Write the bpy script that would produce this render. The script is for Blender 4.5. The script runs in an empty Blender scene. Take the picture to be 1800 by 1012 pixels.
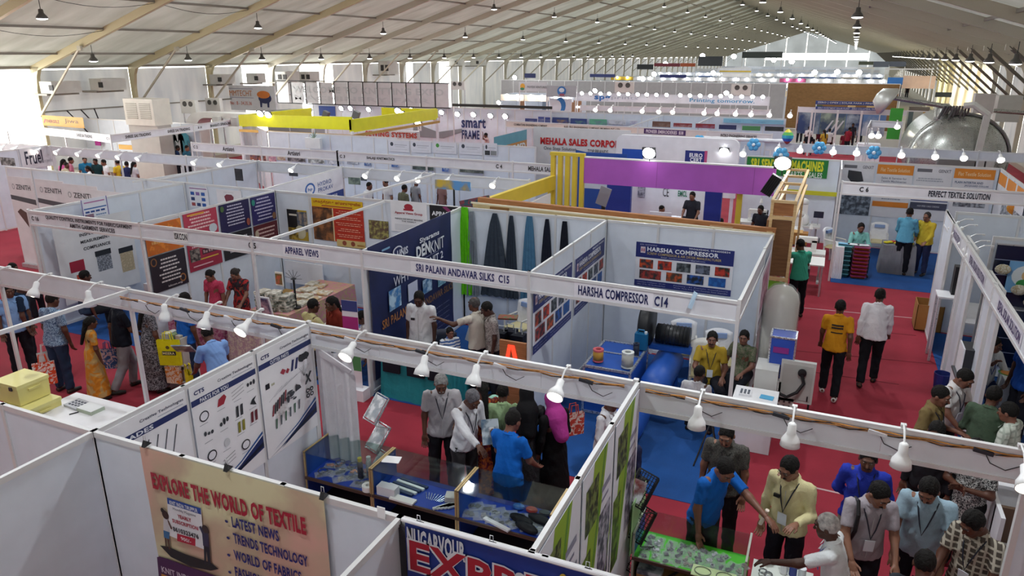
import bpy, math, random
from math import sin, cos, pi, radians, sqrt
from mathutils import Vector, Matrix
import numpy as np
SC = bpy.context.scene
COL = SC.collection
random.seed(7)
# ---------------------------------------------------------------- camera, world, exposure
CAMH = 5.4
FPX = 1280.0
PITCH = radians(17.8)
YAW = radians(23.4)
cd = bpy.data.cameras.new('camera')
cam = bpy.data.objects.new('camera', cd)
COL.objects.link(cam)
cam.location = (0, 0, CAMH)
cam.rotation_euler = (pi/2-PITCH, 0, YAW)
cd.sensor_width = 36.0
cd.lens = 36.0*FPX/1800.0
cd.clip_end = 600
cd.clip_start = 0.05
SC.camera = cam
SC.view_settings.view_transform = 'Standard'
SC.view_settings.look = 'None'
SC.view_settings.gamma = 1.0
SC.view_settings.use_curve_mapping = False
SC.view_settings.exposure = 0.92
SC.cycles.use_denoising = True
SC.cycles.max_bounces = 9
SC.cycles.diffuse_bounces = 6
SC.cycles.transmission_bounces = 8
SC.cycles.transparent_max_bounces = 12
SC.cycles.sample_clamp_indirect = 6.0
wd = bpy.data.worlds.new('daylight')
SC.world = wd
wd.use_nodes = True
wn = wd.node_tree
wbg = wn.nodes['Background']
wbg.inputs[0].default_value = (1.0, 0.985, 0.95, 1)      # hazy bright day outside the tent
wbg.inputs[1].default_value = 3.7
def area_light(name, loc, size, power, col=(1, .97, .92), rot=(0, 0, 0)):
 l = bpy.data.lights.new(name, 'AREA'); l.shape = 'RECTANGLE'
 l.size, l.size_y = size; l.energy = power; l.color = col
 o = bpy.data.objects.new(name, l); COL.objects.link(o)
 o.location = loc; o.rotation_euler = rot
 return o
# ---------------------------------------------------------------- projection helpers (photo pixel -> point on a real plane)
_cp, _sp = cos(PITCH), sin(PITCH)
_F = Vector((-sin(YAW)*_cp, cos(YAW)*_cp, -_sp))
_R = Vector((cos(YAW), sin(YAW), 0))
_D = _F.cross(_R)
def ray(px, py):
 return _R*((px-900)/FPX)+_D*((py-506)/FPX)+_F
def W(px, py, z=0.0):
 d = ray(px, py); t = (z-CAMH)/d.z
 return (d.x*t, d.y*t)
def onY(px, py, Y):
 d = ray(px, py); t = Y/d.y
 return (d.x*t, CAMH+d.z*t)
def onX(px, py, X):
 d = ray(px, py); t = X/d.x
 return (d.y*t, CAMH+d.z*t)
# ---------------------------------------------------------------- materials
_mats = {}
def s2l(c):
 if isinstance(c, str):
  c = tuple(int(c[i:i+2], 16)/255 for i in (0, 2, 4))
 return tuple(((v/12.92) if v <= .04045 else ((v+.055)/1.055)**2.4) for v in c[:3])
def nn(nt, t, **kw):
 n = nt.nodes.new(t)
 for k, v in kw.items(): setattr(n, k, v)
 return n
def M(col, rough=.6, metal=0.0, kind='plain', emit=0, col2=None, scale=20.0, alpha=None):
 key = (col, rough, metal, kind, emit, col2, scale, alpha)
 if key in _mats: return _mats[key]
 m = bpy.data.materials.new('mat_%s_%s' % (kind, col if isinstance(col, str) else 'c%d' % len(_mats)))
 _mats[key] = m
 m.use_nodes = True
 nt = m.node_tree
 b = nt.nodes['Principled BSDF']
 L = nt.links.new
 c = s2l(col)
 b.inputs['Base Color'].default_value = (*c, 1)
 b.inputs['Roughness'].default_value = rough
 b.inputs['Metallic'].default_value = metal
 if emit:
  b.inputs['Emission Color'].default_value = (*c, 1)
  b.inputs['Emission Strength'].default_value = emit
  m.cycles.emission_sampling = 'NONE' if emit > 1 else 'AUTO'
  return m
 tc = nn(nt, 'ShaderNodeTexCoord')
 c2 = s2l(col2) if col2 else tuple(v*.9 for v in c)
 def ramp(src, p0, p1, a, z, interp='LINEAR'):
  r = nn(nt, 'ShaderNodeValToRGB'); r.color_ramp.interpolation = interp
  r.color_ramp.elements[0].position = p0; r.color_ramp.elements[1].position = p1
  r.color_ramp.elements[0].color = (*a, 1); r.color_ramp.elements[1].color = (*z, 1)
  L(src, r.inputs[0]); return r
 def noise(s, det=3):
  n = nn(nt, 'ShaderNodeTexNoise'); n.inputs['Scale'].default_value = s; n.inputs['Detail'].default_value = det
  L(tc.outputs['Object'], n.inputs['Vector']); return n
 def bump(src, st, dist=.01):
  bp = nn(nt, 'ShaderNodeBump'); bp.inputs['Strength'].default_value = st; bp.inputs['Distance'].default_value = dist
  L(src, bp.inputs['Height']); L(bp.outputs[0], b.inputs['Normal']); return bp
 if kind == 'plain':
  n = noise(3, 4); r = ramp(n.outputs['Fac'], .3, .7, c, c2); L(r.outputs[0], b.inputs['Base Color'])
 elif kind == 'cloth':          # fabric with soft folds
  n = noise(9, 4); bump(n.outputs['Fac'], .55, .035)
  n2 = noise(140, 2); r = ramp(n2.outputs['Fac'], .3, .7, c, c2); L(r.outputs[0], b.inputs['Base Color'])
  b.inputs['Specular IOR Level'].default_value = .2
 elif kind == 'hair':
  n = noise(60, 5); bump(n.outputs['Fac'], .9, .02); n2 = noise(25, 4); r = ramp(n2.outputs['Fac'], .35, .65, c, c2); L(r.outputs[0], b.inputs['Base Color'])
  b.inputs['Specular IOR Level'].default_value = .25
 elif kind == 'print':          # small blotchy printed cloth
  v = nn(nt, 'ShaderNodeTexNoise'); v.inputs['Scale'].default_value = scale; v.inputs['Detail'].default_value = 2; v.inputs['Distortion'].default_value = 1.5
  L(tc.outputs['Object'], v.inputs['Vector'])
  r = ramp(v.outputs['Fac'], .47, .55, c, c2); L(r.outputs[0], b.inputs['Base Color'])
  n = noise(9, 3); bump(n.outputs['Fac'], .5, .03)
 elif kind == 'plaid':
  w = []
  for ax in (0, 2):
   sx = nn(nt, 'ShaderNodeSeparateXYZ'); L(tc.outputs['Object'], sx.inputs[0])
   m1 = nn(nt, 'ShaderNodeMath', operation='MULTIPLY'); m1.inputs[1].default_value = scale*2
   L(sx.outputs[ax], m1.inputs[0])
   m2 = nn(nt, 'ShaderNodeMath', operation='SINE'); L(m1.outputs[0], m2.inputs[0])
   m3 = nn(nt, 'ShaderNodeMath', operation='GREATER_THAN'); m3.inputs[1].default_value = .55; L(m2.outputs[0], m3.inputs[0]); w.append(m3)
  a = nn(nt, 'ShaderNodeMath', operation='ADD'); L(w[0].outputs[0], a.inputs[0]); L(w[1].outputs[0], a.inputs[1])
  r = ramp(a.outputs[0], 0, 1, c, c2); L(r.outputs[0], b.inputs['Base Color'])
  n = noise(9, 3); bump(n.outputs['Fac'], .5, .03)
 elif kind == 'stripe':
  sx = nn(nt, 'ShaderNodeSeparateXYZ'); L(tc.outputs['Object'], sx.inputs[0])
  m1 = nn(nt, 'ShaderNodeMath', operation='MULTIPLY'); m1.inputs[1].default_value = scale; L(sx.outputs[2], m1.inputs[0])
  m2 = nn(nt, 'ShaderNodeMath', operation='SINE'); L(m1.outputs[0], m2.inputs[0])
  r = ramp(m2.outputs[0], .1, .2, c, c2); L(r.outputs[0], b.inputs['Base Color'])
 elif kind == 'carpet':
  n = noise(1.3, 5); n2 = noise(220, 2)
  mx = nn(nt, 'ShaderNodeMath', operation='MULTIPLY_ADD'); mx.inputs[1].default_value = .5
  L(n2.outputs['Fac'], mx.inputs[0]);
  h = nn(nt, 'ShaderNodeMath', operation='MULTIPLY'); h.inputs[1].default_value = .6; L(n.outputs['Fac'], h.inputs[0]); L(h.outputs[0], mx.inputs[2])
  r = ramp(mx.outputs[0], .3, .75, c2, c); L(r.outputs[0], b.inputs['Base Color'])
  bump(n2.outputs['Fac'], .5, .006)
 elif kind == 'picture':        # printed photograph: soft patches of a few tones
  n = noise(scale, 5); r = ramp(n.outputs['Fac'], .42, .6, c, c2)
  r.color_ramp.elements.new(.5).color = tuple((x+y)*.5*.8 for x, y in zip(c, c2))+(1,)
  L(r.outputs[0], b.inputs['Base Color'])
 elif kind == 'wood':
  mp = nn(nt, 'ShaderNodeMapping'); mp.inputs['Scale'].default_value = (1.2, 9, 9); L(tc.outputs['Object'], mp.inputs[0])
  n = nn(nt, 'ShaderNodeTexNoise'); n.inputs['Scale'].default_value = scale*.2; n.inputs['Detail'].default_value = 6; L(mp.outputs[0], n.inputs['Vector'])
  r = ramp(n.outputs['Fac'], .3, .7, c, c2); L(r.outputs[0], b.inputs['Base Color'])
 elif kind == 'metal':
  n = noise(30, 3); r = ramp(n.outputs['Fac'], .3, .7, (rough*.7,)*3, (rough*1.3,)*3); L(r.outputs[0], b.inputs['Roughness'])
 elif kind == 'glass':
  out = nt.nodes['Material Output']; tr = nn(nt, 'ShaderNodeBsdfTransparent'); tr.inputs[0].default_value = (*c, 1)
  gl = nn(nt, 'ShaderNodeBsdfGlossy'); gl.inputs['Roughness'].default_value = .03
  mx = nn(nt, 'ShaderNodeMixShader'); fr = nn(nt, 'ShaderNodeLayerWeight'); fr.inputs[0].default_value = .12; fm = nn(nt, 'ShaderNodeMath', operation='MULTIPLY'); fm.inputs[1].default_value = .6; L(fr.outputs['Facing'], fm.inputs[0])
  L(fm.outputs[0], mx.inputs[0]); L(tr.outputs[0], mx.inputs[1]); L(gl.outputs[0], mx.inputs[2]); L(mx.outputs[0], out.inputs['Surface'])
 elif kind == 'plastic_bag':
  out = nt.nodes['Material Output']; tr = nn(nt, 'ShaderNodeBsdfTransparent')
  n = noise(40, 3); bump(n.outputs['Fac'], 1, .02); b.inputs['Roughness'].default_value = .15
  mx = nn(nt, 'ShaderNodeMixShader'); mx.inputs[0].default_value = .22
  L(tr.outputs[0], mx.inputs[1]); L(b.outputs[0], mx.inputs[2]); L(mx.outputs[0], out.inputs['Surface'])
 elif kind == 'membrane':       # translucent PVC tent fabric: daylight outside shines through it
  out = nt.nodes['Material Output']; df = nn(nt, 'ShaderNodeBsdfDiffuse'); tr = nn(nt, 'ShaderNodeBsdfTranslucent')
  mp = nn(nt, 'ShaderNodeMapping'); mp.inputs['Scale'].default_value = (.35, 1.4, .35); L(tc.outputs['Object'], mp.inputs[0])
  n = nn(nt, 'ShaderNodeTexNoise'); n.inputs['Scale'].default_value = 1.1; n.inputs['Detail'].default_value = 6; L(mp.outputs[0], n.inputs['Vector'])
  r = ramp(n.outputs['Fac'], .3, .72, c, c2); L(r.outputs[0], df.inputs[0])
  r2 = ramp(n.outputs['Fac'], .3, .8, tuple(v*scale*.75 for v in c), tuple(v*scale*1.25 for v in c2)); L(r2.outputs[0], tr.inputs[0])
  bp = bump(n.outputs['Fac'], .4, .05); L(bp.outputs[0], df.inputs['Normal'])
  mx = nn(nt, 'ShaderNodeAddShader'); L(df.outputs[0], mx.inputs[0]); L(tr.outputs[0], mx.inputs[1]); L(mx.outputs[0], out.inputs['Surface'])
 return m
WHITE = M('e9e9ee', .55)
PANEL = M('dde4ee', .5)
ALU = M('c9cacd', .35, .6, 'metal')
ALUW = M('dcdcdc', .4, .2, 'metal')
BLACK = M('16161a', .5)
# ---------------------------------------------------------------- object helpers
ORG = {}
LABELS = {}
def tag(o, label, cat, group=None, kind=None):
 if label: o['label'] = label
 if cat: o['category'] = cat
 if group: o['group'] = group
 if kind: o['kind'] = kind
 if label:
  LABELS.setdefault(label, []).append((o.name, group))
 return o
def thing(name, label, cat, loc=(0, 0, 0), group=None):
 o = bpy.data.objects.new(name, None); COL.objects.link(o)
 o.empty_display_size = .1
 o.location = loc; ORG[o.name] = Vector(loc)
 return tag(o, label, cat, group)
class MB:
 def __init__(s): s.v = []; s.f = []; s.m = []
 def add(s, vs, fs, mi=0):
  n = len(s.v); s.v += [tuple(v) for v in vs]; s.f += [tuple(i+n for i in f) for f in fs]; s.m += [mi]*len(fs); return s
 def box(s, c, d, rz=0, mi=0, rot=None):
  x, y, z = d[0]/2, d[1]/2, d[2]/2
  vs = [Vector((a*x, b*y, e*z)) for e in (-1, 1) for b in (-1, 1) for a in (-1, 1)]
  R = rot if rot is not None else Matrix.Rotation(rz, 3, 'Z')
  C = Vector(c)
  return s.add([R@v+C for v in vs], [(0, 2, 3, 1), (4, 5, 7, 6), (0, 1, 5, 4), (2, 6, 7, 3), (0, 4, 6, 2), (1, 3, 7, 5)], mi)
 def b2(s, a, b, mi=0):
  return s.box([(a[i]+b[i])/2 for i in range(3)], [abs(a[i]-b[i]) for i in range(3)], 0, mi)
 def quad(s, a, b, c, d, mi=0): return s.add([a, b, c, d], [(0, 1, 2, 3)], mi)
 def beam(s, a, b, w, h, mi=0, up=(0, 0, 1)):
  a = Vector(a); b = Vector(b); d = b-a; L = d.length
  x = d.normalized(); u = Vector(up)
  y = u.cross(x)
  if y.length < 1e-4: y = Vector((0, 1, 0)).cross(x)
  y.normalize(); z = x.cross(y)
  R = Matrix((x, y, z)).transposed()
  return s.box((a+b)/2, (L, w, h), 0, mi, R)
 def tube(s, pts, r, n=8, mi=0, cap=True):
  pts = [Vector(p) for p in pts]
  rs = r if isinstance(r, (list, tuple)) else [r]*len(pts)
  vs = []; fs = []
  t0 = (pts[1]-pts[0]).normalized()
  u = t0.orthogonal().normalized()
  for i, p in enumerate(pts):
   t = (pts[min(i+1, len(pts)-1)]-pts[max(i-1, 0)]).normalized()
   u = (u-t*u.dot(t)).normalized(); w = t.cross(u)
   vs += [p+(u*cos(2*pi*k/n)+w*sin(2*pi*k/n))*rs[i] for k in range(n)]
  for i in range(len(pts)-1):
   fs += [(i*n+k, i*n+(k+1) % n, (i+1)*n+(k+1) % n, (i+1)*n+k) for k in range(n)]
  if cap: fs += [tuple(range(n))[::-1], tuple((len(pts)-1)*n+k for k in range(n))]
  return s.add(vs, fs, mi)
 def lathe(s, prof, c=(0, 0, 0), n=16, mi=0, R=None, sx=1, sy=1):
  C = Vector(c); vs = []; fs = []
  for r, z in prof:
   for k in range(n):
    v = Vector((r*cos(2*pi*k/n)*sx, r*sin(2*pi*k/n)*sy, z))
    vs.append((R@v if R else v)+C)
  for i in range(len(prof)-1):
   fs += [(i*n+k, i*n+(k+1) % n, (i+1)*n+(k+1) % n, (i+1)*n+k) for k in range(n)]
  if prof[0][0] > 1e-4: fs.append(tuple(range(n))[::-1])
  if prof[-1][0] > 1e-4: fs.append(tuple((len(prof)-1)*n+k for k in range(n)))
  return s.add(vs, fs, mi)
 def ball(s, c, r, n=10, m=6, mi=0, R=None):
  r = r if isinstance(r, (list, tuple)) else (r, r, r)
  vs = []; fs = []
  for i in range(m+1):
   t = pi*i/m
   for k in range(n):
    v = Vector((sin(t)*cos(2*pi*k/n)*r[0], sin(t)*sin(2*pi*k/n)*r[1], -cos(t)*r[2]))
    vs.append((R@v if R else v)+Vector(c))
  for i in range(m): fs += [(i*n+k, i*n+(k+1) % n, (i+1)*n+(k+1) % n, (i+1)*n+k) for k in range(n)]
  return s.add(vs, fs, mi)
 def obj(s, name, mat, parent=None, smooth=False, kind=None, label=None):
  me = bpy.data.meshes.new(name)
  o0 = ORG.get(parent.name, Vector()) if parent else Vector()
  vs = [(v[0]-o0.x, v[1]-o0.y, v[2]-o0.z) for v in s.v] if o0.length else s.v
  me.from_pydata(vs, [], s.f)
  ms = mat if isinstance(mat, (list, tuple)) else [mat]
  for m_ in ms: me.materials.append(m_)
  if len(ms) > 1: me.polygons.foreach_set('material_index', s.m)
  if smooth: me.polygons.foreach_set('use_smooth', [True]*len(s.f))
  me.update()
  o = bpy.data.objects.new(name, me); COL.objects.link(o)
  if parent: o.parent = parent; ORG[o.name] = o0
  if kind: o['kind'] = kind
  if label: o['label'] = label
  return o
def copy_tree(o, loc=None, rz=None, label=None, group=None, parent=None, scale=None):
 c = o.copy(); COL.objects.link(c)
 if parent: c.parent = parent
 else:
  if loc is not None: c.location = loc; ORG[c.name] = Vector(loc)
  if rz is not None: c.rotation_euler = (0, 0, rz)
  if scale is not None: c.scale = (scale,)*3 if not isinstance(scale, tuple) else scale
  if label: tag(c, label, None)
  if group: c['group'] = group
 for ch in list(o.children): copy_tree(ch, parent=c)
 return c
_txt = {}
def text_mesh(s, bold=0.0):
 key = (s, bold)
 if key not in _txt:
  cu = bpy.data.curves.new('t', 'FONT'); cu.body = s; cu.size = 1; cu.resolution_u = 2; cu.offset = bold
  cu.align_x = 'LEFT'; cu.align_y = 'BOTTOM_BASELINE'; cu.space_character = 1+bold*2
  ob = bpy.data.objects.new('t', cu)
  me = bpy.data.meshes.new_from_object(ob)
  n = len(me.vertices); co = np.zeros(n*3); me.vertices.foreach_get('co', co); co = co.reshape(-1, 3)
  fs = [tuple(p.vertices) for p in me.polygons]
  bpy.data.objects.remove(ob); bpy.data.curves.remove(cu); bpy.data.meshes.remove(me)
  if n == 0: co = np.zeros((1, 3))
  mn = co.min(0); mx = co.max(0)
  cap = .72
  _txt[key] = (co, fs, mn, mx)
 return _txt[key]
class Plane:
 """a flat rectangle in the scene: origin = lower-left, right, up, size; draws print on it"""
 def __init__(s, o, r, u, w, h):
  s.o = Vector(o); s.r = Vector(r).normalized(); s.u = Vector(u).normalized(); s.n = s.r.cross(s.u); s.w = w; s.h = h
 def p(s, u, v, d=0): return s.o+s.r*(u*s.w)+s.u*(v*s.h)+s.n*d
def draw(pl, els, parent, d0=.003, step=.0015):
 """els: ('r',u0,v0,u1,v1,col) ('e',..) ('p',u0,v0,u1,v1,colA,colB) ('t',u0,v0,u1,v1,text,col[,bold])"""
 rects = {}; texts = {}
 for k, e in enumerate(els):
  d = d0+step*(1 if e[0] != 't' else 3)+.0002*k
  if e[0] in 'rpe':
   if e[0] == 'p': mt = M(e[5], .5, 0, 'picture', 0, e[6], (e[7] if len(e) > 7 else 9.0))
   else: mt = M(e[5], .5)
   mb, _ = rects.setdefault(mt.name, (MB(), mt))
   if e[0] == 'e':
    cx, cy, rx, ry = (e[1]+e[3])/2, (e[2]+e[4])/2, (e[3]-e[1])/2, (e[4]-e[2])/2
    mb.add([pl.p(cx+rx*cos(a*pi/8), cy+ry*sin(a*pi/8), d) for a in range(16)], [tuple(range(16))])
   else: mb.quad(pl.p(e[1], e[2], d), pl.p(e[3], e[2], d), pl.p(e[3], e[4], d), pl.p(e[1], e[4], d))
  elif e[0] == 'g':     # polygon: ('g',[(u,v)...],col)
   mt = M(e[2], .5); mb, _ = rects.setdefault(mt.name, (MB(), mt))
   mb.add([pl.p(u, v, d) for u, v in e[1]], [tuple(range(len(e[1])))])
  else:
   bold = e[7] if len(e) > 7 else .02
   co, fs, mn, mx = text_mesh(e[5], bold)
   mt = M(e[6], .5)
   mb, _ = texts.setdefault(k, (MB(), mt))
   sx = (e[3]-e[1])/max(mx[0]-mn[0], 1e-3); sy = (e[4]-e[2])/max(mx[1]-mn[1], 1e-3)
   mb.add([pl.p(e[1]+(c[0]-mn[0])*sx, e[2]+(c[1]-mn[1])*sy, d) for c in co], fs)
 for mb, mt in rects.values(): mb.obj('printed_area', mt, parent)
 for mb, mt in texts.values(): mb.obj('lettering', mt, parent)
def board(name, label, cat, pl, base, els, group=None, thick=.006, parent=None, part='board', mat=None):
 """a printed board / poster / banner as one thing"""
 if parent is None:
  t = thing(name, label, cat, tuple(pl.p(.5, 0)), group)
 else: t = parent
 mb = MB()
 P = [pl.p(0, 0, 0), pl.p(1, 0, 0), pl.p(1, 1, 0), pl.p(0, 1, 0)]
 Q = [pl.p(0, 0, thick), pl.p(1, 0, thick), pl.p(1, 1, thick), pl.p(0, 1, thick)]
 mb.add(P+Q, [(3, 2, 1, 0), (4, 5, 6, 7), (0, 1, 5, 4), (1, 2, 6, 5), (2, 3, 7, 6), (3, 0, 4, 7)])
 mb.obj(part, mat or M(base, .5), t)
 if els: draw(pl, els, t, thick)
 return t
def PY(x0, y0, x1, y1, Y, off=0.0, face=-1):
 """print plane on wall Y=const seen from the front; pixel corners top-left, bottom-right"""
 a = onY(x0, y0, Y-off); b = onY(x1, y1, Y-off)
 X0, X1 = a[0], b[0]; Z1 = a[1]; Z0 = b[1]
 return Plane((X0, Y-off, Z0), (1, 0, 0), (0, 0, 1), X1-X0, Z1-Z0)
def PYc(x0, ytl, x1, ytr, ybl, Y, off=0.0):
 """as PY but height from the two left corners, width from the top edge"""
 a = onY(x0, ytl, Y-off); b = onY(x1, ytr, Y-off); c = onY(x0, ybl, Y-off)
 return Plane((a[0], Y-off, c[1]), (1, 0, 0), (0, 0, 1), b[0]-a[0], (a[1]+b[1])/2-c[1])
def PX(X, y0, y1, z0, z1, face=1, off=0.0):
 """plane on wall X=const. face=+1: seen from +X side (text runs from near to far)"""
 if face > 0: return Plane((X+off, y0, z0), (0, 1, 0), (0, 0, 1), y1-y0, z1-z0)
 return Plane((X-off, y1, z0), (0, -1, 0), (0, 0, 1), y1-y0, z1-z0)
# ================================================================ THE SETTING
TR = radians(.8)
def T(x, y, z): return (cos(TR)*x+sin(TR)*y, -sin(TR)*x+cos(TR)*y, z)
XL, XR_, EZ, SL = -33.25, 8.5, 4.85, .31
XC = (XL+XR_)/2
RZ_ = EZ+SL*(XR_-XL)/2
Y0T, Y1T = -3.0, 222.0
def zr(x): return EZ+SL*min(x-XL, XR_-x)
mb = MB(); mb.b2((-34.5, -6, -.1), (14, 224, 0)); fl = mb.obj('floor', M('9c9690', .8)); fl['kind'] = 'structure'
red = M('a42a3c', .95, 0, 'carpet', 0, '821c2e')
blue = M('10529c', .95, 0, 'carpet', 0, '0a3468')
def carpet(x0, y0, x1, y1, m, z=.006):
 o = MB().b2((x0, y0, -.002), (x1, y1, z)).obj('carpet', m, fl); return o
carpet(-32, -5, 9, 50, red)
for x0, y0, x1, y1 in [(-14.2, 9.12, -3.68, 12.7), (-3.62, 8.15, -.8, 12.7), (-20.4, 12.8, -6.6, 16.28), (-26, 16.3, -26, 16.3), (.4, 19.0, 7.5, 23.1), (-20, 19, -7, 23), (2.25, 9.5, 7.4, 16.1),
      (-6.6, 13.2, -.8, 17.6), (-20.4, 23.2, -7, 27), (-2.2, 23.2, 7.5, 27), (-14, 31, -2.2, 37.2), (-10.7, 3.5, -5.25, 5.9), (1.0, 31, 3.6, 38)]:
 if x1 > x0: carpet(x0, y0, x1, y1, blue, .012)
tape = M('c8a0a4', .5)
for a, b in (((1395, 540), (1632, 562)), ((1405, 852), (1500, 873)), ((1640, 900), (1668, 930))):
 p, q = W(*a), W(*b)
 MB().beam((*p, .0085), (*q, .0085), .035, .004).obj('floor_tape', tape, fl)
for a, b in (((1380, 615), (1640, 640)), ((1400, 650), (1580, 676)), ((1450, 575), (1610, 590))):
 p, q = W(*a), W(*b)
 MB().beam((*p, .008), (*q, .008), .02, .003).obj('carpet_seam', M('6e0c1c', .9), fl)
ROOFM = M('9b9e94', .85, 0, 'membrane', 0, 'acaea6', .078)
WALLM = M('b8bbbe', .85, 0, 'membrane', 0, 'cccbc8', .06)
YELM = M('e8dca0', .8, 0, 'membrane', 0, 'f0e6b4', .25)
FRAME = M('b9b3a2', .45, .25, 'metal')
FRAME_DAYLIT = M('c4b894', .45, .15, 'metal')  # frame metal with yellow daylight from the wall openings put into its colour
ce = MB().b2(T(XC-.1, Y0T, RZ_+.05), T(XC+.1, Y1T, RZ_+.1)).obj('ceiling', FRAME); ce['kind'] = 'structure'
def strip(x0, y0, x1, y1, sag=.06):      # roof membrane of half a bay, slightly pillowed
 mb = MB(); n = 6; m = 3; vs = []; fs = []
 for i in range(n+1):
  for j in range(m+1):
   x = x0+(x1-x0)*i/n; y = y0+(y1-y0)*j/m
   vs.append(T(x, y, zr(x)+.02-sag*sin(pi*i*3/n)**2*sin(pi*j/m)))
 for i in range(n):
  for j in range(m): a = i*(m+1)+j; fs.append((a, a+m+1, a+m+2, a+1))
 return mb.add(vs, fs)
yb = 2.0
ks = list(range(-1, 44))
for k in ks:
 y = 22+5*(k-4)-.0
 if y < Y0T-3: continue
 for xa, xb in ((XL, XC), (XC, XR_)):
  strip(xa, y, xb, y+5).obj('roof_panel', ROOFM, ce, smooth=True)
purl = MB(); pr_ = []
for k in ks:
 y = 22+5*(k-4)
 near = y < 60
 for sd, xe in ((1, XL), (-1, XR_)):
  mt = FRAME_DAYLIT if (sd > 0 and y < 33) else FRAME
  if y < 10 and sd < 0: continue
  rf = MB().beam(T(xe, y, EZ-.12), T(XC, y, RZ_-.12), .16, .34)
  o = rf.obj('rafter', mt, ce)
  w = .26
  mb = MB()
  mb.add([T(xe+a*sd, y+b, z) for z, a0, a1 in ((0, 0, w*.75), (EZ-1.0, 0, w), (EZ-.4, 0, w*1.5), (EZ+.02, 0, w*2.4)) for a, b in ((a0, -.08), (a1, -.08), (a1, .08), (a0, .08))],
    [(i*4+j, i*4+(j+1) % 4, (i+1)*4+(j+1) % 4, (i+1)*4+j) for i in range(3) for j in range(4)])
  mb.obj('column', mt, ce)
  if y > 20:
   MB().tube([T(xe+.25*sd, y-.15, 2.75), T(xe+3.6*sd, y-.15, zr(xe+3.6*sd)-.3)], .055 if sd > 0 else .07, 6).obj('knee_brace', FRAME if sd > 0 else M('6b665c', .5, .3, 'metal'), ce)
  if y < 70:
   for s_ in ((3.6, 0),): MB().box(T(xe+3.6*sd, y-.15, zr(xe+3.6*sd)-.33), (.22, .12, .2)).obj('brace_plate', FRAME, ce)
for s_ in (2.0, 5.1, 8.2, 11.3, 14.4, 17.5, 20.3):
 for xx in (XL+s_, XR_-s_):
  o = MB().beam(T(xx, Y0T, zr(xx)-.05), T(xx, Y1T, zr(xx)-.05), .07, .09).obj('purlin', M('8f8b82', .5, .3, 'metal'), ce)
for xx in (XL, XR_):
 MB().beam(T(xx, Y0T, EZ+.0), T(xx, Y1T, EZ+.0), .14, .16).obj('eave_beam', M('98948a', .5, .3, 'metal'), ce)
for s_, ys in ((5.1, (17, 22)), (8.2, (17, 22)), (8.2, (22, 27)), (11.3, (17, 22)), (11.3, (27, 32))):
 x = XL+s_
 MB().tube([T(x, ys[0]+(ys[1]-ys[0])*i/8, zr(x)-.1-.28*sin(pi*i/8)) for i in range(9)], .012, 4).obj('wire', BLACK, ce)
wl = MB().b2(T(XL-.02, Y0T, 0), T(XL+.03, Y1T, .25)).obj('wall_left', FRAME); wl['kind'] = 'structure'
openings = [(9.5, 22.0), (34.7, 37.0), (39.9, 43.4), (53.0, 54.0), (58.4, 60.4)]
def wallseg(parent, X, y0, y1, m, z1=EZ-.14, wob=0.0, name='wall_panel'):
 mb = MB(); n = max(2, int((y1-y0)/.8)); vs = []; fs = []
 for i in range(n+1):
  y = y0+(y1-y0)*i/n
  o = wob*sin(i*2.4)
  vs += [T(X+o, y, 0), T(X+o*.5, y, z1*.6), T(X+o*.3, y, z1)]
 for i in range(n): fs += [(i*3, i*3+3, i*3+4, i*3+1), (i*3+1, i*3+4, i*3+5, i*3+2)]
 return mb.add(vs, fs).obj(name, m, parent, smooth=True)
y = Y0T
for k in ks:
 a = 22+5*(k-4); b = a+5
 if b < Y0T: continue
 a2 = a+.08; b2 = b-.08; segs = [(a2, b2)]
 for o0, o1 in openings:
  ns = []
  for s0, s1 in segs:
   if o1 <= s0 or o0 >= s1: ns.append((s0, s1)); continue
   if o0 > s0+.1: ns.append((s0, o0))
   if o1 < s1-.1: ns.append((o1, s1))
  segs = ns
 for s0, s1 in segs: wallseg(wl, XL-.02, s0, s1, WALLM, wob=.015 if a < 45 else 0.03)
for z in (2.9,):
 for a, b in ((22, 34.7), (37, 39.9), (43.4, 53)): MB().beam(T(XL+.08, a, z), T(XL+.08, b, z), .05, .06).obj('wall_rail', M('8f8b82', .5, .3, 'metal'), wl)
wr = MB().b2(T(XR_-.03, 8, 0), T(XR_+.02, Y1T, .25)).obj('wall_right', FRAME); wr['kind'] = 'structure'
for k in ks:
 a = 22+5*(k-4); b = a+5
 if a < 8: continue
 m = YELM if 76 <= a < 92 else WALLM
 if 56 <= a < 76:     # hanging creased curtains with light slits between them
  c = a
  while c < b-.3:
   wallseg(wr, XR_-.35, c, c+random.choice((1.5, 1.9)), M('d0c8b0', .85, 0, 'membrane', 0, 'e6dec6', .3), wob=.16, name='curtain'); c += 2.15
  continue
 wallseg(wr, XR_, a+.08, b-.08, m, wob=.02)
wb = MB().b2(T(XL, Y1T-.1, 0), T(XR_, Y1T, .3)).obj('wall_back', FRAME); wb['kind'] = 'structure'
ng = 8
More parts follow.
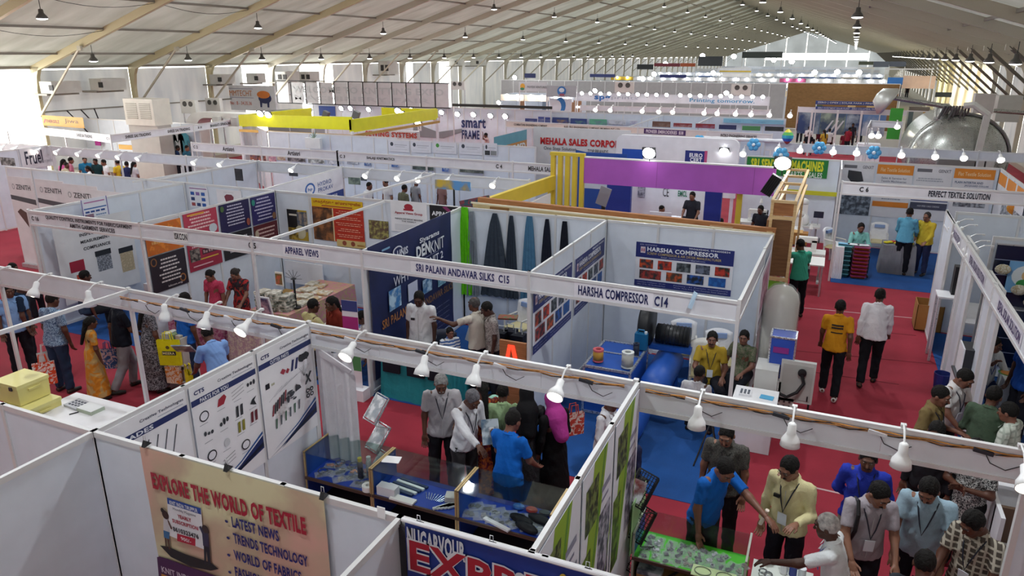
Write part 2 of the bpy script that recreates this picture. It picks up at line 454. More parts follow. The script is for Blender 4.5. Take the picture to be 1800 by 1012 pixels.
for i in range(ng):
 x0 = XL+(XR_-XL)*i/ng; x1 = XL+(XR_-XL)*(i+1)/ng
 z0 = 0 if not 3 <= i <= 6 else 0
 mb = MB()
 if 2 <= i <= 6:
  mb.add([T(x0+.1, Y1T, 5.6), T(x1-.1, Y1T, 5.6), T(x1-.1, Y1T, zr(x1)), T((x0+x1)/2, Y1T, zr((x0+x1)/2)), T(x0+.1, Y1T, zr(x0))], [(0, 1, 2, 3, 4)])
  mb.quad(T(x0+.1, Y1T, 0), T(x1-.1, Y1T, 0), T(x1-.1, Y1T, 3.9), T(x0+.1, Y1T, 3.9))
 else: mb.add([T(x0+.1, Y1T, 0), T(x1-.1, Y1T, 0), T(x1-.1, Y1T, zr(x1)), T((x0+x1)/2, Y1T, zr((x0+x1)/2)), T(x0+.1, Y1T, zr(x0))], [(0, 1, 2, 3, 4)])
 mb.obj('gable_panel', M('cfd6dc', .85, 0, 'membrane', 0, 'dde4ea', .05), wb)
 MB().beam(T(x1, Y1T-.1, 0), T(x1, Y1T-.1, zr(x1)), .14, .2).obj('gable_post', FRAME, wb)
wf = MB().b2(T(XL, Y0T-.1, 0), T(XR_, Y0T, .3)).obj('wall_front', FRAME); wf['kind'] = 'structure'
MB().add([T(XL, Y0T, 0), T(XR_, Y0T, 0), T(XR_, Y0T, EZ), T(XC, Y0T, RZ_), T(XL, Y0T, EZ)], [(0, 1, 2, 3, 4)]).obj('gable_panel', WALLM, wf)
wallseg(wr, XR_, -3, 12, WALLM)
# ================================================================ STALL SYSTEM: partition walls, posts, fascia boards
_pan = {}
def panel_obj(w, h, parent, loc, ang, mat):
 key = (round(w, 2), round(h, 2), mat.name)
 if key not in _pan:
  _pan[key] = MB().box((0, 0, 0), (w, .018, h)).obj('wall_panel', mat)
  o = _pan[key]
 else:
  o = _pan[key].copy(); COL.objects.link(o)
 o.parent = parent
 o0 = ORG[parent.name]
 o.location = Vector(loc)-o0; o.rotation_euler = (0, 0, ang)
 return o
def partition(label, x0, y0, x1, y1, n=None, z1=2.5, group=None, mat=None, z0=0.0, posts=True):
 L = math.hypot(x1-x0, y1-y0); n = n or max(1, round(L/.98)); ang = math.atan2(y1-y0, x1-x0)
 t = thing('partition_wall', label, 'partition wall', (x0, y0, 0), group)
 for i in range(n):
  f = (i+.5)/n
  panel_obj(L/n-.045, z1-z0-.1, t, (x0+(x1-x0)*f, y0+(y1-y0)*f, (z0+z1)/2), ang, mat or PANEL)
 for i in range(n+1):
  f = i/n; MB().box((x0+(x1-x0)*f, y0+(y1-y0)*f, (z1)/2), (.042, .042, z1), ang).obj('post', ALUW, t)
 for z in (z1-.025, z0+.05):
  MB().box(((x0+x1)/2, (y0+y1)/2, z), (L, .034, .05), ang).obj('rail', ALUW, t)
 return t
def fascia(label, x0, y0, x1, y1, texts=(), z0=2.2, z1=2.5, base='e0e2e8', side=1, posts=(0, 1), group=None, n=None, postz=0.0):
 """name board over a stall front; texts: (text, centre fraction, width m, height m, colour[, plate colour])"""
 L = math.hypot(x1-x0, y1-y0); ang = math.atan2(y1-y0, x1-x0); n = n or max(1, round(L/.98))
 t = thing('fascia_board', label, 'fascia board', (x0, y0, 0), group)
 for i in range(n):
  f = (i+.5)/n; MB().box((x0+(x1-x0)*f, y0+(y1-y0)*f, (z0+z1)/2), (L/n-.003, .016, z1-z0-.05), ang).obj('fascia_panel', M(base, .5), t)
 for z in (z1-.02, z0+.02):
  MB().box(((x0+x1)/2, (y0+y1)/2, z), (L, .04, .04), ang).obj('rail', ALUW, t)
 for f in posts:
  MB().box((x0+(x1-x0)*f, y0+(y1-y0)*f, (z1+.02+postz)/2), (.045, .045, z1+.02-postz), ang).obj('post', ALUW, t)
 d = Vector((x1-x0, y1-y0, 0)).normalized()
 pl = Plane((x0, y0, z0), d, (0, 0, 1), L, z1-z0) if side > 0 else Plane((x1, y1, z0), -d, (0, 0, 1), L, z1-z0)
 els = []
 for tx in texts:
  s, c, w, h, col = tx[:5]; u = w/L/2; v = h/(z1-z0)/2
  vc = tx[6] if len(tx) > 6 else .5
  if len(tx) > 5 and tx[5]: els.append(('r', c-u*1.12, vc-v*1.5, c+u*1.12, vc+v*1.5, tx[5]))
  els.append(('t', c-u, vc-v, c+u, vc+v, s, col, .03))
 if els: draw(pl, els, t, .011)
 return t
def cross_rail(label, a, b, z=2.47, group=None):
 o = MB().beam((*a, z), (*b, z), .04, .045).obj('tie_rail', ALUW)
 return tag(o, label, 'rail', group)
NAVY = '1d2c62'
Ya, Yb, Yc, Yd, Ye, Yf, Yg, Yh, Yi, Yj = 3.48, 6.2, 9.1, 12.75, 16.3, 19.0, 23.1, 27.0, 30.6, 37.4
# --- near row (open towards the far aisle)
partition('near back wall left of the corner, plain white panels', -7.5, 3.52, -5.2, Ya, 2)
partition('near back wall carrying the large textile magazine banner', -5.2, Ya, -2.31, Ya, 3)
partition('near back wall carrying the blue express banner', -2.31, Ya, .75, Ya, 3)
partition('side wall with the three blade and cutter part posters', -5.2, 3.5, -5.2, 6.18, 3)
partition('plain wall running towards the viewer at the left corner', -5.2, -.2, -5.2, Ya, 3)
partition('plain wall running towards the viewer between the two banners', -2.31, -.2, -2.31, Ya, 3)
partition('divider wall covered with green and white machine posters', -1.38, 3.5, -1.38, 6.15, 3)
fascia('near fascia board over the stall at far left, seen from behind', -10.8, 6.3, -8.15, 6.28, posts=(0, 1))
fascia('near fascia board between the white post and the poster wall', -8.15, 6.28, -5.2, 6.2, posts=(1,))
fascia('near fascia board over the glass counters, seen from behind', -5.2, 6.2, -1.4, 6.15, posts=(1,))
fascia('near fascia board over the crowd at lower right, seen from behind', -1.4, 6.15, 1.72, 6.12, posts=(1,))
cross_rail('white tie rail from the near white post towards the left edge', (-8.15, 6.28), (-8.2, 3.5))
MB_ = MB().box((-8.2, 3.5, 1.25), (.045, .045, 2.5)); tag(MB_.obj('corner_post', ALUW), 'white corner post standing at the left edge of the photo', 'post')
# --- second row (fascias facing the camera)
fascia('two-line fascia board of the quality control instrument stall', -14.24, 9.1, -11.25, 9.12, [('QUALITY CONTROL INSTRUMENTS FOR FABRIC/GARMENT', .55, 2.3, .085, '2a2a30', None, .68), ('AMITH GARMENT SERVICES', .58, 1.2, .085, '2a2a30', None, .33), ('C 16', .06, .2, .09, '2a2a30')])
fascia('fascia board of the book stall with a white paper name plate', -11.25, 9.12, -8.7, 9.14, [('ISKCON', .38, .3, .12, '26262c', 'f4f4f4'), ('C', .985, .06, .1, '26262c')])
fascia('fascia board of the magazine stall, right of the number 15', -8.7, 9.14, -6.49, 9.12, [('15', .02, .1, .1, '26262c'), ('APPAREL VIEWS', .47, .68, .12, '2b2f6b', 'efeff4')])
fascia('fascia board of the silk stall with navy lettering and number C15', -6.49, 9.12, -3.65, 9.05, [('SRI PALANI ANDAVAR SILKS  C15', .62, 1.55, .12, '2b2f6b', 'ececf2')])
fascia('fascia board of the compressor stall with large navy lettering and C14', -3.65, 9.05, -.8, 8.92, [('HARSHA COMPRESSOR', .43, .98, .14, '20285c', 'ececf4'), ('C14', .66, .18, .14, '20285c')])
partition('poster wall between the instrument stall and the book stall', -11.3, 9.15, -11.3, 12.7, 4)
partition('navy banner side wall of the silk stall', -6.49, 9.15, -6.62, 12.7, 4)
partition('side wall of the compressor stall with blue posters', -3.65, 9.08, -3.62, 12.7, 4)
partition('right side wall of the compressor stall', -.75, 11.7, -.72, 12.7, 1)
fascia('short white fascia return at the right side of the compressor stall', -.8, 8.97, -.75, 11.7, posts=(1,))
partition('back wall of the instrument stalls', -20.5, Yd, -11.3, Yd, 9)
partition('back wall of the book and apparel magazine stalls', -11.3, Yd, -6.6, Yd, 5)
partition('back wall of the silk stall', -6.6, Yd, -3.62, Yd, 3)
partition('back wall of the compressor stall', -3.62, Yd, -.72, Yd, 3)
partition('wall left of the instrument stall carrying grey posters', -14.2, 9.15, -14.0, 12.7, 3)
cross_rail('thin white tie rail over the magazine stall', (-8.35, 9.2), (-8.4, 12.7))
# --- third row, backing on the second, open to the far side
fascia('third row fascia seen from behind, left part', -27, 16.4, -20.5, 16.3, posts=(0, .5, 1))
fascia('third row fascia seen from behind, left of the magazine stalls', -20.5, 16.3, -12.05, 16.3, posts=(0, .33, .66, 1))
fascia('third row fascia seen from behind, over the visitors near the pump stall', -12.05, 16.3, -6.6, 16.3, posts=(.5, 1))
partition('white side wall with the pump sign', -11.65, 12.8, -12.05, 16.25, 4)
partition('plain side wall across the third row at left', -14.9, 12.8, -15.0, 16.25, 4)
partition('side wall with cursive lettering at the left edge', -24, 12.8, -24, 16.25, 4)
cross_rail('long white tie rail over the third row near the hanging shirts', (-15.3, 12.4), (-14.97, 16.24))
cross_rail('long white tie rail over the visitors', (-9.3, 12.8), (-9.2, 16.3))
# --- fourth row (fascias facing the camera)
fascia('fourth row fascia board with the same short name twice and C 2', -20.3, Yf, -14.2, Yf, [('Artistri', .27, .5, .14, '222222'), ('Artistri', .72, .5, .14, '222222'), ('C 2', .03, .2, .1, '333333')], posts=(0, .5, 1))
fascia('fourth row fascia board with stall number C 3', -14.2, Yf, -11.0, Yf, [('BALAJI KNITMATICS', .5, 1.0, .1, '333333'), ('C 3', .06, .2, .1, '333333')], posts=(0, 1))
fascia('fascia board with the stall number C 4', -11.0, Yf, -8.2, Yf, [('C 4', .85, .2, .12, '333333')], posts=(1,))
fascia('fascia board right of stall number C 4, ending at the yellow slats', -8.2, Yf, -6.6, Yf, [('MEHALA SALES', .55, .8, .13, '333333')], posts=(1,))
fascia('fascia board of the textile solution stall with number C 6', .36, 19.1, 6.9, 19.2, [('C 6', .075, .2, .12, '22262c'), ('PERFECT TEXTILE SOLUTION', .375, 1.22, .14, '1f2a3a')], posts=(0, 1), z0=2.18)
partition('back wall of the fourth row stall C 2', -20.5, Yg, -14.6, Yg, 6)
partition('back wall behind the small logo posters', -14.6, Yg-.6, -8.9, Yg-.6, 6)
partition('back wall of the sewing machine stall', -2.3, Yg, .34, Yg, 3)
partition('back wall of the textile solution stall', .34, Yg, 4.25, Yg, 4)
partition('side wall between the sewing machines and the textile solution stall', .34, 21.2, .34, Yg, 2)
partition('short white side wall beside the textile solution stall', 2.21, 14.95, 2.23, 16.15, 1)
# --- solar stall row at right
fascia('fascia board of the solar stall, far part', 2.23, 16.15, 2.23, 13.4, [('IDEAL SOLAR SOLUTION', .5, 1.3, .13, '4c4470', 'd9d6e0')], posts=(0, 1))
fascia('fascia board of the solar stall, middle part', 2.23, 13.4, 2.23, 11.0, [('IDEAL SOLAR SOLUTION', .45, 1.3, .13, '4c4470', 'd9d6e0')], posts=(1,))
fascia('fascia board of the solar stall, near part', 2.23, 11.0, 2.23, 8.6, [('IDEAL SOLAR SOLUTION', .45, 1.3, .13, '4c4470', 'd9d6e0')], posts=())
partition('white wall behind the solar stall lamps', 2.4, 16.15, 7.6, 16.15, 5)
partition('black solar panel wall of the solar stall', 2.7, 14.1, 7.4, 14.1, 5)
partition('side wall inside the solar stall', 2.3, 12.95, 2.3, 14.0, 1)
partition('white wall at the lower right behind the patterned kurta', 1.75, 6.25, 4.5, 6.25, 3)
# --- rows farther off
fascia('fascia with lamps behind the textile solution stall', -2.1, Yh, 7.6, Yh, posts=(0, .33, .66, 1))
fascia('pinkish far fascia board with two engineering company names', -13.8, 31.2, -7.5, 30.6, [('COIMBATORE ENGINEERING COMPANY', .2, 1.7, .1, '5c5048'), ('ELECTRO ENGINEERING COMPANY (MUMBAI) PVT. LTD', .67, 2.6, .1, '5c5048')], base='e6d6cc', posts=(0, .5, 1))
fascia('far fascia board with a purple name plate', -7.5, 30.6, -4.6, 30.2, [('PIONEER EMBROIDERIES  B38', .4, 1.6, .14, 'e8dce8', '4c2c66')], base='e0d6d2', posts=(0, 1))
fascia('far fascia board reading engineering services, above the balloons', -4.6, 30.2, -2.1, 29.8, [('INTRO ENGINEERING SERVICES', .5, 1.4, .12, '333333')], base='d8d8dc', posts=(1,))
partition('back wall of the far engineering stalls', -13.9, Yj, -2.1, Yj, 12)
partition('side wall cutting across the far engineering stalls', -7.9, 30.7, -7.9, Yj, 6)
partition('side wall beside the pale blue board', -5.5, 33.5, -5.5, Yj, 4)
partition('tall white display wall with navy lettering and round lamps', -30, 38, -13.1, 38, 16, z1=2.5)
fascia('fascia with lamps in front of the long lit board', -14, 42.6, -3.3, 43, posts=(0, .25, .5, .75, 1))
fascia('fascia over the solar finance stall', -2.0, 46.4, 4.6, 45.5, posts=(0, 1))
fascia('fascia board on the corner stall beside the steel vessel', 1.55, 38, 2.85, 37.85, posts=(0, 1))
fascia('angled fascia running to the corner stall', 1.3, 34, 1.55, 38, posts=(0, 1))
partition('grey hoarding wall far down the hall', -27, 60, -3.6, 60, 20, z1=3.3, mat=M('a8a5a6', .6))
partition('brown fabric hoarding far down the hall', -3.5, 60, 4.0, 60, 1, z1=3.4, mat=M('8c6840', .9, 0, 'wood', 0, '74542f'))
# --- left block
fascia('fascia with an orange board section at far left', -33, 20.9, -28.5, 20.3, posts=(0, 1), base='e0d8d0')
fascia('left block fascia board with stall number C 1, facing the camera', -28.5, 20.3, -25, 19.6, [('SHREE SAI TRADING', .45, 1.2, .12, '444444'), ('C 1', .95, .2, .1, '444444')], posts=(1,))
fascia('left block fascia board along the aisle, nearer part', -25, 19.6, -25.4, 24, [('SHREE SAI TRADING', .3, 1.3, .12, '444444'), ('SHREE SAI TRADING', .8, 1.3, .12, '444444')], posts=(0, 1))
fascia('left block fascia board along the aisle with number B 14', -25.4, 24, -26, 28, [('BHARATI SPINDLING SYSTEMS', .55, 2.2, .12, '444444'), ('B 14', .1, .25, .1, '444444')], posts=(1,))
fascia('fascia board of the far left block beside the yellow frame', -26, 28, -26.5, 31.5, [('SRI VEDA GREEN DIES TECH', .5, 1.8, .12, '555555', 'f4f4f4')], posts=(1,))
partition('back wall of the left block', -33, 24.5, -25.6, 24.5, 7)
partition('long plain wall at left behind the fascias', -20.6, Yg, -25, 26.5, 5)
# ================================================================ LAMPS
LAMPW = M('f2f2f2', .35)
BULB = M('fff6e4', .5, emit=14)
BULBN = M('fff4e0', .5, emit=6)
def spot_proto(tilt):
 t = thing('spot_lamp', None, 'lamp')
 MB().box((0, 0, .0), (.05, .05, .03)).obj('clip', ALUW, t)
 MB().tube([(0, 0, .01), (0, -.14, .0), (0, -.25, -.07)], .011, 6).obj('arm', ALUW, t)
 R = Matrix.Rotation(-tilt, 3, 'X'); C = (0, -.25, -.07)
 MB().lathe([(.02, .01), (.042, -.01), (.045, -.1), (.06, -.13), (.09, -.18), (.1, -.25), (.094, -.25), (.08, -.19)], C, 16, 0, R).obj('shade', LAMPW, t, smooth=True)
 return t
def with_bulb(t, tilt, m=BULB):
 R = Matrix.Rotation(-tilt, 3, 'X')
 MB().ball(Vector((0, -.25, -.07))+R@Vector((0, 0, -.2)), (.078, .078, .055), 12, 6, 0, R).obj('bulb', m, t, smooth=True)
 return t
P_off = with_bulb(spot_proto(.05), .05, M('efe8da', .3))
P_mid = with_bulb(spot_proto(.5), .5, BULBN)
P_lit = with_bulb(spot_proto(1.05), 1.05)
_used = set()
def spot(proto, x, y, z, label=None, group=None, rz=0, scale=None):
 scale = scale or .82
 if proto.name not in _used:
  _used.add(proto.name); o = proto; o.location = (x, y, z); o.rotation_euler = (0, 0, rz); ORG[o.name] = Vector((x, y, z))
  tag(o, label, None, group)
  if scale: o.scale = (scale,)*3
  return o
 return copy_tree(proto, (x, y, z), rz, label, group, scale=scale)
ordn = ['first', 'second', 'third', 'fourth', 'fifth', 'sixth', 'seventh', 'eighth', 'ninth', 'tenth', 'eleventh', 'twelfth', 'thirteenth', 'fourteenth', 'fifteenth', 'sixteenth', 'seventeenth', 'eighteenth', 'nineteenth', 'twentieth', 'twenty-first', 'twenty-second', 'twenty-third']
for i, (px, py, pr) in enumerate([(18, 472, P_mid), (93, 484, P_mid), (185, 498, P_off), (310, 523, P_off), (383, 537, P_mid), (458, 549, P_lit)]):
 x, y = W(px, py, 2.5); spot(pr, x, 6.27, 2.53, 'white spot lamp left of the poster wall, %s from the left' % ordn[i], 'spot lamps on the near fascia boards')
for i, (px, py, pr) in enumerate([(645, 585, P_lit), (768, 606, P_mid), (856, 622, P_mid), (1000, 648, P_lit)]):
 x, y = W(px, py, 2.5); spot(pr, x, 6.15, 2.53, 'white spot lamp above the glass counters, %s from the left' % ordn[i], 'spot lamps on the near fascia boards')
for i, (px, py, pr) in enumerate([(1236, 690, P_off), (1397, 716, P_off), (1587, 750, P_off), (1792, 786, P_lit)]):
 x, y = W(px, py, 2.5); spot(pr, x, 6.12, 2.53, 'white spot lamp above the foreground crowd, %s from the left' % ordn[i], 'spot lamps on the near fascia boards')
def lamp_row(pxs, Y, z, where, group, sc=None, proto=None, dy=.25):
 for i, px in enumerate(pxs):
  x = onY(px[0], px[1], Y-dy)[0]
  spot(proto or P_lit, x, Y, z+.03, 'lit lamp %s, %s from the left' % (where, ordn[i]), group, 0, sc)
lamp_row([(6, 258), (29, 261), (70, 265), (103, 267), (142, 274), (178, 275), (212, 277), (247, 280), (345, 287), (391, 291), (435, 294), (516, 295)], 16.3, 2.48, 'on the third row fascia left of the pump sign', 'spot lamps on the third row fascia')
lamp_row([(646, 308), (702, 315), (738, 315), (788, 317), (869, 322)], 16.3, 2.48, 'on the third row fascia above the visitors', 'spot lamps on the third row fascia')
lamp_row([(1369, 260), (1407, 261), (1465, 263), (1506, 264), (1584, 268), (1643, 270), (1693, 272), (1757, 277)], Yh, 2.5, 'on the fascia behind the orange posters', 'spot lamps behind the textile solution stall', 1.15)
lamp_row([(1050, 187), (1076, 187), (1132, 188), (1161, 189), (1185, 190), (1240, 191), (1263, 191), (1295, 193), (1322, 195)], 42.9, 2.5, 'below the long lit board', 'spot lamps below the lit board', 1.4)
lamp_row([(1354, 196), (1390, 197)], 42.9, 2.5, 'at the right end below the long lit board', 'spot lamps below the lit board', 1.4)
lamp_row([(1579, 207), (1637, 209)], 38, 2.5, 'on the corner stall beside the steel vessel', 'spot lamps of the corner stall', 1.3)
lamp_row([(1535, 215), (1546, 219)], 34.5, 2.4, 'on the near end of the angled fascia', 'spot lamps of the corner stall', 1.3)
lamp_row([(1263, 249), (1309, 254)], 27.0, 2.3, 'above the blue balloons near the certification stand', 'spot lamps near the balloons', 1.2)
lt = bpy.data.lights.new('high_bay_light', 'AREA'); lt.shape = 'DISK'; lt.size = .34; lt.energy = 75; lt.color = (.9, .95, 1.0)
hb = thing('high_bay_lamp', 'grey bell-shaped high-bay lamp hanging from a tent rafter', 'lamp', (0, 0, 0), 'high-bay lamps under the tent roof')
MB().lathe([(.05, .02), (.09, 0), (.1, -.14), (.13, -.18), (.2, -.26), (.24, -.36), (.23, -.36)], (0, 0, -.12), 14).obj('reflector', M('5c5a56', .4, .5, 'metal'), hb, smooth=True)
MB().tube([(0, 0, .32), (0, 0, -.12)], .015, 5).obj('hanger', BLACK, hb)
MB().lathe([(.22, -.34), (.2, -.375), (.12, -.4), (.001, -.41)], (0, 0, -.12), 14).obj('lens', M('ffffff', .5, emit=7), hb)
first = True
for k in range(0, 42):
 y = 22+5*(k-4)
 if y < -3: continue  # lamp row above the camera is unseen, added to brighten the near stalls
 for sd, xe in ((1, XL), (-1, XR_)):
  for j, s_ in enumerate((4.1, 8.6, 13.2, 17.6)):
   if (k+j) % 2 and y < 120 and s_ > 5: continue
   if y > 110 and (k % 2 or j == 0): continue
   if sd > 0 and s_ < 5 and y < 20: continue
   x = xe+s_*sd
   p = T(x, y, zr(x)-.62)
   if first: o = hb; o.location = p; ORG[o.name] = Vector(p); first = False
   else: o = copy_tree(hb, p)
   o.scale = (.8,)*3; o['label'] = 'high-bay lamp on the %s roof slope, %s rafter back, %s lamp up from the eave' % ('left' if sd > 0 else 'right', ordn[k], ordn[j]) if k < 22 else 'small distant high-bay lamp far down the tent roof'
   if y < 75 and s_ > 5:
    l = bpy.data.objects.new('high_bay_light', lt); COL.objects.link(l); l.location = (p[0], p[1], p[2]-.6)
   elif y >= 75 and s_ > 5 and k % 2 == 0:
    l = bpy.data.objects.new('high_bay_light', lt); COL.objects.link(l); l.location = (p[0], p[1], p[2]-.6)
def flood(px, py, Y, label, r=.09, aim=(0, -1, -.5), e=20):
 x, z = onY(px, py, Y)
 t = thing('flood_light', label, 'flood light', (x, Y, z), 'bright flood lights on the stands')
 R = Vector(aim).normalized().to_track_quat('Z', 'Y').to_matrix()
 MB().box((x, Y, z), (r*2.4, r*2.0, .05), rot=R).obj('housing', BLACK, t)
 q = Vector((x, Y, z))+R@Vector((0, 0, .03))
 MB().ball(q, (r*1.15, r*1.15, .03), 12, 6, 0, R).obj('lens', M('ffffff', .5, emit=e), t)
 MB().tube([(x, Y+.02, z-.02), (x, Y+.12, z-r*2)], .012, 5).obj('bracket', BLACK, t)
flood(1141, 268, 17.1, 'glaring flood light on the middle of the purple beam', .13)
flood(1376, 286, 17.0, 'glaring flood light at the right end of the purple beam', .15)
flood(1273, 266, 24.5, 'glaring flood light right of the certification sign', .13)
for i, (a, b, Y) in enumerate([(458, 200, 24.3), (472, 202, 24.3), (700, 195, 29.2), (707, 200, 29), (735, 216, 30.6)]):
 flood(a, b, Y, 'flood light on the bright yellow frame, %s from the left' % ordn[i], .14)
for i, (a, b) in enumerate([(724, 193), (750, 196), (776, 197), (804, 200), (832, 201), (862, 203), (888, 204), (600, 190), (616, 190), (648, 192)]):
 flood(a, b, 37.8, 'round lamp on the tall white display wall, %s' % (ordn[i]+' counted from the yellow frame'), .13)
for i, px in enumerate([1023, 1038, 1056, 1071, 1088, 1104, 1121, 1137, 1154, 1172, 1196, 1213, 1231, 1249, 1267, 1285, 1304, 1323, 1341]):
 flood(px, 163.5+(px-1023)*.02, 43.85, 'round lamp along the top of the long lit board, %s from the left' % ordn[i], .1)
for i, (a, b, Y) in enumerate([(877, 180, 36), (1046, 159, 45), (1277, 163, 45), (905, 136, 60), (1254, 128, 58), (1432, 127, 62), (1472, 126, 62), (1510, 127, 62), (1392, 108, 90), (1360, 105, 95), (1170, 112, 110), (1235, 98, 120), (1290, 99, 120), (1150, 130, 64), (1130, 138, 62)]):
 flood(a, b, Y, 'bright lamp above the far stalls, %s of those scattered there' % ordn[i], .17*Y/60, e=25)
# ================================================================ PEOPLE: smooth-blended bodies grown from a posed skeleton
def V3(*a): return np.array(a, float)
def C_(a, b, ra, rb, sy=1.0, cut=False, k=None): return ('c', np.array(a, float), np.array(b, float), ra, rb, sy, cut, k)
def E_(c, r, R=None, sub=False, k=None): return ('e', np.array(c, float), np.array(r, float), R, sub, k)
def sdf_mesh(prims, res, k=.02, wr=0.0):
 los, his = [], []
 for p in prims:
  if p[0] == 'c':
   m = max(p[3], p[4]); los.append(np.minimum(p[1], p[2])-m); his.append(np.maximum(p[1], p[2])+m)
  elif not p[4]:
   m = p[2].max(); los.append(p[1]-m); his.append(p[1]+m)
 lo = np.min(los, 0)-res*2.5-wr; hi = np.max(his, 0)+res*2.5+wr
 n = np.ceil((hi-lo)/res).astype(int)+1
 ax = [lo[i]+res*np.arange(n[i]) for i in range(3)]
 D = np.full(n, 1.0, np.float32)
 for p in prims:
  kk = (p[7] if p[0] == 'c' else p[5]) or k
  if p[0] == 'c': m = max(p[3], p[4]); a = np.minimum(p[1], p[2])-m; b = np.maximum(p[1], p[2])+m
  else: m = p[2].max(); a = p[1]-m; b = p[1]+m
  pad = kk*1.5+res*2
  i0 = np.clip(((a-pad-lo)/res).astype(int), 0, n-1); i1 = np.clip(((b+pad-lo)/res).astype(int)+2, 1, n)
  X = ax[0][i0[0]:i1[0], None, None]; Y = ax[1][None, i0[1]:i1[1], None]; Z = ax[2][None, None, i0[2]:i1[2]]
  if p[0] == 'c':
   sy = p[5]; A = p[1]*V3(1, 1/sy, 1); B = p[2]*V3(1, 1/sy, 1); d = B-A; L2 = max((d*d).sum(), 1e-9)
   px, py, pz = X-A[0], Y/sy-A[1], Z-A[2]
   t0 = (px*d[0]+py*d[1]+pz*d[2])/L2; t = np.clip(t0, 0, 1)
   q = np.sqrt((px-d[0]*t)**2+(py-d[1]*t)**2+(pz-d[2]*t)**2)-(p[3]+(p[4]-p[3])*t)
   if sy < 1: q = q*(.5+.5*sy)
   if p[6]: q = np.maximum(q, (t0-1)*sqrt(L2))
  else:
   r = p[2]
   x, y, z = X-p[1][0], Y-p[1][1], Z-p[1][2]
   if p[3] is not None:
    R = p[3]; x, y, z = R[0][0]*x+R[1][0]*y+R[2][0]*z, R[0][1]*x+R[1][1]*y+R[2][1]*z, R[0][2]*x+R[1][2]*y+R[2][2]*z
   q0 = np.sqrt((x/r[0])**2+(y/r[1])**2+(z/r[2])**2); q1 = np.sqrt((x/r[0]**2)**2+(y/r[1]**2)**2+(z/r[2]**2)**2)
   q = q0*(q0-1)/np.maximum(q1, 1e-6)
  S = D[i0[0]:i1[0], i0[1]:i1[1], i0[2]:i1[2]]
  if p[0] == 'e' and p[4]: D[i0[0]:i1[0], i0[1]:i1[1], i0[2]:i1[2]] = np.maximum(S, -q)
  else:
   h = np.clip(.5+.5*(S-q)/kk, 0, 1)
   D[i0[0]:i1[0], i0[1]:i1[1], i0[2]:i1[2]] = S*(1-h)+q*h-kk*h*(1-h)
 if wr:
  X, Y, Z = ax[0][:, None, None], ax[1][None, :, None], ax[2][None, None, :]
  D = D+wr*(np.sin(38*Z+11*np.sin(13*X)+7*Y)+.6*np.sin(24*X+19*Z))*np.sin(15*X+9*Y+2)
 return snets(D, lo, res)
def snets(D, lo, res):
 S = D < 0
 nx, ny, nz = D.shape
 c = [S[i:nx-1+i, j:ny-1+j, l:nz-1+l] for i in (0, 1) for j in (0, 1) for l in (0, 1)]
 s = sum(x.astype(np.int8) for x in c)
 act = (s > 0) & (s < 8)
 idx = -np.ones(act.shape, np.int64); cells = np.argwhere(act); idx[act] = np.arange(len(cells))
 P = np.zeros((len(cells), 3)); N = np.zeros(len(cells))
 ci, cj, cl = cells.T
 cv = {}
 for i in (0, 1):
  for j in (0, 1):
   for l in (0, 1): cv[i, j, l] = D[ci+i, cj+j, cl+l]
 for a in range(3):
  for u in (0, 1):
   for v in (0, 1):
    p0 = [0, 0, 0]; o = [x for x in range(3) if x != a]; p0[o[0]] = u; p0[o[1]] = v; p1 = list(p0); p1[a] = 1
    d0, d1 = cv[tuple(p0)], cv[tuple(p1)]
    m = (d0 < 0) != (d1 < 0)
    t = np.where(m, d0/np.where(m, d0-d1, 1), 0)
    q = np.tile(np.array(p0, float), (len(cells), 1)); q[:, a] = t
    P[m] += q[m]; N[m] += 1
 P = (P/N[:, None]+cells)*res+lo
 F = []
 for a in range(3):
  sl0 = [slice(None)]*3; sl1 = [slice(None)]*3; sl0[a] = slice(0, -1); sl1[a] = slice(1, None)
  A, B = S[tuple(sl0)], S[tuple(sl1)]
  e = np.argwhere(A != B)
  o = [(a+1) % 3, (a+2) % 3]
  e = e[(e[:, o[0]] > 0) & (e[:, o[1]] > 0) & (e[:, o[0]] < D.shape[o[0]]-1) & (e[:, o[1]] < D.shape[o[1]]-1)]
  q = []
  for du, dv in ((0, 0), (-1, 0), (-1, -1), (0, -1)):
   f = e.copy(); f[:, o[0]] += du; f[:, o[1]] += dv; q.append(idx[f[:, 0], f[:, 1], f[:, 2]])
  q = np.stack(q, 1)
  ins = A[e[:, 0], e[:, 1], e[:, 2]]
  q[~ins] = q[~ins][:, ::-1]
  F.append(q)
 return P, np.concatenate(F)
def join(meshes):
 vs, fs, n = [], [], 0
 for v, f in meshes: vs.append(v); fs.append(f+n); n += len(v)
 return np.concatenate(vs), np.concatenate(fs)
def np_obj(name, vf, mat, parent, label=None):
 v, f = vf
 me = bpy.data.meshes.new(name)
 me.vertices.add(len(v)); me.vertices.foreach_set('co', v.astype(np.float32).ravel())
 me.loops.add(f.size); me.loops.foreach_set('vertex_index', f.astype(np.int32).ravel())
 me.polygons.add(len(f)); me.polygons.foreach_set('loop_start', np.arange(0, f.size, 4, dtype=np.int32))
 me.polygons.foreach_set('use_smooth', np.ones(len(f), bool))
 me.update(calc_edges=True); me.validate()
 me.materials.append(mat)
 o = bpy.data.objects.new(name, me); COL.objects.link(o); o.parent = parent; ORG[o.name] = ORG[parent.name]
 if label: o['label'] = label
 return o
def xf(vf, R, t): return vf[0]@np.array(R).T+np.array(t), vf[1]
def unit(v): v = np.array(v, float); return v/np.linalg.norm(v)
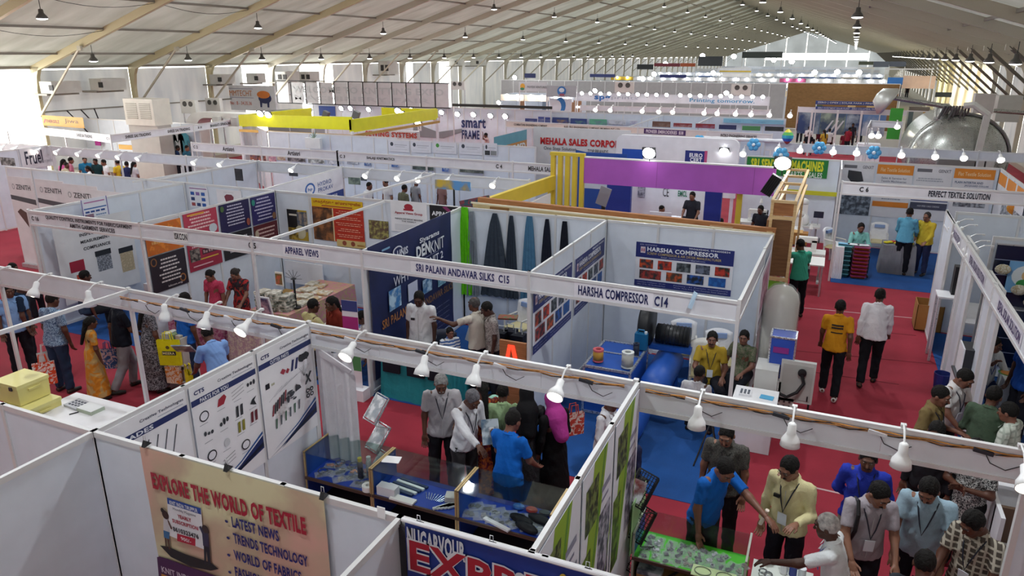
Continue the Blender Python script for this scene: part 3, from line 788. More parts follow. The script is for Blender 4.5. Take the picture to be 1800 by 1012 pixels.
def frame(zd, yh):     # rotation whose -Z axis = zd and +Y leans to yh
 z = -unit(zd); y = np.array(yh, float); y = y-z*y.dot(z); y = unit(y) if np.linalg.norm(y) > 1e-3 else unit(np.cross(z, V3(1, 0, 0))); x = np.cross(y, z)
 return np.stack([x, y, z], 1)
_part = {}
def head_mesh(res):
 if ('h', res) not in _part:
  P = [E_((0, -.012, .022), (.076, .094, .098)), E_((0, .028, -.035), (.06, .066, .088), k=.03), C_((-.02, .06, -.085), (.02, .06, -.085), .026, .026, k=.03),
    C_((0, .09, .012), (0, .112, -.026), .009, .015, k=.012), C_((-.034, .082, .03), (.034, .082, .03), .013, .013, k=.015), C_((-.018, .09, -.062), (.018, .09, -.062), .0085, .0085, k=.008),
    C_((-.045, .055, -.02), (-.035, .07, -.035), .02, .02, k=.02), C_((.045, .055, -.02), (.035, .07, -.035), .02, .02, k=.02),
    E_((-.08, -.008, -.012), (.011, .02, .032), k=.006), E_((.08, -.008, -.012), (.011, .02, .032), k=.006),
    C_((0, -.02, -.06), (0, -.03, -.14), .052, .054, k=.03)]
  _part['h', res] = sdf_mesh(P, res, .02)
 return _part['h', res]
def hair_mesh(kind, res):
 key = ('hair', kind, res)
 if key not in _part:
  P = [E_((0, -.018, .032), (.083, .101, .102))]
  if kind == 'long': P += [C_((0, -.1, .0), (0, -.13, -.42), .05, .028, k=.05)]
  elif kind == 'bun': P += [E_((0, -.125, -.01), (.045, .04, .045), k=.02)]
  elif kind == 'scarf': P = [E_((0, -.015, .03), (.094, .11, .112)), C_((0, -.03, -.06), (0, -.04, -.2), .085, .14, k=.05), C_((0, -.04, -.18), (0, -.1, -.45), .13, .1, k=.05)]
  if kind == 'crop': P = [E_((0, -.014, .027), (.079, .097, .1))]
  P += [E_((0, .115, -.035 if kind != 'thin' else .0), (.09 if kind != 'scarf' else .066, .1 if kind != 'scarf' else .09, .118 if kind != 'thin' else .14), sub=True)]
  if kind not in ('long', 'scarf'): P += [E_((0, 0.02, -.16), (.2, .12, .125), sub=True)]
  if kind == 'bald': P += [E_((0, .03, .13), (.06, .1, .06), sub=True)]
  _part[key] = sdf_mesh(P, res, .015, .003 if kind != 'scarf' else 0)
 return _part[key]
def hand_mesh(curl, res):
 key = ('hand', curl, res)
 if key not in _part:
  P = [E_((0, 0, -.048), (.04, .017, .05)), C_((0, 0, .02), (0, 0, -.02), .026, .027, .8, k=.02)]
  for x, L, a in ((-.029, .062, -.1), (-.0095, .075, -.03), (.01, .08, .03), (.029, .07, .1)):
   b = V3(x, 0, -.088); c1 = b+V3(a*.03, .012+curl*.018, -1)*V3(1, 1, L*.55);
   c1 = b+V3(a*.03, .008+curl*.02, -L*(.55-.12*curl)); c2 = c1+V3(a*.02, .012+curl*.028, -L*(.5-.32*curl))
   P += [C_(b, c1, .0098, .0088, k=.005), C_(c1, c2, .0088, .0074, k=.004)]
  P += [C_((.026, .004, -.03), (.05, .016, -.062), .0135, .0105, k=.01), C_((.05, .016, -.062), (.05, .028, -.09), .0105, .0085, k=.004)]
  _part[key] = sdf_mesh(P, res, .01)
 return _part[key]
ARM = {'down': ((.16, .0, -1), (.03, .2, -1)), 'bent': ((.2, .05, -1), (-.2, 1, .05)), 'fold': ((.22, .15, -1), (-.9, .6, .12)), 'reach': ((.15, .9, -.55), (0, 1, -.35)),
  'side': ((.9, .25, -.35), (.8, .35, .25)), 'hip': ((.5, -.25, -1), (-.35, .55, -.5)), 'back': ((.25, -.3, -1), (-.75, -.35, -.6)), 'chin': ((.1, .5, -.85), (-.25, .55, .9)),
  'table': ((.2, .45, -.85), (-.2, .95, -.25)), 'low': ((.16, .35, -1), (-.12, .75, -.65)), 'up': ((.6, .4, .15), (-.5, .1, .9)), 'swing': ((.15, -.3, -1), (.05, -.1, -1)), 'swingf': ((.15, .25, -1), (.03, .45, -1)), 'point': ((.5, .7, -.35), (.45, .8, .35))}
SKINS = ['6a4231', '7c5140', '5c3828', '8b5f4a', '4c2d20']
NEARK = 0.016
def person(label, px, py, face, top='cloth', shirt='dddddd', shirt2=None, pants='22242c', arms=('down', 'down'), legs='stand', lean=4, head=(15, 0), h=1.68, hair='short', hairc='14110f',
   skin=0, sleeves='short', near=True, extra=(), group=None, sx=1.0, scale_print=60, headz=None, pantsk='cloth', pants2=None, loc=None, hem=None, shoes='1c1a18', girth=1.0):
 s = h/1.70
 res = NEARK if near else .032
 hipz = .93
 if legs == 'sit': hipz = .52
 g = girth
 Rl = np.array(Matrix.Rotation(-radians(lean), 3, 'X'))
 hip0 = V3(0, 0, hipz)
 def up(x, y, z): return hip0+Rl@V3(x, y, z-.93)
 pel = hip0; wst = up(0, .0, 1.07); chest = up(0, .0, 1.27); nk = up(0, -.01, 1.45); nk2 = up(0, .005, 1.52)
 hp, hy = radians(head[0]), radians(head[1])
 Rh = np.array(Matrix.Rotation(-hy, 3, 'Z')@Matrix.Rotation(-hp, 3, 'X'))
 hc = up(0, .0, 1.50)+Rh@V3(0, .02, .105)
 body = []; shl = []; trs = []
 joints = {}
 wide = 1.0 if sx == 1.0 else sx
 for sd, ar in ((-1, arms[0]), (1, arms[1])):
  U, F = ARM[ar] if isinstance(ar, str) else ar
  sh = up(.175*sd*wide, -.01, 1.405)
  u = unit(V3(U[0]*sd, U[1], U[2])); f = unit(V3(F[0]*sd, F[1], F[2]))
  el = sh+u*.285; wr_ = el+f*.245
  joints[sd] = (sh, el, wr_, u, f)
  body += [C_(sh, el, .05, .04), C_(el, wr_, .041, .027)]
  if sleeves == 'long': shl += [C_(sh, el, .059*g**.5, .05), C_(el, wr_-f*.01, .054, .04, cut=True)]
  elif sleeves == 'short': shl += [C_(sh, sh+u*.21, .059*g**.5, .06, cut=True)]
  elif sleeves == 'none': shl += []
 feet = []
 if isinstance(legs, str):
  lg = {'stand': (((.04, .02, -1), (.02, -.02, -1)), ((.05, .0, -1), (.03, -.02, -1))),
    'walk': (((.02, .38, -1), (.0, -.12, -1)), ((.02, -.18, -1), (.0, -.55, -1))),
    'walk2': (((.02, -.18, -1), (.0, -.55, -1)), ((.02, .38, -1), (.0, -.12, -1))),
    'sit': (((.18, 1, -.06), (.02, .05, -1)), ((.18, 1, -.06), (.02, .05, -1))),
    'wide': (((.16, .0, -1), (.1, -.02, -1)), ((.16, .05, -1), (.1, -.05, -1)))}[legs]
 for sd, (t_, c_) in ((-1, lg[0]), (1, lg[1])):
  hj = hip0+V3(.09*sd, 0, -.02)
  a = unit(V3(t_[0]*sd, t_[1], t_[2])); b = unit(V3(c_[0]*sd, c_[1], c_[2]))
  kn = hj+a*.43; an = kn+b*.41
  body += [C_(hj, kn, .078, .052), C_(kn, an, .05, .034)]
  trs += [C_(hj, kn, .1*g, .076), C_(kn, an-b*.01, .075, .066, cut=True)]
  fd = V3(.12*sd, 1, -.12 if an[2] > .12 else 0)
  fd = unit(fd)
  heel = an+V3(0, -.03, -.03)
  feet.append((heel, fd)); body += [C_(heel, heel+fd*.16, .03, .026)]
 low = min(f_[0][2] for f_ in feet)-.032
 body += [C_(pel, wst, .125*g, .115*g, .72), C_(wst, chest, .115*g, .13, .72), C_(chest, up(0, -.01, 1.36), .135, .11, .68), C_(up(-.13, -.01, 1.4), up(.13, -.01, 1.4), .055, .055), C_(nk, nk2, .055, .05)]
 ktop = .03
 if top in ('cloth', 'tee'):
  hz = .86 if hem is None else hem
  shl += [C_(up(0, 0, 1.13), up(0, 0, hz), .148*g, .163*g, .78, cut=True), C_(up(-.035, 0, 1.08), up(-.062, 0, hz), .125*g, .138*g, .85, cut=True), C_(up(.035, 0, 1.08), up(.062, 0, hz), .125*g, .138*g, .85, cut=True), C_(up(0, .008 if g > 1 else 0, 1.1), up(0, 0, 1.3), .146*g, .15, .74), C_(up(0, -.005, 1.28), up(0, -.01, 1.35), .148, .12, .7), C_(up(-.15*wide, -.01, 1.385), up(0, -.012, 1.43), .058, .06), C_(up(.15*wide, -.01, 1.385), up(0, -.012, 1.43), .058, .06), C_(up(0, -.012, 1.4), up(0, -.022, 1.452), .085, .066, .85)]
 if top == 'dress':
  shl += [C_(up(0, 0, 1.1), up(0, 0, 1.35), .125, .14, .74), C_(up(-.13, -.01, 1.39), up(.13, -.01, 1.39), .062, .062), C_(up(0, 0, 1.12), hip0+V3(0, 0, -.05), .13, .17, .8), C_(hip0+V3(0, 0, .05), V3(0, 0, .1) if legs != 'sit' else hip0+V3(0, .3, -.25), .16, .25, .85, cut=True)]
  trs = []
 if legs == 'sit' and top == 'dress': trs = [C_(hip0+V3(.09*sd, 0, 0), hip0+V3(.15*sd, .43, -.04), .11, .09) for sd in (-1, 1)]+[C_(hip0+V3(0, .43, -.04), V3(0, .45, .1), .17, .2, .6, cut=True)]
 if top != 'dress': trs += [C_(pel+V3(0, 0, .0), up(0, 0, .99), .138*g, .136*g, .76)]
 # ---- assemble in local space, drop to the floor, turn, place under the head pixel
 topv = hc+Rh@V3(0, -.01, .125)
 zt = (topv[2]-low)*s
 a = radians(face)
 Rw = np.array(((cos(a), sin(a), 0), (-sin(a), cos(a), 0), (0, 0, 1)))*s
 if loc is None:
  x, y = W(px, py, zt if headz is None else headz)
  off = Rw@topv; bx, by = x-off[0], y-off[1]
 else: bx, by = loc
 bz = -low*s+.013+(0 if headz is None else headz-zt)
 t = thing('person', label, 'person', (bx, by, bz+low*s), group)
 def put(vf): v, f = xf(vf, Rw, V3(0, 0, -low*s)); return v, f
 hres = .0085 if near else .02
 hdr = .006 if near else .012
 hm = xf(head_mesh(hres), Rh, hc)
 parts = [sdf_mesh(body, res, .03), hm]
 for sd in (-1, 1):
  sh, el, wr_, u, f = joints[sd]
  Rf = frame(f, V3(0, 1, 0) if abs(f[1]) < .8 else V3(0, 0, -1) )
  hm2 = hand_mesh(.35, hdr)
  v = hm2[0]*V3(-sd, 1, 1); ff = hm2[1][:, ::-1] if sd > 0 else hm2[1]
  parts.append(xf((v, ff), Rf, wr_+f*.005))
 sk = M(SKINS[skin], .5)
 np_obj('body', put(join(parts)), sk, t)
 gk = {'tee': 'cloth', 'dress': 'cloth', 'cloth': 'cloth'}[top]
 sm = M(shirt, .85, 0, ('print' if shirt2 else gk) if shirt2 is None or len(shirt2) == 6 else shirt2.split(':')[1], 0, shirt2[:6] if shirt2 else None, scale_print)
 np_obj('dress' if top == 'dress' else 'shirt', put(sdf_mesh(shl, res, ktop, .006 if near else 0)), sm, t)
 if trs: np_obj('trousers', put(sdf_mesh(trs, res, .02, .005 if near else 0)), M(pants, .85, 0, 'print' if pants2 else 'cloth', 0, pants2), t)
 if hair: np_obj('headscarf' if hair == 'scarf' else 'hair', put(xf(hair_mesh(hair, hres), Rh, hc)), M(hairc, .75, 0, 'cloth' if hair == 'scarf' else 'hair', 0, None if hair == 'scarf' or hairc < '3' else '%02x%02x%02x' % tuple(int(int(hairc[i_:i_+2], 16)*.72) for i_ in (0, 2, 4))), t)
 def P3(p): return Vector(tuple(Rw@np.array(p)+V3(0, 0, -low*s)))+ORG[t.name]
 def H3(x, y, z): return P3(hc+Rh@V3(x, y, z))
 if top != 'dress' or legs != 'none':
  mb = MB()
  for heel, fd in feet:
   mb.tube([P3(heel+V3(0, 0, .0)-fd*.02), P3(heel+fd*.1+V3(0, 0, -.008)), P3(heel+fd*.2+V3(0, 0, -.014))], [.042*s, .043*s, .03*s], 8)
  mb.obj('shoes', M(shoes, .5), t, smooth=True)
 if near:
  e = MB()
  for sd in (-1, 1): e.ball(H3(.03*sd, .0815, .008), .0105*s, 8, 6)
  e.obj('eyes', M('b8b0a6', .5), t, smooth=True)
  e = MB()
  for sd in (-1, 1): e.ball(H3(.03*sd, .0885, .008), .0062*s, 8, 6)
  e.obj('irises', M('120c08', .3), t, smooth=True)
  e = MB()
  for sd in (-1, 1): e.tube([H3(.012*sd, .1, .03), H3(.03*sd, .098, .036), H3(.05*sd, .083, .03)], .0045*s, 5)
  e.obj('eyebrows', M('14110f', .8), t)
  if 'moustache' in extra: MB().tube([H3(-.03, .09, -.054), H3(-.012, .103, -.044), H3(.012, .103, -.044), H3(.03, .09, -.054)], [.005*s, .0085*s, .0085*s, .005*s], 6).obj('moustache', M(hairc, .8), t)
  if 'glasses' in extra:
   e = MB()
   for sd in (-1, 1): e.tube([H3(.032*sd+.02*cos(q*pi/4), .1, .008+.015*sin(q*pi/4)) for q in range(9)], .002, 4); e.tube([H3(.052*sd, .1, .012), H3(.078*sd, .0, .005)], .002, 4)
   e.obj('glasses', BLACK, t)
 if near and top in ('cloth',) :
  cm = sm
  q = MB()
  for sd in (-1, 1):
   q.add([P3(up(.012*sd, .085, 1.42)), P3(up(.07*sd, .06, 1.455)), P3(up(.075*sd, .085, 1.41)), P3(up(.04*sd, .115, 1.385))], [(0, 1, 2, 3) if sd < 0 else (3, 2, 1, 0)])
  q.tube([P3(up(.07*cos(w_*pi/6), -.012+.066*sin(w_*pi/6), 1.462-.016*sin(w_*pi/6))) for w_ in range(-7, 2+6)], .013*s, 6)
  q.obj('collar', cm, t)
 if 'badge' in extra or 'lanyard' in extra:
  lc = [x for x in extra if x.startswith('lan:')]
  bl = .148*g*.76+.026
  pth = [up(-.06, -.05, 1.47), up(-.085, .03, 1.44), up(-.06, .105, 1.36), up(-.03, bl, 1.25), up(0, bl+.008, 1.14), up(.03, bl, 1.25), up(.06, .105, 1.36), up(.085, .03, 1.44), up(.06, -.05, 1.47)]
  MB().tube([P3(p) for p in pth], .0065*s if near else .01, 5).obj('lanyard', M(lc[0][4:] if lc else '1c2030', .6), t)
  if 'badge' in extra:
   c = [P3(up(x, bl+.012, z)) for x, z in ((-.045, 1.0), (.045, 1.0), (.045, 1.13), (-.045, 1.13))]
   d = [P3(up(x, bl+.018, z)) for x, z in ((-.045, 1.0), (.045, 1.0), (.045, 1.13), (-.045, 1.13))]
   b_ = MB().add(c+d, [(0, 1, 2, 3), (7, 6, 5, 4), (0, 4, 5, 1), (1, 5, 6, 2), (2, 6, 7, 3), (3, 7, 4, 0)]).obj('badge', M('dfe6ee', .4), t)
 info = dict(t=t, P3=P3, up=up, joints=joints, s=s, hip=hip0, H3=H3)
 if 'placket' in extra:
  MB().tube([P3(up(0, .118*g**.5, 1.37)), P3(up(0, .15*g**.8*.76+.02, 1.2)), P3(up(0, .158*g*.76+.016, .9))], .004, 4).obj('button_placket', M('b8b8b8', .6), t)
 if 'phone' in extra:
  c = P3(up(.085, .118*g, 1.28)); MB().box(c, (.06*s, .02, .035*s), rz=-a).obj('shirt_pocket_item', BLACK, t)
 return info
# ---- foreground crowd
G1 = 'visitors in the foreground'
person('man in a royal blue T-shirt, back turned, at the glass counters', 905, 722, 10, shirt='1466c4', arms=('low', 'low'), head=(20, 5), hair='short', skin=1, h=1.66)
person('grey-haired man in a pale grey half-sleeved shirt with dark lanyard, walking by the glass counters', 775, 663, 150, shirt='b4b0b4', pants='1e1e24', arms=('bent', 'down'), head=(25, 0), hair='short', hairc='9a9896', skin=2, extra=('lanyard', 'moustache', 'placket'), h=1.68, girth=1.05)
person('grey-haired man in a white long-sleeved shirt holding a brochure, bending over the glass counters', 836, 692, 115, shirt='dedee2', pants='3c3a3c', arms=('bent', 'reach'), head=(35, 0), hair='short', hairc='77757a', skin=2, sleeves='long', extra=('lanyard',), lean=10, h=1.66)
person('woman in an orange and maroon dress with a mint bag behind the white-shirted man', 847, 668, 320, top='dress', shirt='6b1830', shirt2='c8642a', hair='long', skin=2, h=1.55, arms=('down', 'bent'), scale_print=14)
person('woman in a pale green top beside the woman in orange', 884, 676, 340, shirt='9db88a', pants='1a1c2a', hair='short', h=1.52, skin=2)
person('woman in a sequinned black burqa before the glass counters', 925, 678, 330, top='dress', shirt='0c0b0d', shirt2='2a282c', hair='scarf', hairc='0e0d10', sleeves='long', h=1.62, scale_print=90)
person('woman in a magenta headscarf over a black dress, carrying a plastic bag', 968, 690, 300, top='dress', shirt='0e0d0f', hair='scarf', hairc='b03a8c', sleeves='long', skin=2, h=1.55, arms=('down', 'bent'))
person('man in a dark patterned half-sleeved shirt standing on the red carpet near the green counter', 1277, 752, 185, shirt='35332f', shirt2='57544d', pants='202024', arms=('down', 'down'), head=(25, 0), skin=3, hair='crop', extra=('moustache',), h=1.68, girth=1.08, scale_print=80)
person('man in a blue T-shirt leaning over the green counter with one arm stretched right', 1283, 816, 128, shirt='1a64bc', pants='26262c', arms=('reach', 'down'), head=(35, 10), lean=16, skin=1, h=1.7, extra=())
person('man in a cream long-sleeved shirt with glasses and a badge, holding papers', 1384, 808, 200, shirt='d6cd9e', pants='1c1c24', arms=('bent', 'down'), head=(25, 15), sleeves='long', skin=3, extra=('badge', 'lanyard', 'moustache', 'glasses', 'phone', 'placket'), h=1.7)
person('man in a royal blue shirt with a white badge, hands behind his back', 1529, 790, 185, shirt='2a3aa8', pants='8f8a80', arms=('back', 'back'), head=(10, 0), skin=2, extra=('badge', 'lanyard', 'moustache'), h=1.68, sleeves='long')
i11 = person('man in a pinkish grey shirt with a black shoulder strap and blue badge', 1556, 858, 165, shirt='a9a1a8', pants='22222a', arms=('low', 'low'), head=(30, -20), lean=8, skin=3, extra=('badge', 'lanyard', 'moustache', 'placket'), h=1.7, girth=1.05)
MB().tube([i11['P3'](i11['up'](x, y, z)) for x, y, z in ((.12, -.08, 1.42), (.13, .03, 1.475), (.135, .11, 1.38), (.14, .13, 1.2), (.16, .1, 1.05), (.15, -.1, .95))], .018, 6).obj('shoulder_strap', BLACK, i11['t'])
person('man in a light blue polo shirt looking down, beside the man with the shoulder strap', 1632, 850, 190, shirt='9fb9c8', pants='1c1e26', arms=('low', 'low'), head=(35, 10), lean=8, skin=3, hair='short', extra=('lanyard', 'moustache'), h=1.74, girth=1.08)
person('white-haired man in a white shirt stretching an arm towards the green counter', 1452, 905, 280, shirt='dfe2e4', pants='d8d8d8', arms=('reach', 'down'), head=(15, 0), lean=12, skin=4, hair='short', hairc='cfccc8', extra=('lanyard', 'lan:7a7ab0'), h=1.62)
person('dark-haired man seen from above at the bottom edge, below the light blue polo', 1630, 968, 10, shirt='30343c', pants='22222a', head=(25, 0), skin=2, h=1.62)
person('man in a dark brown and white plaid shirt at the lower right', 1703, 905, 215, shirt='4a4138', shirt2='b0a898:plaid', pants='24242c', arms=('low', 'low'), head=(35, 20), lean=8, skin=2, extra=('badge',), h=1.68, girth=1.1, scale_print=55)
person('woman in a black and white speckled kurta with folded arms, behind the near fascia', 1716, 775, 215, top='cloth', shirt='1a1a1c', shirt2='c8c8c4', pants='1c1c1e', hem=.55, arms=('fold', 'fold'), sleeves='short', skin=2, hair='long', h=1.62, scale_print=55)
person('man in black behind the near fascia, left of the speckled kurta', 1648, 745, 200, shirt='1d1a1e', pants='1a181c', sleeves='long', skin=2, h=1.66)
person('man in a khaki brown shirt at the solar stall corner, looking right', 1660, 682, 120, shirt='7d6b45', pants='2a2a2e', arms=('bent', 'bent'), head=(15, 0), skin=1, extra=('lanyard', 'moustache'), h=1.68, girth=1.1)
person('man in a white shirt with a badge looking down right, behind the khaki shirt', 1706, 655, 130, shirt='dcd8d8', pants='2a2a30', arms=('low', 'low'), head=(30, 0), lean=8, skin=1, extra=('badge', 'lanyard', 'moustache'), h=1.68)
person('man in a dark green shirt with his back turned at the solar stall', 1752, 680, 30, shirt='4b5c4a', pants='24262c', arms=('bent', 'bent'), head=(15, 0), skin=2, sleeves='long', h=1.68, girth=1.05)
person('man in a pale checked shirt facing left at the right edge', 1772, 708, 300, shirt='c9cfc4', shirt2='a8b0a4:plaid', pants='24262c', arms=('bent', 'bent'), head=(15, 0), skin=1, extra=('moustache',), h=1.62, girth=1.1, scale_print=45)
person('woman in a white coat resting her chin on her hand, seated in the solar stall', 1752, 594, 150, shirt='d5dae0', pants='2a3a66', legs='sit', arms=('table', 'chin'), head=(10, -25), sleeves='long', skin=1, hair='long', extra=('lanyard', 'lan:243a8c'))
person('person in blue at the right edge inside the solar stall', 1806, 585, 250, shirt='1c4a9c', pants='22222a', skin=2)
# ---- aisle on the right
io = person('man in a mustard orange T-shirt walking away on the red carpet', 1479, 528, 2, shirt='c98a1c', pants='14141a', arms=('swingf', 'swing'), legs='walk', head=(0, 0), skin=2, shoes='d8d4d0', h=1.66)
for z_, h_ in ((1.3, .03), (1.255, .03), (1.18, .02)): MB().add([io['P3'](io['up'](x, -.128+(.02 if abs(x) > .05 else 0), z)) for x, z in ((-.09, z_), (0, z_), (.09, z_), (.09, z_+h_), (0, z_+h_), (-.09, z_+h_))], [(0, 1, 4, 5), (1, 2, 3, 4)]).obj('back_print', M('2c2418', .8), io['t'])
person('man in a white long-sleeved shirt walking away beside the orange T-shirt', 1549, 508, 3, shirt='dcdadf', pants='14141a', arms=('swing', 'swingf'), legs='walk2', head=(0, 8), skin=2, sleeves='long', h=1.7, girth=1.12, extra=())
person('man in a teal green polo shirt reaching left at the wooden frame', 1406, 421, 330, shirt='3fa88c', pants='0f0f16', arms=('reach', 'low'), head=(20, -10), skin=2, h=1.68, girth=1.05)
person('man in a light blue shirt and black trousers, back turned, in the textile solution stall', 1601, 366, 15, shirt='62a6c4', pants='16161e', arms=('low', 'low'), sleeves='long', skin=2, h=1.7, girth=1.1)
person('man in a yellow shirt and glasses talking in the textile solution stall', 1630, 374, 215, shirt='d0b83c', pants='2a3050', arms=('low', 'hip'), skin=3, hair='thin', hairc='3c3836', extra=('moustache', 'glasses'), sleeves='long', h=1.62, girth=1.15)
person('young man in a pale teal shirt seated behind the box stacks', 1515, 393, 170, shirt='86c4be', pants='33363c', legs='sit', arms=('table', 'table'), skin=1, sleeves='long')
# ---- compressor stall
person('man in a mustard yellow shirt seated in the compressor stall', 1253, 584, 170, shirt='b89a34', pants='24242c', legs='sit', arms=('table', 'table'), skin=1, head=(5, 5), extra=('badge', 'lanyard', 'moustache'), h=1.68, girth=1.05)
sw = person('woman in a grey and green saree seated in the compressor stall', 1309, 582, 200, top='dress', shirt='6f6a58', shirt2='4a5a3c', legs='sit', arms=('table', 'table'), skin=1, hair='bun', head=(5, -15), h=1.6, scale_print=30)
person('man in a white shirt with his back turned, seated low in the compressor stall', 1233, 644, 5, shirt='dfe0e4', pants='24262e', legs='sit', skin=2, head=(20, 20), h=1.55)
person('person sitting with a white cloth over the shoulders beside the blue tank', 1078, 695, 100, shirt='dedfe4', pants='2a3050', legs='sit', skin=2, sleeves='long', h=1.6)
# ---- silk stall
person('broad man in a white half-sleeved shirt standing before the navy banner', 735, 515, 170, shirt='dcdcde', pants='2c5a8c', arms=('down', 'down'), head=(22, -5), skin=4, extra=('phone', 'placket'), h=1.74, girth=1.28)
person('grey-haired man in a cream shirt pointing with his arm raised', 833, 523, 285, shirt='cfc8ba', pants='22222a', arms=('point', 'down'), head=(5, 0), skin=2, hair='bald', hairc='5c5a58', h=1.66)
person('man in a grey leaf-patterned shirt beside the pointing man', 851, 533, 230, shirt='b2aaa4', shirt2='6c6460', pants='2a2a30', arms=('down', 'down'), head=(25, 0), skin=4, h=1.62, scale_print=45)
person('boy in a blue and white striped T-shirt', 791, 577, 130, shirt='dfe4ea', shirt2='3c64a4:stripe', pants='2a2c38', skin=1, h=1.22, scale_print=120, head=(5, 0))
# ---- book and magazine stalls
person('man in a pale yellow shirt with his back turned at the pink table', 552, 526, 20, shirt='cfc890', pants='26262c', legs='sit', arms=('table', 'table'), skin=2, h=1.75)
person('smiling woman in rust brown beside the pale yellow shirt', 579, 523, 200, shirt='7a2c20', pants='3a1c1c', legs='sit', skin=2, hair='long', h=1.75, sleeves='long')
person('person in white partly hidden behind the stall post, seated', 633, 548, 230, shirt='e2e2e2', pants='d8d8d8', legs='sit', skin=2, h=1.6)
person('woman in a pink saree looking down in the book stall', 365, 477, 175, top='dress', shirt='c23c5c', shirt2='a82c4c', skin=1, hair='bun', head=(25, 0), h=1.52, scale_print=60)
person('woman in a black and red dress looking down in the book stall', 409, 475, 170, top='dress', shirt='241820', shirt2='a82424', skin=1, hair='bun', hairc='3a3230', head=(30, 5), arms=('low', 'low'), h=1.52, scale_print=8)
person('man in a dark blue polo shirt with his back turned at the book stall', 326, 515, 10, shirt='1c5cb4', pants='26304c', skin=2, h=1.66)
person('man in a light blue short-sleeved shirt bending with carrier bags', 360, 574, 290, shirt='84a8e0', pants='20222c', arms=('low', 'low'), lean=22, head=(30, 0), skin=2, h=1.68)
# ---- left aisle
person('man in a light blue shirt at the left edge, facing right', 13, 500, 110, shirt='84a8d8', pants='1a1a22', arms=('down', 'down'), skin=2, head=(10, 0), h=1.68, girth=1.1)
person('man in dark clothes behind the light blue shirt at the left edge', 40, 492, 40, shirt='1c2a40', pants='1c1c24', skin=2, h=1.68)
person('man in a blue leaf-patterned shirt and jeans with shopping bags, back turned', 92, 515, 355, shirt='93abc4', shirt2='3c5478', pants='2c3c58', arms=('down', 'down'), skin=2, h=1.7, girth=1.1, scale_print=45, sleeves='short')
person('girl in an orange blouse and long gold skirt with flowers in her hair', 161, 557, 20, top='dress', shirt='c8801c', shirt2='b89a60', skin=2, hair='long', h=1.4, scale_print=5)
person('man in a navy polo shirt and grey trousers standing behind the white post', 212, 518, 20, shirt='12141f', pants='8c8a90', arms=('swing', 'low'), legs='walk', skin=2, h=1.68, girth=1.1)
person('woman in a long silver grey gown right of the white post', 262, 525, 15, top='dress', shirt='28262c', shirt2='86848a', skin=2, hair='long', h=1.6, scale_print=40)
person('person with dark hair seated in the instrument stall', 150, 476, 20, shirt='2c3c54', pants='24262c', legs='sit', skin=2, h=1.7)
person('person in dark clothes further inside at left, near the grey posters', 23, 463, 60, shirt='20222c', pants='1c1c24', skin=2, legs='sit', h=1.6, near=False)
# ---- farther people
F = dict(near=False)
person('man in white with dark hair, left of the visitors near the pump stall', 650, 321, 90, shirt='dfdfe2', legs='sit', h=1.75, **F)
person('bald man in white beside the visitors near the pump stall', 676, 315, 200, shirt='dedee0', hair='bald', legs='sit', skin=3, h=1.8, **F)
person('person in a dark leaf print seen from behind near the pump stall', 712, 325, 20, shirt='3c4434', shirt2='6c6c54', legs='sit', h=1.75, **F)
person('man in grey stripes seen from behind near the pump stall', 732, 317, 10, shirt='8c8e94', h=1.45, pants='30323a', legs='stand', **F)
person('man in a dusty brown shirt behind the tie rail', 773, 319, 200, shirt='8a6c68', pants='30303a', h=1.5, skin=2, **F)
person('man in pale blue seen from behind at the left visitors', 399, 302, 20, shirt='a8bcd4', shirt2='1c1c28', h=1.6, scale_print=4, **F)
person('visitor in teal near the black screen', 424, 304, 40, shirt='5c9494', h=1.6, **F)
person('visitor in rose near the black screen', 438, 303, 300, shirt='b08484', h=1.6, **F)
person('young man in a black T-shirt standing in the certification stand', 1217, 338, 190, shirt='2c2e36', pants='1c1c22', h=1.7, skin=3, arms=('low', 'low'), **F)
person('man seated in front of the black T-shirt in the certification stand', 1215, 366, 20, shirt='202430', h=1.6, legs='sit', **F)
person('man in a white shirt seated at the white table of the certification stand', 1165, 362, 100, shirt='e4e6ea', h=1.5, legs='sit', skin=3, **F)
person('person seated low at the front of the certification stand', 1076, 355, 140, shirt='2c3040', h=1.65, legs='sit', **F)
person('person with dark hair behind the wooden rail', 1268, 384, 0, shirt='30323c', h=1.5, legs='sit', **F)
person('man in black at the right end of the purple stand', 1337, 362, 200, shirt='22242c', h=1.7, legs='sit', skin=2, **F)
person('person with dark hair at the yellow slats', 1057, 338, 150, shirt='34363e', h=1.6, legs='sit', **F)
person('man raising his arm before the navy wall lettering', 853, 234, 250, shirt='d8b0a8', h=1.65, arms=('up', 'down'), **F)
person('person with dark hair near the brown shelves', 1191, 245, 200, shirt='3c3c44', h=1.62, **F)
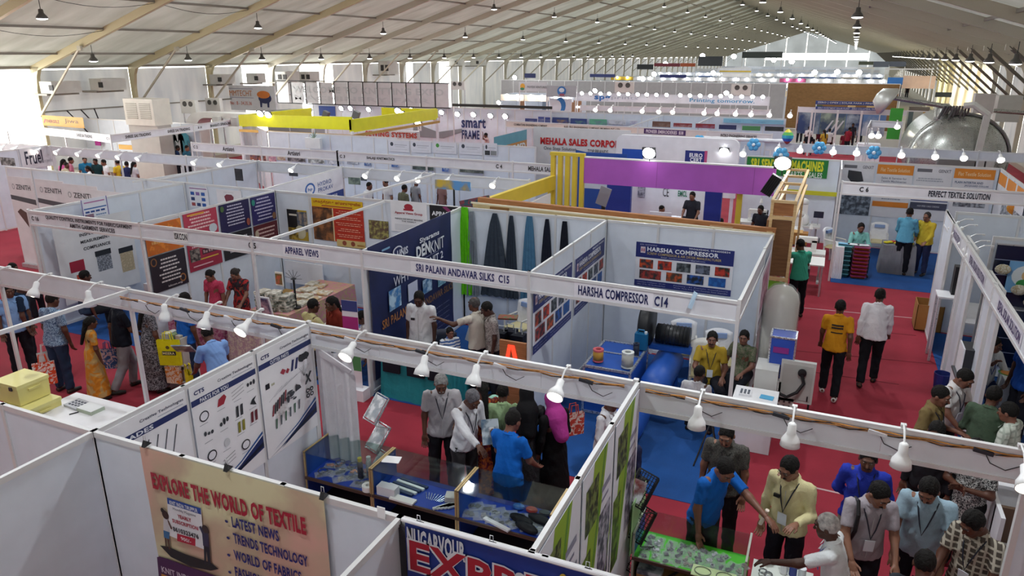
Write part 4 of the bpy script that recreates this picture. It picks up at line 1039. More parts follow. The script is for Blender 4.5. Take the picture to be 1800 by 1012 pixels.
far = [(1410, 203, 'salmon shirt, back turned, left of the solar panels', 'c4927c', 10, 'stand', 1.68), (1430, 208, 'pale blue shirt bending by the solar panels', 'a4bcd0', 60, 'stand', 1.6), (1424, 222, 'white shirt seated below the solar panels', 'dcdce0', 30, 'sit', 1.68), (1423, 232, 'black shirt seated nearest the balloons', '1c1e26', 0, 'sit', 1.68),
  (1445, 219, 'maroon saree below the solar panels', '5c1c2c', 20, 'sit', 1.68), (1449, 228, 'yellow top below the solar panels', 'c8a43c', 330, 'sit', 1.6), (1459, 226, 'white top with dark hair below the solar panels', 'd8dadc', 0, 'sit', 1.6), (1487, 231, 'dark red top seated right of the solar panels', '6c1c2c', 10, 'sit', 1.6),
  (1495, 224, 'crimson shirt right of the solar panels', '8c2434', 40, 'stand', 1.5), (1515, 203, 'dark suit standing by the lectern', '20222a', 200, 'stand', 1.68), (1500, 217, 'dark clothes beside the lectern', '2c2e38', 180, 'stand', 1.5),
  (1600, 226, 'dark clothes left of the steel vessel', '2a2c34', 20, 'stand', 1.6), (1612, 219, 'maroon clothes left of the steel vessel', '4c2430', 160, 'stand', 1.62), (1630, 227, 'dark shirt beside the steel vessel', '34302c', 200, 'stand', 1.55),
  (1584, 148, 'black clothes on the far platform, left one', '1e1a20', 150, 'stand', 1.7), (1596, 149, 'black clothes on the far platform, right one', '241c20', 200, 'stand', 1.7)]
for i, (px, py, lb, c, fc, lg, hh) in enumerate(far):
 person('distant person in '+lb, px, py, fc, shirt=c, legs=lg, h=hh, hair='long' if i in (4, 5) else 'short', skin=i % 4, near=False)
crowd = [(112, 280, 'pink', 'd864a4', 1.6), (125, 277, 'rose', 'c87890', 1.65), (117, 286, 'beige', 'c8bca0', 1.5), (148, 276, 'deep blue', '2878a0', 1.65), (166, 279, 'black hair and dark green', '1c3c40', 1.6), (180, 281, 'bright white', 'e4e8ec', 1.6),
   (152, 292, 'white with a black cap', 'e0e0e0', 1.5), (205, 281, 'yellow', 'd8b430', 1.6), (222, 284, 'navy', '283058', 1.55), (236, 284, 'white and black', 'c8c8cc', 1.55), (313, 256, 'dark blue by the hanging T-shirts', '1c2c4c', 1.6), (329, 256, 'teal by the hanging T-shirts', '2c5c70', 1.65)]
for i, (px, py, nm, c, hh) in enumerate(crowd):
 person('distant visitor in %s in the left crowd beyond the partitions' % nm, px, py, 40*i, shirt=c, h=hh, near=False, skin=i % 4, hair='short' if i % 3 else 'long')
# ================================================================ PRINTED BANNERS AND POSTERS, NEAR HALF
def uvp(pl, px, py):
 d = ray(px, py); c = Vector((0, 0, CAMH)); t = (pl.o-c).dot(pl.n)/d.dot(pl.n); q = c+d*t-pl.o
 return q.dot(pl.r)/pl.w, q.dot(pl.u)/pl.h
def TT(pl, a, b, h, s, col, bold=.02):
 u0, v0 = uvp(pl, *a); u1, v1 = uvp(pl, *b); v = (v0+v1)/2; k = h/pl.h/2
 return ('t', u0, v-k, u1, v+k, s, col, bold)
def RR(pl, a, b, *col, k='r'):
 u0, v0 = uvp(pl, *a); u1, v1 = uvp(pl, *b)
 return (k, u0, min(v0, v1), u1, max(v0, v1))+col
# --- three posters of blades, parts and cutter parts on the side wall
for i, (nm, ttl) in enumerate((('BLADES', 0), ('PARTS FOR YOU', 1), ('CUTTER PARTS', 2))):
 y0 = 3.54+i*.893
 pl = PX(-5.18, y0, y0+.845, 1.22, 2.46)
 e = [('r', 0, .835, 1, .885, '1f2f66'), ('t', .12 if i < 2 else .2, .843, .55, .877, nm, 'e8ecf4', .03), ('t', .4, .925, .96, .955, 'Creative Technologies', '26304c', .01), ('r', .62, .905, .95, .91, '9aa0b0')]
 if i: e += [('t', .05, .92, .2, .955, 'CTS', '1f2f66', .04)]
 e += [('g', [(0, 0), (1, .14), (1, .26), (.6, .13), (.25, .04)], '1f2f66'), ('g', [(.1, .045), (.6, .16), (1, .3), (1, .275), (.6, .145)], '2c5a9c'), ('g', [(.25, .02), (1, .16), (1, .2), (.5, .09)], '141c34')]
 rnd = random.Random(i+3)
 if i == 0:
  for q in range(5): e += [('g', [(.15+.12*q, .35), (.16+.12*q, .35), (.36+.12*q, .78), (.345+.12*q, .78)], '50545c')]
  e += [('r', .55, .47, .8, .485, 'a02840'), ('r', .6, .36, .78, .46, 'c8ccd2'), ('r', .62, .33, .66, .35, '2a2c30'), ('r', .7, .3, .73, .33, '2a2c30')]
 elif i == 1:
  items = [('ring', .15, .72, '30323a'), ('blob', .42, .76, 'a02838'), ('lines', .68, .76, '70747c'), ('dots', .9, .78, '30323a'), ('dots', .18, .56, '44484e'), ('dots', .42, .58, '30343a'), ('bars', .66, .6, '34383c'), ('fork', .9, .62, '22262c'),
     ('ring', .18, .37, '1c1e24'), ('disc', .42, .4, 'c8ccd0'), ('bars', .66, .46, '8a8430'), ('bars', .88, .48, '6c2430'), ('lines', .42, .24, '50545c'), ('ring', .7, .28, '1c1e24'), ('dots', .3, .2, '24262c')]
  for k, x, y, c in items:
   if k == 'ring': e += [('e', x-.07, y-.045, x+.07, y+.045, c), ('e', x-.055, y-.034, x+.055, y+.034, 'e8e8ee')]
   elif k == 'disc': e += [('e', x-.045, y-.035, x+.045, y+.035, c)]
   elif k == 'blob': e += [('g', [(x-.07, y-.03), (x+.03, y-.03), (x+.08, y+.02), (x+.05, y+.05), (x-.04, y+.03)], c)]
   elif k == 'lines': e += [('g', [(x-.1, y-.04+q*.03), (x+.1, y-.01+q*.03), (x+.1, y-.006+q*.03), (x-.1, y-.036+q*.03)], c) for q in range(3)]
   elif k == 'bars': e += [('g', [(x-.05+q*.07, y-.045), (x-.01+q*.07, y-.045), (x+.0+q*.07, y+.05), (x-.04+q*.07, y+.05)], c) for q in range(2)]
   elif k == 'fork': e += [('g', [(x-.05, y-.02), (x+.05, y-.05), (x+.02, y+.0), (x+.06, y+.03), (x-.01, y+.015)], c)]
   else: e += [('e', x-.07+q*.05, y-.025+rnd.random()*.02, x-.03+q*.05, y+.01+rnd.random()*.03, c) for q in range(3)]
   e += [('r', x-.08, y-.065, x+.04, y-.06, 'a8acb4')]
 else:
  for q in range(9): e += [('e', .72+rnd.random()*.2, .7+rnd.random()*.09, .745+rnd.random()*.2, .735+rnd.random()*.06, '2a2e34')]
  e += [('g', [(.36, .72), (.42, .69), (.47, .72), (.41, .75)], 'a83848'), ('g', [(.46, .7), (.5, .68), (.54, .71), (.5, .73)], 'a83848'), ('g', [(.56, .68), (.6, .68), (.64, .78), (.6, .78)], '2c3468'), ('g', [(.64, .68), (.68, .68), (.72, .78), (.68, .78)], '2c3468'),
    ('r', .08, .64, .15, .69, '16181c'), ('r', .18, .65, .24, .67, 'b8b8a0')]
  for q in range(7): e += [('g', [(.8, .57), (.804, .57), (.72+.035*q, .67), (.716+.035*q, .67)], '60646c')]
  for q in range(7): e += [('g', [(.14+.04*q, .37+.012*q), (.165+.04*q, .37+.012*q), (.2+.04*q, .47+.012*q), (.175+.04*q, .47+.012*q)], '2c2e34' if q % 3 else '8c3440')]
  for q in range(10): e += [('e', .4+rnd.random()*.2, .4+rnd.random()*.1, .42+rnd.random()*.2, .425+rnd.random()*.09, '4c5058')]
  e += [('g', [(.6, .47), (.72, .48), (.7, .51), (.62, .54)], '3c4046'), ('g', [(.8, .48), (.83, .48), (.95, .58), (.92, .59)], '34383e'), ('g', [(.82, .58), (.85, .58), (.93, .48), (.9, .48)], '34383e')]
  for q in range(4): cx, cy = .84+.08*(q % 2), .36+.05*(q//2); e += [('e', cx-.035, cy-.022, cx+.035, cy+.022, '24282e'), ('e', cx-.016, cy-.01, cx+.016, cy+.01, 'e8e8ee')]
  for q in range(6): e += [('g', [(.18+.09*q, .24+.01*q), (.2+.09*q, .24+.01*q), (.22+.09*q, .33+.01*q), (.19+.09*q, .33+.01*q)], '5c646c' if q % 2 else '486c58')]
  for q in range(5): e += [('g', [(.1+.1*q, .52+.02*q), (.36+.1*q, .6+.01*q), (.36+.1*q, .603+.01*q), (.1+.1*q, .523+.02*q)], '9ca0a6')]
 board('product_poster', ['white poster headed BLADES on the side wall', 'white poster headed PARTS FOR YOU on the side wall', 'white poster headed CUTTER PARTS on the side wall'][i], 'poster', pl, 'eeeef2', e, 'parts posters on the side wall')
# --- textile magazine banner
def cloth_banner(name, label, pl, m, els, sag=.0, wav=.02, back=.012, parent=None):
 t = parent or thing(name, label, 'banner', tuple(pl.p(.5, 0)))
 n, k = 24, 10; vs = []; fs = []
 for j in range(k+1):
  for i in range(n+1):
   u, v = i/n, j/k
   vs.append(pl.p(u, v, back+wav*(1-v)*(.5+.5*sin(u*19+v*2))*.6+wav*.3*sin(v*9+u*5)**2))
 for j in range(k):
  for i in range(n): a = j*(n+1)+i; fs.append((a, a+1, a+n+2, a+n+1))
 MB().add(vs, fs).obj('cloth', m, t, smooth=True)
 draw(pl, els, t, back+wav*.95)
 return t
a = onY(245, 780, Ya-.03); b = onY(569, 868, Ya-.03)
pl = Plane((a[0], Ya-.02, .7), (1, 0, 0), (0, 0, 1), b[0]-a[0], 1.8)
E1 = []
E1 += [TT(pl, (272, 845), (541, 917), .15, 'EXPLORE THE WORLD OF TEXTILE', 'a81a34', .045)]
for (x0, y0, x1, y1, s) in [(412, 915, 494, 937, 'LATEST NEWS'), (415, 944, 545, 981, 'TRENDS TECHNOLOGY'), (416, 974, 534, 1007, 'WORLD OF FABRICS'), (418, 1004, 531, 1035, 'FASHION INDUSTRY')]:
 E1 += [TT(pl, (x0, y0), (x1, y1), .095, s, '1c2470', .035)]
 u, v = uvp(pl, x0-10, y0-2); E1 += [('e', u-.009, v-.007, u+.009, v+.007, '1c2470')]
c0 = uvp(pl, 300, 880); c1 = uvp(pl, 357, 960)
def ub(x, y): return uvp(pl, x, y)
E1 += [('g', [ub(298, 874), ub(358, 894), ub(363, 962), ub(302, 938)], 'e6e6ea'), ('g', [ub(298, 871), ub(357, 890), ub(358, 901), ub(299, 882)], '24489c')]
E1 += [TT(pl, (303, 879), (352, 894), .035, 'KNIT INDIA TIRUPPUR', 'e8ecf4'), TT(pl, (309, 891), (349, 903), .03, 'Monthly Magazine', '4c4c5c', 0), TT(pl, (317, 903), (341, 911), .035, 'YEARLY', 'a81a34', .03), TT(pl, (308, 911), (353, 925), .035, 'SUBSCRIPTION', 'a81a34', .03), TT(pl, (309, 925), (354, 940), .045, '8610323476', '1c1c24', .03)]
E1 += [('g', [ub(316, 934), ub(348, 943), ub(348, 956), ub(316, 947)], 'b81c38'), TT(pl, (323, 942), (341, 948), .035, '900/-', 'f0e0e4', .02)]
E1 += [('g', [ub(286, 955), ub(300, 957), ub(330, 970), ub(375, 985), ub(389, 996), ub(375, 999), ub(340, 992), ub(305, 975)], '1e1e20')]
E1 += [('g', [ub(292, 907), ub(300, 909), ub(303, 932), ub(292, 928)], 'c8c4c8'), ('g', [ub(292, 928), ub(303, 932), ub(302, 944), ub(293, 941)], '3c6c9c'), ('g', [ub(294, 941), ub(297, 942), ub(298, 958), ub(296, 958)], '5c3828'), ('g', [ub(299, 943), ub(302, 944), ub(304, 962), ub(302, 962)], '5c3828'), ('e', *ub(291, 907), *ub(300, 895), '3a2620'), ('e', *ub(288, 897), *ub(293, 890), '1c1414'), ('g', [ub(299, 910), ub(302, 912), ub(308, 926), ub(305, 926)], '5c3828')]
E1 += [('e', *ub(361, 933), *ub(371, 921), '3c2a26'), ('g', [ub(360, 932), ub(371, 934), ub(373, 958), ub(362, 955)], '34304c'), ('g', [ub(363, 955), ub(373, 958), ub(375, 988), ub(371, 988), ub(368, 965), ub(367, 988), ub(364, 986)], '20202c'), ('g', [ub(355, 922), ub(358, 920), ub(364, 934), ub(361, 936)], '34304c')]
E1 += [('g', [ub(281, 975), ub(286, 974), ub(300, 978), ub(330, 990), ub(395, 1011), ub(402, 1020), ub(410, 1060), ub(287, 1040)], '4c2050'), TT(pl, (290, 998), (345, 1013), .06, 'KNIT INDIA', 'd8c8d8'), ('r', *ub(293, 1030), *ub(300, 1008), 'c88a30')]
cloth_banner('textile_magazine_banner', 'large pastel banner reading EXPLORE THE WORLD OF TEXTILE', pl, M('d8d0a8', .5, 0, 'picture', 0, 'd8a898', .9), E1, wav=.01)
# --- blue express banner on a white pole
a = onY(712, 912, Ya-.05);
pl = Plane((a[0], Ya-.04, .7), (1, 0, 0), (0, 0, 1), 1.75, onY(712, 912, Ya-.05)[1]-.7)
e = [TT(pl, (719, 937), (821, 968), .15, 'NUGARVOUR', 'd4d8e0', .04), TT(pl, (720, 973), (1064, 1067), .26, 'EXPRESS', 'dcdce4', .07), TT(pl, (724, 974), (1060, 1066), .235, 'EXPRESS', 'b01c30', .03),
  ('e', *uvp(pl, 907, 1020), *uvp(pl, 927, 1005), 'd8dce8'), ('e', *uvp(pl, 985, 1020), *uvp(pl, 1000, 1006), 'c8a83c'), ('r', *uvp(pl, 882, 1030), *uvp(pl, 903, 1005), 'b01c30')]
t = cloth_banner('express_banner', 'blue banner with huge red letters outlined in white', pl, M('1f3a92', .5, 0, 'plain', 0, '1a3080'), e, wav=.01)
MB().tube([pl.p(-.01, 1.0, .02), pl.p(1.02, 1.0, .02)], .014, 8).obj('pole', M('ecebf0', .4), t)
u0 = uvp(pl, 694, 905)[0]
mb = MB(); vs = [(a[0]-.12, Ya-.03, 2.46), (a[0]+.05, Ya-.06, 2.47), (a[0]-.01, Ya-.05, 2.2), (a[0]-.02, Ya-.05, .6), (a[0]-.07, Ya-.03, .6), (a[0]-.1, Ya-.03, 2.1)]
mb.add(vs+[(x, y+.012, z) for x, y, z in vs], [(5, 4, 3, 2, 1, 0), (6, 7, 8, 9, 10, 11)]+[(i, (i+1) % 6, (i+1) % 6+6, i+6) for i in range(6)])
tag(mb.obj('black_cloth_strip', M('3a3a40', .9, 0, 'cloth')), 'dark grey cloth strip hanging at the left end of the blue express banner', 'cloth')
for i, (x, y, lb) in enumerate([(253, 779, 'left end of the textile magazine banner'), (397, 821, 'middle of the textile magazine banner'), (566, 870, 'right end of the textile magazine banner'), (735, 921, 'left end of the blue express banner'), (863, 957, 'middle of the blue express banner'), (1032, 1004, 'right part of the blue express banner')]):
 X, Z = onY(x, y, Ya-.04)
 t = thing('binder_clip', 'black binder clip at the '+lb, 'clip', (X, Ya-.04, Z), 'binder clips on the banners')
 MB().add([(X-.018, Ya-.055, Z-.03), (X+.018, Ya-.055, Z-.03), (X+.018, Ya-.03, Z+.02), (X-.018, Ya-.03, Z+.02), (X-.018, Ya+.015, Z-.02), (X+.018, Ya+.015, Z-.02)], [(0, 1, 2, 3), (3, 2, 5, 4), (0, 3, 4), (1, 5, 2)]).obj('clip_body', BLACK, t)
 MB().tube([(X-.012, Ya-.03, Z+.02), (X-.01, Ya-.03, Z+.06), (X+.01, Ya-.03, Z+.06), (X+.012, Ya-.03, Z+.02)], .003, 5).obj('wire_handle', ALU, t)
X, Z = onY(671, 900, Ya-.02)
tag(MB().box((X, Ya-.025, Z), (.06, .006, .085)).obj('paper_label', M('f2f2f4', .6)), 'small white paper tag on the near wall between the two banners', 'paper')
# --- green and white machine posters on the divider
for i in range(3):
 y0 = 3.56+i*.885
 pl = PX(-1.362, y0, y0+.82, .95, 2.44, face=1)
 g1, g2 = '8aa82c', '5c8c2c'
 e = [('g', [(0, 0), (.3, 0), (.78, 1), (.34, 1)], g1), ('p', .02, .0, .3, .5, '6c8c2c', '2c3c1c', 9.), ('g', [(.2, 0), (.26, 0), (.72, 1), (.66, 1)], g2), ('p', .55, .1, .95, .6, 'a8a4b4', '3c3c50'), ('p', .1, .62, .5, .9, '6c7c40', '20281c', 14.), ('g', [(.75, 0), (.8, 0), (1, .45), (1, .36)], g1), ('r', .62, .72, .92, .76, '8c8ca0'), ('r', .62, .66, .86, .68, '8c8ca0')]
 board('machine_poster', ['green and white machine poster nearest the viewer on the divider', 'green and white machine poster in the middle of the divider', 'green and white machine poster at the far end of the divider'][i], 'poster', pl, 'dcdce4', e, 'posters on the divider')
# --- second row: book stall side wall
def sideposter(label, X, TL, BR, base, els, cat='poster', group=None, face=1):
 y0, z1 = onX(*TL, X); y1, z0 = onX(*BR, X)
 pl = PX(X, y0, y1, z0, z1, face)
 return board('poster', label, cat, pl, base, els(pl) if callable(els) else els, group)
def backposter(label, Y, TL, BR, base, els, cat='poster', group=None):
 X0, z1 = onY(*TL, Y); X1, z0 = onY(*BR, Y)
 pl = Plane((X0, Y, z0), (1, 0, 0), (0, 0, 1), X1-X0, z1-z0)
 return board('poster', label, cat, pl, base, els(pl) if callable(els) else els, group)
def lines(n, u0, u1, v0, v1, col, rnd=5, ht=.5):
 r = random.Random(rnd); out = []
 for i in range(n):
  v = v1-(v1-v0)*(i+.5)/n; w = (u1-u0)*(.6+.4*r.random()); c = (u0+u1)/2; k = (v1-v0)/n*ht/2
  u = c-w/2
  while u < c+w/2-.02:
   l = .03+.05*r.random(); out.append(('r', u, v-k, min(u+l, c+w/2), v+k, col)); u += l+.012
 return out
GB = 'devotional quote posters in the book stall'
XB = -11.27
pl = PX(XB, 9.2, 10.03, 1.85, 2.42)
board('poster', 'orange poster behind the paper name plate', 'poster', pl, 'd8782c', [('p', .02, .02, .98, .98, 'e0832c', 'c8641c', 6.), ('e', .82, .1, .97, .35, '5c2c1c')]+lines(3, .1, .8, .3, .85, 'e8b068'), GB)
pl = PX(XB, 9.2, 10.03, 1.13, 1.83)
board('poster', 'black poster with round emblems below the orange one', 'poster', pl, '241c28', [('e', .03, .72, .2, .95, '8c5c34'), ('e', .06, .75, .17, .92, '241c28'), ('e', .76, .08, .94, .32, '9c6438'), ('e', .79, .12, .91, .28, '241c28')]+lines(7, .2, .85, .2, .9, 'd8d0d0', 3, .42)+[('t', .4, .05, .8, .12, 'iskcon.org', 'd8d0d0')], GB)
pl = PX(XB, 10.1, 10.95, 1.95, 2.46)
board('poster', 'pink quote poster left of the navy quote poster', 'poster', pl, 'b83c54', lines(5, .08, .9, .3, .95, 'f0c8c8', 8)+[('e', .7, .05, .95, .4, 'c8d0d8'), ('r', .1, .88, .6, .95, 'e0a040')], GB)
pl = PX(XB, 10.1, 10.95, 1.3, 1.93)
board('poster', 'crimson poster with phone number and small yellow line', 'poster', pl, '9c2440', [('p', .05, .3, .35, .7, '8c8078', '2c2428', 14.), ('r', .42, .45, .95, .62, '401828'), ('t', .44, .48, .93, .58, '70 ml  90 ml  100 ml', 'e8c0c0'), ('r', .35, .3, .9, .34, 'd8b040')]+lines(3, .1, .85, .72, .95, 'e8b8c0', 4)+[('r', .1, .12, .7, .16, 'e0b0b8')], GB)
pl = PX(XB, 11.02, 11.87, 1.86, 2.47)
board('poster', 'navy quote poster with a small figure at its corner', 'poster', pl, '221c4c', lines(7, .2, .8, .2, .95, 'c8c4d8', 11, .4)+[('e', .02, .75, .14, .95, '4c6c3c'), ('e', .84, .08, .96, .34, '9c5040')], GB)
pl = PX(XB, 11.02, 11.87, 1.3, 1.84)
board('poster', 'black quote poster half hidden under the navy one', 'poster', pl, '1c1a20', lines(4, .1, .9, .2, .85, 'c0bcc4', 12, .4), GB)
pl = PX(XB, 11.93, 12.68, 1.86, 2.47)
board('poster', 'blue violet quote poster nearest the back corner of the book stall', 'poster', pl, '2a2460', lines(7, .1, .9, .1, .95, 'c4c0dc', 14, .4)+[('e', .0, .7, .14, .92, '2c8c7c'), ('e', .8, .04, .96, .3, '8c6444')], GB)
pl = PX(XB, 11.93, 12.68, 1.2, 1.84)
board('poster', 'maroon quote poster below the blue violet one', 'poster', pl, '5c1c24', lines(5, .12, .9, .25, .9, 'd8b8b0', 15, .4)+[('e', .02, .55, .18, .85, 'b8a890')], GB)
GC = 'posters on the back wall of the magazine stall'
YB = Yd-.02
backposter('black and yellow poster with a painted scene', YB, (504, 367), (543, 424), 'b89a30', [('r', 0, .4, .55, 1, '1c1a1c'), ('p', .5, .3, 1, .95, 'a09080', '3c5068', 8.), ('e', .35, .05, .9, .5, 'c8c0a0'), ('r', .1, .8, .5, .86, 'd8d0c0'), ('p', 0, 0, .5, .38, 'c0a040', '4c3c20', 9.)], group=GC)
backposter('tall poster of a battle painting under a yellow heading', YB, (547, 347), (642, 430), 'c83c1c', lambda pl: [('r', 0, .8, 1, 1, 'e0b818'), ('t', .04, .87, .96, .97, 'பகவத்கீதை உண்மையுருவில்', 'a82418', .02), ('r', .2, .82, .8, .85, 'b05030'), ('p', 0, 0, .4, .79, '9c6438', '402c20', 5.), ('r', .4, 0, .42, .79, 'e0d0a0')]+[('r', .44, .1+q*.14, 1, .215+q*.14, 'b83020') for q in range(5)]+[x for q in range(5) for x in lines(2, .46, .98, .115+q*.14, .205+q*.14, 'e8a888', q, .35)], group=GC)
backposter('cream strip with small portraits at the foot of the battle poster', YB-.01, (592, 420), (643, 438), 'd0b878', [('e', .2, .2, .35, .9, '8c4430'), ('e', .5, .2, .65, .9, '8c4430'), ('r', .72, .3, .98, .5, 'a87830')], group=GC)
backposter('small greenish collage poster below a blank panel', YB, (648, 386), (684, 422), '7c7848', [('p', 0, 0, 1, 1, 'a09858', '5c4438', 12.)], group=GC)
backposter('white poster with a red emblem and red line of text', YB, (686, 351), (752, 412), 'ecebee', [('e', .38, .72, .62, .92, 'a82838'), ('r', .36, .7, .64, .76, 'a82838'), ('t', .12, .56, .88, .66, 'Apparel Views Group', 'a82838', .03), ('t', .12, .4, .88, .45, 'FASHION AND EXPORT MAGAZINE', '44444c'), ('t', .3, .33, .7, .37, 'THE WEEKLY', '44444c'), ('r', .1, .05, .9, .25, 'd8d8dc')], group=GC)
backposter('black poster with white capitals beside the navy banner', YB, (755, 360), (806, 400), '181a1e', [('t', .08, .5, .9, .72, 'APPAREL', 'e8e8ec', .04), ('g', [(.45, .95), (.6, 1), (1, .5), (1, .35)], '8c3468')], group=GC)
# --- navy knit banner on the silk stall side wall
y0, y1 = 9.22, 12.2
pl = Plane((-6.47, y0, .25), (-.04, 1, 0), (0, 0, 1), y1-y0, 2.27)
e = [TT(pl, (734, 428), (768, 405), .12, 'Siyarams', 'e4e6ec', .03), TT(pl, (728, 443), (752, 434), .22, 'DEN', 'eceef2', .04), TT(pl, (753, 434), (777, 424), .22, 'KNIT', 'eceef2', .0), ('r', *uvp(pl, 738, 455), *uvp(pl, 768, 440), '8c90b0'),
  TT(pl, (752, 456), (775, 447), .14, 'NIT 2', 'dcdee8'), TT(pl, (688, 495), (716, 482), .17, 'WHY', 'dcdee8', .0), TT(pl, (668, 570), (712, 545), .16, 'SRI PALANI', 'b87838', .02), TT(pl, (740, 530), (792, 503), .14, 'ANDAVAR SILKS', '8c6440', .02),
  ('e', *uvp(pl, 687, 452), *uvp(pl, 703, 428), 'd8dae4'), ('e', *uvp(pl, 689, 450), *uvp(pl, 702, 431), '1a2458'), TT(pl, (694, 446), (713, 438), .13, 'UNIS', 'dcdee8', .03),
  RR(pl, (679, 512), (702, 535), '3c7cb8', 'b8d4e8', k='p'), RR(pl, (713, 500), (731, 520), 'c8cce0'), RR(pl, (739, 493), (756, 508), 'a8c4dc', '3c6c9c', k='p'), RR(pl, (766, 488), (780, 496), 'a8d4e4', '4c8cac', k='p'), RR(pl, (667, 425+17), (681, 432), '7ca8c8')]
for q in range(5): e += [TT(pl, (755, 545+9*q), (786, 528+9*q), .035, 'wicking fabric comfort', '8c90b4', 0)]
cloth_banner('knit_banner', 'navy banner with white lettering and blue pictures on the silk stall side wall', pl, M('1b2658', .6, 0, 'plain', 0, '161e48'), e, wav=.03)
def drape(label, x, y, Yw, col, w0, w1, z0, kind='cloth', group='cloth lengths hanging in the silk stall', off=.04):
 X, Z = onY(x, y, Yw-.05)
 n = 12; vs = []; fs = []
 for j in range(9):
  v = j/8; w = w0+(w1-w0)*v**.7; z = Z-(Z-z0)*v
  for i in range(n+1):
   u = i/n-.5; vs.append((X+u*w, Yw-off-.03-.025*(1+sin(i*2.1))*(.4+v), z))
  for i in range(n+1):
   u = i/n-.5; vs.append((X+u*w, Yw-off+.0, z))
 k = 2*(n+1)
 for j in range(8):
  for i in range(n): a = j*k+i; fs += [(a, a+k, a+k+1, a+1), (a+n+1, a+n+2, a+n+2+k, a+n+1+k)]
  fs += [(j*k, j*k+n+1, (j+1)*k+n+1, (j+1)*k), (j*k+n, (j+1)*k+n, (j+1)*k+2*n+1, j*k+2*n+1)]
 o = MB().add(vs, fs).obj('hanging_fabric', M(col, .8, 0, kind), smooth=True)
 return tag(o, label, 'fabric', group)
drape('bright lime green cloth length beside the navy banner', 817, 364, Yd, '6cd41c', .12, .32, .7)
drape('pale grey cloth length between navy banner and lime cloth', 800, 368, Yd, 'c4c6cc', .1, .3, .7)
drape('mid grey cloth length behind the lime cloth', 829, 372, Yd, '8c949c', .08, .26, .7, off=.03)
drape('broad dark slate cloth length, leftmost of the dark ones', 870, 375, Yd, '3c4450', .08, .62, .75)
drape('dark slate cloth length second of the dark ones', 899, 379, Yd, '343c48', .06, .3, .75)
drape('steel blue cloth length between the dark ones', 931, 380, Yd, '4c7898', .1, .34, .75)
drape('black cloth length right of the steel blue one', 962, 385, Yd, '1e2230', .06, .3, .75)
drape('black cloth length nearest the compressor stall wall', 993, 389, Yd, '1a1c28', .08, .26, .75)
# --- compressor stall posters
def harsha(pl, pics):
 e = [('r', 0, .66, 1, 1, '1f2a70'), ('r', .05, .76, .1, .9, 'd8c8d0'), ('r', .058, .79, .07, .86, 'a04860'), ('r', .08, .79, .092, .86, 'a04860'), ('t', .12, .81, .85, .91, 'HARSHA COMPRESSOR', 'eceef6', .035), ('t', .12, .735, .88, .79, 'SCREW COMPRESSOR & AIR DRYER MANUFACTURER', 'c8b070', .01), ('t', .55, .93, .96, .975, '9944642404, 9944000834', 'e4e6f0', .01), ('t', .04, .935, .22, .965, 'GSTIN : 33AAFFH0978F1Z3', 'b8bcd8', 0), ('t', .27, .68, .72, .715, 'Email : harshacompressor@gmail.com', 'c8cce0', 0), ('r', 0, 0, 1, .14, '1f2a70'), ('t', .03, .03, .33, .06, 'Office : SF No. 149, Marudhamalai Road', 'b8bcd8', 0), ('t', .03, .08, .33, .11, 'Udumalpet, Coimbatore - 641 041', 'b8bcd8', 0), ('t', .42, .03, .97, .06, 'Works : Perks Arch School, Kamarajar Road, Singanallur', 'b8bcd8', 0), ('t', .42, .08, .97, .11, 'Factory : 51 Kurichi, Coimbatore', 'b8bcd8', 0)]
 cols = [('c04c24', '2c3438'), ('c83c20', '303438'), ('6c7478', '1c2226'), ('70788c', '2a2e38'), ('b83424', '283028'), ('a83c34', '303030'), ('c05428', '2c3c34'), ('2c5cac', '20242c'), ('2464b0', '1c4c94')]
 for i in range(5): e.append(('p', .045+i*.195, .42, .19+i*.195, .62, cols[i][0], cols[i][1], 11.))
 for i, (a, b) in enumerate([(.05, .28), (.335, .5), (.55, .72), (.77, .94)]): e.append(('p', a, .18, b, .38, cols[5+i][0], cols[5+i][1], 11.))
 return e
backposter('white and navy compressor poster on the back wall', Yd-.02, (1119, 424), (1284, 521), 'e6e6ec', lambda pl: harsha(pl, 0))
for i, (ya, yb_) in enumerate(((9.12, 10.82), (10.95, 12.62))):
 pl = PX(-3.625+.012*i, ya, yb_, 1.22, 2.2)
 board('poster', ['white and navy compressor poster on the side wall nearest the fascia', 'white and navy compressor poster on the side wall near the back corner'][i], 'poster', pl, 'e6e6ec', harsha(pl, 0))
pl = PX(-.70, 11.0, 12.5, 1.3, 2.3)
board('poster', 'poster with pink print on the outer side of the compressor stall', 'poster', pl, 'e4e0e6', [('p', .05, .3, .95, .9, 'd8b0c0', 'a8507c', 5.), ('r', .05, .1, .9, .2, '9c90a4')])
# --- instrument stall posters (left)
YI = Yd-.03
backposter('white wall chart with rows of fabric samples', YI, (112, 395), (137, 462), 'e4e4ea', [('r', .2, .6, .8, .62, '888890')])
def chart(label, Y, TL, BR, rows=6, cols=5, frame='3c50a0', seed=1, bg='e6e8ee'):
 r = random.Random(seed); e = [('r', .05, .9, .95, .94, '8c4c8c')]
 for i in range(rows):
  for j in range(cols):
   if r.random() < .8: e.append(('r', .08+j*.84/cols, .08+i*.78/rows, .08+(j+.7)*.84/cols, .08+(i+.6)*.78/rows, r.choice(['283c74', '2c5cac', 'a04444', '50545c', '3c8c7c', 'b8a050', '8c6cac', '24262c'])))
 return backposter(label, Y, TL, BR, bg, e)
chart('framed chart of small coloured items beside the white boxes', Yd-.02, (274, 329), (316, 375), 5, 5, seed=4)
chart('framed chart with a few dark items', Yd-.025, (331, 327), (369, 367), 3, 3, seed=7)
